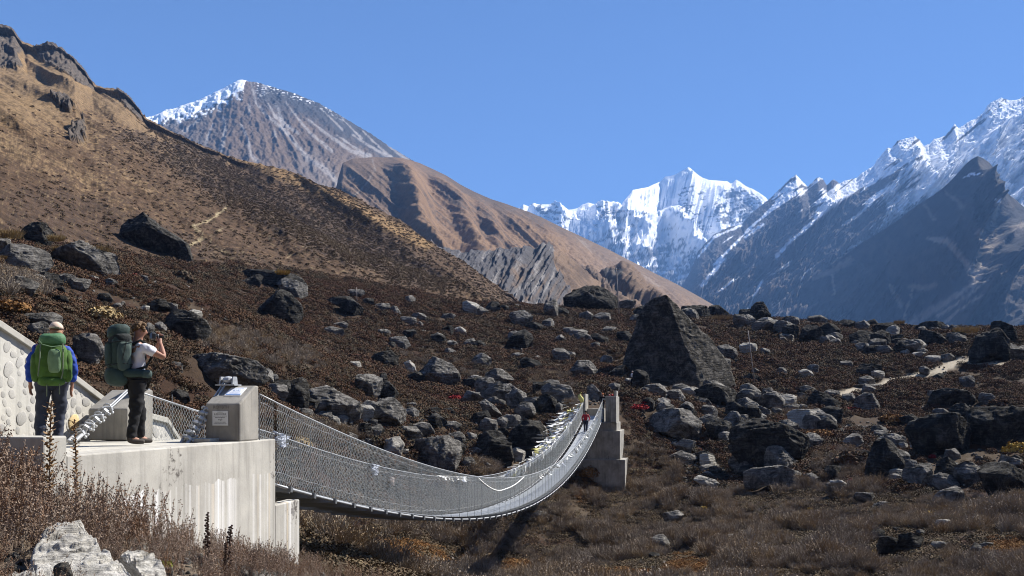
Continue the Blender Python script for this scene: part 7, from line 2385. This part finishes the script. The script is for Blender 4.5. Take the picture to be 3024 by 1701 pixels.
x, y, z = patch([([(1150, 1600), (1250, 1610), (1370, 1640), (1360, 1680), (1260, 1690), (1120, 1640)], 1), ([(1480, 1640), (1560, 1660), (1640, 1720), (1460, 1720)], 1), ([(1600, 1690), (1900, 1680), (1960, 1705), (1600, 1710)], 0.7), ([(1780, 1690), (2100, 1660), (2080, 1705), (1780, 1710)], 0.4),
                ([(2940, 1600), (3024, 1590), (3024, 1650), (2920, 1650)], 0.7), ([(2000, 1640), (2120, 1660), (2100, 1700), (1960, 1700)], 0.5), ([(2350, 1250), (2480, 1290), (2470, 1310), (2360, 1290)], 0.25), ([(1700, 1390), (1780, 1420), (1760, 1500), (1690, 1480)], 0.35)], 300)
scatter('russet_ground_cover', ru_, np.stack([x, y, z], 1), np.stack([x * 0, x * 0, RNG.uniform(0, 6.28, len(x))], 1), RNG.uniform(0.4, 0.95, len(x)), RNG.integers(0, 3, len(x)))
gb_ = [twig_bush(30 + k, n=40, h=0.8, spread=0.7, leafy=60) for k in range(3)]
x, y, z = patch([([(560, 960), (800, 1000), (1000, 1060), (900, 1100), (600, 1040)], 1), ([(1180, 1040), (1420, 1080), (1400, 1120), (1200, 1120)], 0.6), ([(1550, 1090), (1700, 1110), (1700, 1200), (1560, 1170)], 0.7), ([(1980, 1110), (2080, 1130), (2060, 1180), (1990, 1170)], 0.5),
                ([(2270, 1170), (2420, 1190), (2400, 1240), (2300, 1230)], 0.6), ([(0, 800), (120, 830), (160, 880), (0, 880)], 0.5), ([(2400, 1330), (2560, 1340), (2560, 1420), (2420, 1430)], 0.8), ([(900, 1240), (1100, 1290), (1000, 1320), (820, 1290)], 0.8), ([(1400, 1370), (1480, 1380), (1440, 1430), (1380, 1410)], 0.4)], 230)
scatter('grey_brush', gb_, np.stack([x, y, z - 0.03], 1), np.stack([x * 0, x * 0, RNG.uniform(0, 6.28, len(x))], 1), RNG.uniform(0.6, 1.2, len(x)), RNG.integers(0, 3, len(x)))


# --- shrubs and tufts one can point at
def shrub(px, v, wpx, mat, name, label, cat, h=0.7, up=0.0, dist=None, n=220, group=None):
    n = int(n * 1.8)
    d = dist or float(hit([px], [v])[0])
    if d != d:
        return
    r = wpx / 2 * d / F
    me = heath_clump(int(px) % 50, n=n, mat=mat, r=r, h=r * h, ls=r * 0.09)
    o = link(name, me)
    x = (px - 1512) / F * d
    o.location = (x, d, (VH - v) / F * d) if up else (x, d, float(ground_z(x, d)) + r * h * 0.35)
    tag(o, label, cat, group)
    return o


def grass_tuft(px, v, wpx, d, label, mat=STRAW, n=700, h=0.35, name='grass_tuft'):
    r = wpx / 2 * d / F
    a = rv.uniform(0, 6.28, n); q = np.sqrt(rv.uniform(0, 1, n)) * r
    P0 = np.stack([np.cos(a) * q, np.sin(a) * q * 0.7, -0.2 * r * np.ones(n)], 1)
    dr = np.stack([np.cos(a) * 0.5 + 0.35, np.sin(a) * 0.4 - 0.25, np.ones(n) * 0.8], 1) + rv.normal(size=(n, 3)) * 0.25
    P1 = P0 + dr * (r * h * rv.uniform(0.6, 1.5, n))[:, None] + np.array([0, 0, 0.25 * r])
    vv, ff = strips(P0, P1, np.full(n, r * 0.02))
    o = link(name, mesh_np(name, vv, ff), mat)
    o.location = P(px, v, d)
    tag(o, label, 'grass tuft', 'golden grass tufts on boulders')
    return o


def bd(cx, vb):
    q = float(hit([cx], [vb])[0])
    return q if q == q else 110.0


dd1 = bd(250, 806)
grass_tuft(285, 745, 70, dd1 + 1.0, 'golden grass mat on top of the long grey boulder')
grass_tuft(165, 706, 46, dd1 + 3.0, 'round golden tuft between the dark slab and the long grey boulder')
grass_tuft(168, 736, 30, dd1 + 1.0, 'small golden tuft hanging at the left end of the long grey boulder')
grass_tuft(28, 695, 66, bd(60, 796) + 2.0, 'large golden tuft at the left edge above the broad pale boulder')
grass_tuft(4, 762, 28, bd(60, 796), 'small golden tuft cut by the left edge below the large one')
grass_tuft(832, 809, 40, bd(830, 850), 'yellow tuft on the dark overhanging slab', YEL)
grass_tuft(2120, 945, 70, bd(2100, 950), 'straw coloured tuft between the skyline boulders right of the pyramid', STRAW, 500, 0.25)
grass_tuft(2655, 952, 30, bd(2640, 1000), 'brown grass cap on the skyline slab', STRAW, 500, 0.25)
grass_tuft(2850, 975, 70, bd(2850, 1000), 'dry grass on the skyline left of the massive boulder', STRAW, 500, 0.2)
shrub(396, 815, 20, REDL, 'shrub', 'tiny crimson shrub below the long grass topped boulder', 'shrub')
shrub(1888, 1212, 62, REDL, 'shrub', 'bright red shrub just right of the far bridge tower', 'shrub', 0.5)
shrub(1908, 1196, 34, REDL, 'shrub', 'small red shrub above the bright red one by the far tower', 'shrub', 0.6)
shrub(2113, 1150, 30, REDL, 'shrub', 'small red bush at the foot of the tallest boulder', 'shrub', 0.9)
shrub(2518, 1215, 52, REDL, 'shrub', 'flat crimson shrub beside the half pale wedge boulder', 'shrub', 0.4)
shrub(2465, 1336, 62, REDL, 'shrub', 'red shrub at the left end of the rubble field', 'shrub', 0.4)
shrub(2753, 1356, 24, REDL, 'shrub', 'round dark red bush under the huge mossy crowned boulder', 'shrub', 1.0)
shrub(2512, 1428, 24, REDL, 'shrub', 'dark red bush beside the white speckled boulder', 'shrub', 0.9)
shrub(1140, 1046, 30, REDL, 'shrub', 'faint red patch above the dark tent shaped boulder', 'shrub', 0.35)
shrub(2350, 1146, 22, REDL, 'shrub', 'tiny red shrub in the right heath', 'shrub', 0.5)
shrub(1348, 1180, 60, REDL, 'shrub', 'dull red shrub patch left of the big rock pile', 'shrub', 0.35)
shrub(2065, 1330, 18, REDL, 'shrub', 'tiny crimson shrub in the pale rubble by the thicket', 'shrub', 0.7)
shrub(1405, 1592, 30, YEL, 'shrub', 'yellow leaved bush in the gully under the bridge', 'shrub', 1.1)
shrub(2078, 1510, 30, YEL, 'shrub', 'yellow tipped shrub in the left thicket', 'shrub', 1.0, n=120)
shrub(2392, 1508, 18, YEL, 'shrub', 'tiny bright yellow shrub in the middle of the thicket', 'shrub', 1.0, n=90)
shrub(2745, 1535, 44, YEL, 'shrub', 'orange yellow shrub below the dome boulder in the thicket', 'shrub', 1.0, n=130)
shrub(2585, 1640, 26, YEL, 'shrub', 'yellow shrub beside the pale topped block low in the thicket', 'shrub', 1.0, n=90)
shrub(1925, 1580, 34, RUSSET, 'shrub', 'orange shrub low in the left thicket', 'shrub', 0.8, n=120)
shrub(1742, 1420, 62, RUSSET, 'shrub', 'russet leafy bush at the foot of the far tower', 'shrub', 1.1)
shrub(880, 1330, 90, STRAW, 'shrub', 'straw coloured shrub seen through the bridge mesh', 'shrub', 0.7, n=420)
shrub(540, 835, 80, HEATH, 'shrub', 'rounded brown shrub mound right of the tiny crimson one', 'shrub', 0.7, n=520)
shrub(300, 950, 120, STRAW, 'shrub', 'tawny shrub between the heads of the hikers', 'shrub', 0.55, n=420)
shrub(35, 930, 110, RUSSET, 'shrub', 'orange brown shrub left of the cream cap', 'shrub', 0.6, n=420)
shrub(2640, 1250, 90, RUSSET, 'shrub', 'rusty shrub mound above the rubble field', 'shrub', 0.45, n=420)
shrub(2420, 1290, 90, RUSSET, 'shrub', 'rusty shrub mound under the white grey lichen boulder', 'shrub', 0.4, n=380)
shrub(3000, 1345, 80, YEL, 'shrub', 'ochre bush below the huge flat topped block', 'shrub', 0.8, n=160)
shrub(2520, 1380, 120, HEATH, 'shrub', 'dark brown shrub mound left of the black pyramid boulder', 'shrub', 0.6, n=600)


# --- weeds in front of the wall
def weed(k, h=0.6, stems=8, lean=0.15, leaf=0.008, per=46, spread=0.18):
    parts = []
    for i in range(stems):
        a = rv.uniform(0, 6.28)
        b0 = np.array([math.cos(a), math.sin(a), 0]) * rv.uniform(0, 0.05)
        d = np.array([math.cos(a) * spread * rv.uniform(0.3, 1.6) + lean * rv.uniform(0.2, 1.4), math.sin(a) * spread, 1.0])
        hh = h * rv.uniform(0.55, 1.1)
        tt = np.linspace(0, 1, 7)
        cur = rv.normal(size=2) * 0.05
        pts = b0 + np.outer(tt * hh, d) + np.stack([cur[0] * tt ** 2, cur[1] * tt ** 2, 0 * tt], 1)
        parts.append(strips(pts[:-1], pts[1:], np.full(6, 0.0028)))
        # side twigs and tiny dry leaves
        m_ = 9
        t = rv.uniform(0.3, 0.98, m_)
        s0 = np.stack([np.interp(t, tt, pts[:, j]) for j in range(3)], 1)
        s1 = s0 + (rv.normal(size=(m_, 3)) * 0.5 + np.array([0.1, 0, 0.9])) * (0.10 * hh * (1.1 - t))[:, None] * 1.4
        parts.append(strips(s0, s1, np.full(m_, 0.0018)))
        q = rv.uniform(0, 1, per)
        j = rv.integers(0, m_, per)
        onmain = rv.uniform(0, 1, per) < 0.45
        tm = rv.uniform(0.25, 1.0, per)
        c = np.where(onmain[:, None], np.stack([np.interp(tm, tt, pts[:, jj]) for jj in range(3)], 1), s0[j] * (1 - q[:, None]) + s1[j] * q[:, None]) + rv.normal(size=(per, 3)) * 0.008
        nr = rv.normal(size=(per, 3)); nr /= np.linalg.norm(nr, axis=1)[:, None]
        parts.append(leaf_quads(c, nr, rv.uniform(0.5, 1.5, per) * leaf, 0.7))
    v, f = join(parts)
    me = mesh_np('weed', v, f); me.materials.append(WEED)
    return me


wd = [weed(k, h=0.62, stems=9, lean=0.18 if k % 2 else -0.02) for k in range(6)] + [weed(9, h=0.75, stems=4, lean=0.3, spread=0.08, per=60)]


def near_patch(poly, n):
    a = RNG.uniform(min(q for q, _ in poly), max(q for q, _ in poly), n * 3); b = RNG.uniform(min(q for _, q in poly), max(q for _, q in poly), n * 3)
    i = in_poly(a, b, poly); a, b = a[i][:n], b[i][:n]
    return a, b


# (ground positions in metres: x, y) thick bank on the left, thin line along the wall foot
X = []; Y = []; S = []
for (x0, x1, y0, y1, n, s0, s1) in ((-5.6, -3.4, 6.6, 9.4, 230, 0.55, 1.1), (-6.6, -4.9, 8.0, 9.5, 130, 0.9, 1.4), (-3.6, -2.2, 6.6, 10.2, 80, 0.3, 0.65), (-4.6, -2.9, 9.3, 13.8, 110, 0.25, 0.7), (-3.8, -2.6, 11.0, 15.4, 90, 0.25, 0.6), (-5.0, -3.6, 5.4, 6.6, 50, 0.3, 0.5), (-3.4, -1.4, 7.0, 15.0, 110, 0.25, 0.55), (-3.45, -2.75, 5.3, 5.9, 40, 0.2, 0.42), (-3.7, -2.3, 6.9, 7.6, 60, 0.3, 0.6)):
    X.append(RNG.uniform(x0, x1, n)); Y.append(RNG.uniform(y0, y1, n)); S.append(RNG.uniform(s0, s1, n))
X = np.concatenate(X); Y = np.concatenate(Y); S = np.concatenate(S)
t_ = (X - R0.x) * BC - (Y - R0.y) * BS; s_ = (X - R0.x) * BS + (Y - R0.y) * BC
k = ~((t_ < 0.07) & (s_ > -5.35) & (s_ < 1.6))
# keep the white rocks in sight
kp = px_of(X, Y)
k &= ~((Y < 6.9) & (Y > 6.0) & (kp > 230) & (kp < 420) & (RNG.uniform(0, 1, len(X)) < 0.35))
k &= ~((Y < 7.6) & (kp > 360) & (kp < 560) & (RNG.uniform(0, 1, len(X)) < 0.75))
X, Y, S = X[k], Y[k], S[k]
scatter('dead_weeds', wd, np.stack([X, Y, ground_z(X, Y) - 0.01], 1), np.stack([RNG.normal(0, 0.12, len(X)), RNG.normal(0, 0.12, len(X)), RNG.normal(0, 0.5, len(X))], 1), S, RNG.integers(0, 7, len(X)))

# --- stalks one can point at
def seed_stalk(px, vtop, d, label, dark=True, hgt=None, wid=0.02):
    x = (px - 1512) / F * d
    z0 = float(ground_z(x, d)); zt_ = (VH - vtop) / F * d
    h = zt_ - z0
    root = empty('seed_stalk', (x, d, z0))
    tag(root, label, 'dried plant', 'dried flower stalks in front of the wall')
    mb = MB()
    bend = random.uniform(-0.03, 0.03)
    ax = [Vector((bend * math.sin(t * 3), 0.01 * t, h * t)) for t in [i / 10 for i in range(11)]]
    mb.tube(ax, 0.006, 5); mb.build('stem', SEED, root)
    mb = MB()
    n = int(46 if dark else 64)
    for i in range(n):
        t = 0.30 + 0.70 * i / n if dark else 0.2 + 0.8 * i / n
        a = i * 2.4
        c = Vector((bend * math.sin(t * 3), 0, h * t)) + Vector((math.cos(a), math.sin(a), 0)) * wid * (1.25 - 0.6 * t) * random.uniform(0.6, 1.2)
        r = wid * random.uniform(0.45, 0.85) * (1.2 - 0.4 * t)
        if dark:
            mb.ball(c, (r, r, r * 0.8), 6, 4)
        else:
            r *= 1.5
            mb.ball(c, (r * 0.7, r * 0.7, r * 0.5), 5, 3)
            o_ = Vector((math.cos(a), math.sin(a), 0.45)) * r * 2.6
            s_ = Vector((-math.sin(a), math.cos(a), 0)) * r * 0.9
            mb.add([c, c + o_ * 0.5 + s_, c + o_, c + o_ * 0.5 - s_], [(0, 1, 2, 3)])
    mb.build('seed_head' if dark else 'withered_leaves', SEED if dark else simple_mat('withered_leaf', (0.22, 0.14, 0.07), 0.9), root)
    return root


seed_stalk(613, 1512, 7.6, 'taller dark knobbly seed stalk standing in front of the pale wall')
seed_stalk(684, 1550, 7.4, 'shorter dark knobbly seed stalk right of the taller one')
seed_stalk(666, 1600, 7.5, 'thin dark seed stalk just left of the shorter knobbly one', wid=0.012)
seed_stalk(151, 1182, 8.6, 'tall withered leafy stalk in front of the grey trousers', dark=False, wid=0.026)
seed_stalk(217, 1238, 8.8, 'withered leafy stalk rising past the parapet corner', dark=False, wid=0.020)
shrub(470, 1650, 80, OLIVE, 'green_cushion', 'yellow green cushion plant beside the long white rock', 'plant', 0.5, dist=7.8, n=500)
shrub(85, 1675, 60, OLIVE, 'green_cushion', 'small green plant at the bottom left corner among weeds', 'plant', 0.5, dist=6.2, n=420)
shrub(258, 1560, 40, OLIVE, 'green_cushion', 'green plant on the upper side of the large white rock', 'plant', 0.5, dist=6.9, n=300)

# ------------------------------------------------------------------ poles
def pole(px, vt, pxb, vb, label, d=None, arm=True, r=0.05):
    d = d or bd(pxb, vb)
    b_ = P(pxb, vb, d) - Vector((0, 0, 0.2)); t = P(px, vt, d)
    root = empty('pole', b_)
    tag(root, label, 'pole')
    mb = MB(); mb.tube([Vector((0, 0, 0)), (t - b_) * 0.5, t - b_], [r, r * 0.85, r * 0.7], 8)
    mb.build('post', simple_mat('weathered_wood', (0.30, 0.27, 0.25), 0.9), root, smooth=True)
    if arm:
        mb = MB(); c = (t - b_) * 0.97
        mb.tube([c + Vector((-0.55, 0, 0.06)), c + Vector((0.55, 0, -0.06))], r * 0.55, 6); mb.build('crossarm', MATS['weathered_wood'], root)
        mb = MB()
        for s in (-0.5, 0.5):
            mb.ball(c + Vector((s, 0, 0.1 - s * 0.1)), (0.06, 0.06, 0.09), 6, 5)
        mb.build('insulator', MATS['grey_cloth'], root)
    return root


pole(1820, 791, 1829, 938, 'slightly leaning pole with a crossarm beside the largest middle skyline boulder', r=0.10)
pole(2209, 976, 2230, 1142, 'thin bare leaning pole in the right heath', arm=False, r=0.07)
pole(1052, 848, 1055, 898, 'short distant pole under the hillside', arm=False, r=0.05)

# ------------------------------------------------------------------ prayer flags and scarves on the bridge
FLW = simple_mat('bleached_flag_cloth', (0.80, 0.80, 0.76), 0.9)
FLY = simple_mat('yellow_flag_cloth', (0.60, 0.56, 0.20), 0.9)
FLB = simple_mat('bluish_flag_cloth', (0.44, 0.47, 0.54), 0.9)
fm = []
for k in range(5):
    mb = MB()
    nx, nz = 5, 5
    V_ = []
    for j in range(nz + 1):
        for i in range(nx + 1):
            a = i / nx; b = j / nz
            V_.append((0.30 * (a - 0.5), 0.07 * math.sin(a * 5 + k) * b + 0.22 * b * b * (0.4 + 0.3 * (k % 3)), -0.34 * b * (0.85 + 0.1 * math.sin(a * 4 + k))))
    mb.v = V_
    mb.f = [(j * (nx + 1) + i, j * (nx + 1) + i + 1, (j + 1) * (nx + 1) + i + 1, (j + 1) * (nx + 1) + i) for j in range(nz) for i in range(nx)]
    me = mb.mesh('flag'); me.shade_smooth(); me.materials.append(FLW)
    fm.append(me)


def flag_string(s0, s1, t, n, label, out=-1.0, spread=0.0, low=0.0, yel=0.08, size=1.0):
    root = empty('prayer_flag_string', bp_(s0, t, rail_z(s0, t)))
    tag(root, label, 'prayer flags')
    inv = Matrix.Translation(-Vector(root.location))
    pts = []
    for i in range(24):
        s = s0 + (s1 - s0) * i / 23
        pts.append(bp_(s, t + out * spread * abs(math.sin(i * 1.7)), rail_z(s, t) + 0.03 - low * abs(math.sin(i * 1.1))))
    mb = MB(); mb.tube(pts, 0.006, 4); o = mb.build('cord', FLW, root)
    o.data.transform(inv)
    for i in range(n):
        f = (i + 0.5) / n
        s = s0 + (s1 - s0) * f
        off = spread * random.uniform(0, 1)
        o = bpy.data.objects.new('flag', fm[i % 5]); COL.objects.link(o)
        o.parent = root
        sc = size * random.uniform(0.7, 1.25)
        M = Matrix.Translation(bp_(s, t + out * off, rail_z(s, t) + 0.04 - off * 0.55 - low * random.random())) @ Matrix.Rotation(random.uniform(-0.6, 0.6) + (math.pi / 2 - math.radians(11)) * (1 if out < 0 else -1), 4, 'Z') @ Matrix.Rotation(random.uniform(-0.5, 0.9), 4, 'X') @ Matrix.Diagonal((sc, sc, sc, 1))
        o.matrix_world = inv @ M
        o.material_slots[0].link = 'OBJECT'
        o.material_slots[0].material = FLY if random.random() < yel else (FLB if random.random() < 0.15 else FLW)


flag_string(30.5, 47.0, -BW, 90, 'white prayer flags bunched along the middle of the far rail', spread=0.5, size=1.3)
flag_string(46.0, 61.8, -BW, 150, 'thick white and yellow prayer flags flaring out near the far tower', spread=1.9, size=1.9, yel=0.14)
flag_string(28.0, 60.0, 0.0, 46, 'thin line of pale flags tied along the near rail up to the far tower', out=1.0, spread=0.04, low=0.25, size=0.6)
flag_string(16.3, 20.6, -BW, 24, 'short bunch of white scarves on the far rail before the lowest point', out=1.0, spread=0.03, size=0.5, yel=0.0)


def scarf(s, t, w, h, label, mat=FLW, dz=0.0, seed=0):
    """crumpled cloth caught on the mesh"""
    mb = MB(); rg = random.Random(seed)
    nx, nz = 14, 12
    root_loc = bp_(s, t, rail_z(s, t) + dz)
    V_ = []
    for j in range(nz + 1):
        for i in range(nx + 1):
            a = i / nx - 0.5; b = j / nz
            prof = (1 - 0.5 * b) * (0.8 + 0.3 * math.sin(b * 9 + seed))
            dt = 0.06 + 0.05 * math.sin(i * 1.9 + seed) + 0.04 * math.sin(j * 2.3 + i)
            p = ALONG * (a * w * prof) + ACROSS * dt + Vector((0, 0, -b * h * (1 - 0.5 * abs(a)) + (rail_z(s + a * w, t) - rail_z(s, t))))
            V_.append(p)
    mb.v = [tuple(p) for p in V_]
    mb.f = [(j * (nx + 1) + i, j * (nx + 1) + i + 1, (j + 1) * (nx + 1) + i + 1, (j + 1) * (nx + 1) + i) for j in range(nz) for i in range(nx)]
    o = mb.build('scarf', mat, None, smooth=True)
    o.location = root_loc
    tag(o, label, 'scarf')


scarf(4.0, -BW, 0.8, 0.30, 'white ceremonial scarf heap on the far rail beside the abutment corner', FLB, 0.05, 1)
scarf(9.8, -BW, 0.7, 0.34, 'bluish white scarf bundle hanging on the far rail in the first third', FLB, 0.02, 2)
scarf(11.3, -BW, 0.4, 0.25, 'pinkish pale scarf hanging right of the bluish bundle', simple_mat('pinkish_cloth', (0.45, 0.39, 0.36), 0.9), -0.25, 3)
# a loose garland in two swags on the near side
mb = MB()
c0, c1, c2 = 15.6, 20.0, 24.3
pts = []
for i in range(25):
    f = i / 24; s = c0 + (c1 - c0) * f
    pts.append(bp_(s, 0.06, rail_z(s) - 0.05 - 0.42 * math.sin(f * math.pi * 0.62)))
for i in range(1, 16):
    f = i / 15; s = c1 + (c2 - c1) * f
    pts.append(bp_(s, 0.06, (rail_z(c1) - 0.44) * (1 - f) + (rail_z(c2) - 0.03) * f - 0.08 * math.sin(f * math.pi)))
o = None
mb.tube(pts, [0.013 + 0.009 * abs(math.sin(i * 1.3)) for i in range(len(pts))], 6)
o = mb.build('garland', FLW, None, smooth=True)
tag(o, 'long white rolled garland drooping in a swag over the middle of the near rail', 'garland')
# the tall yellow white scarf on the left upright
mb = MB()
b_ = P(1722, 1185, 75.0)
mb.tube([Vector((0, 0, 0)), Vector((-0.1, 0, 0.3)), Vector((-0.25, 0, 0.6)), Vector((-0.1, 0, 0.85))], [0.12, 0.2, 0.14, 0.04], 8)
o = mb.build('scarf', FLY, None, smooth=True); o.location = b_ + Vector((-0.1, -0.5, -0.1))
tag(o, 'yellow scarf knotted on the left upright of the far tower', 'scarf')
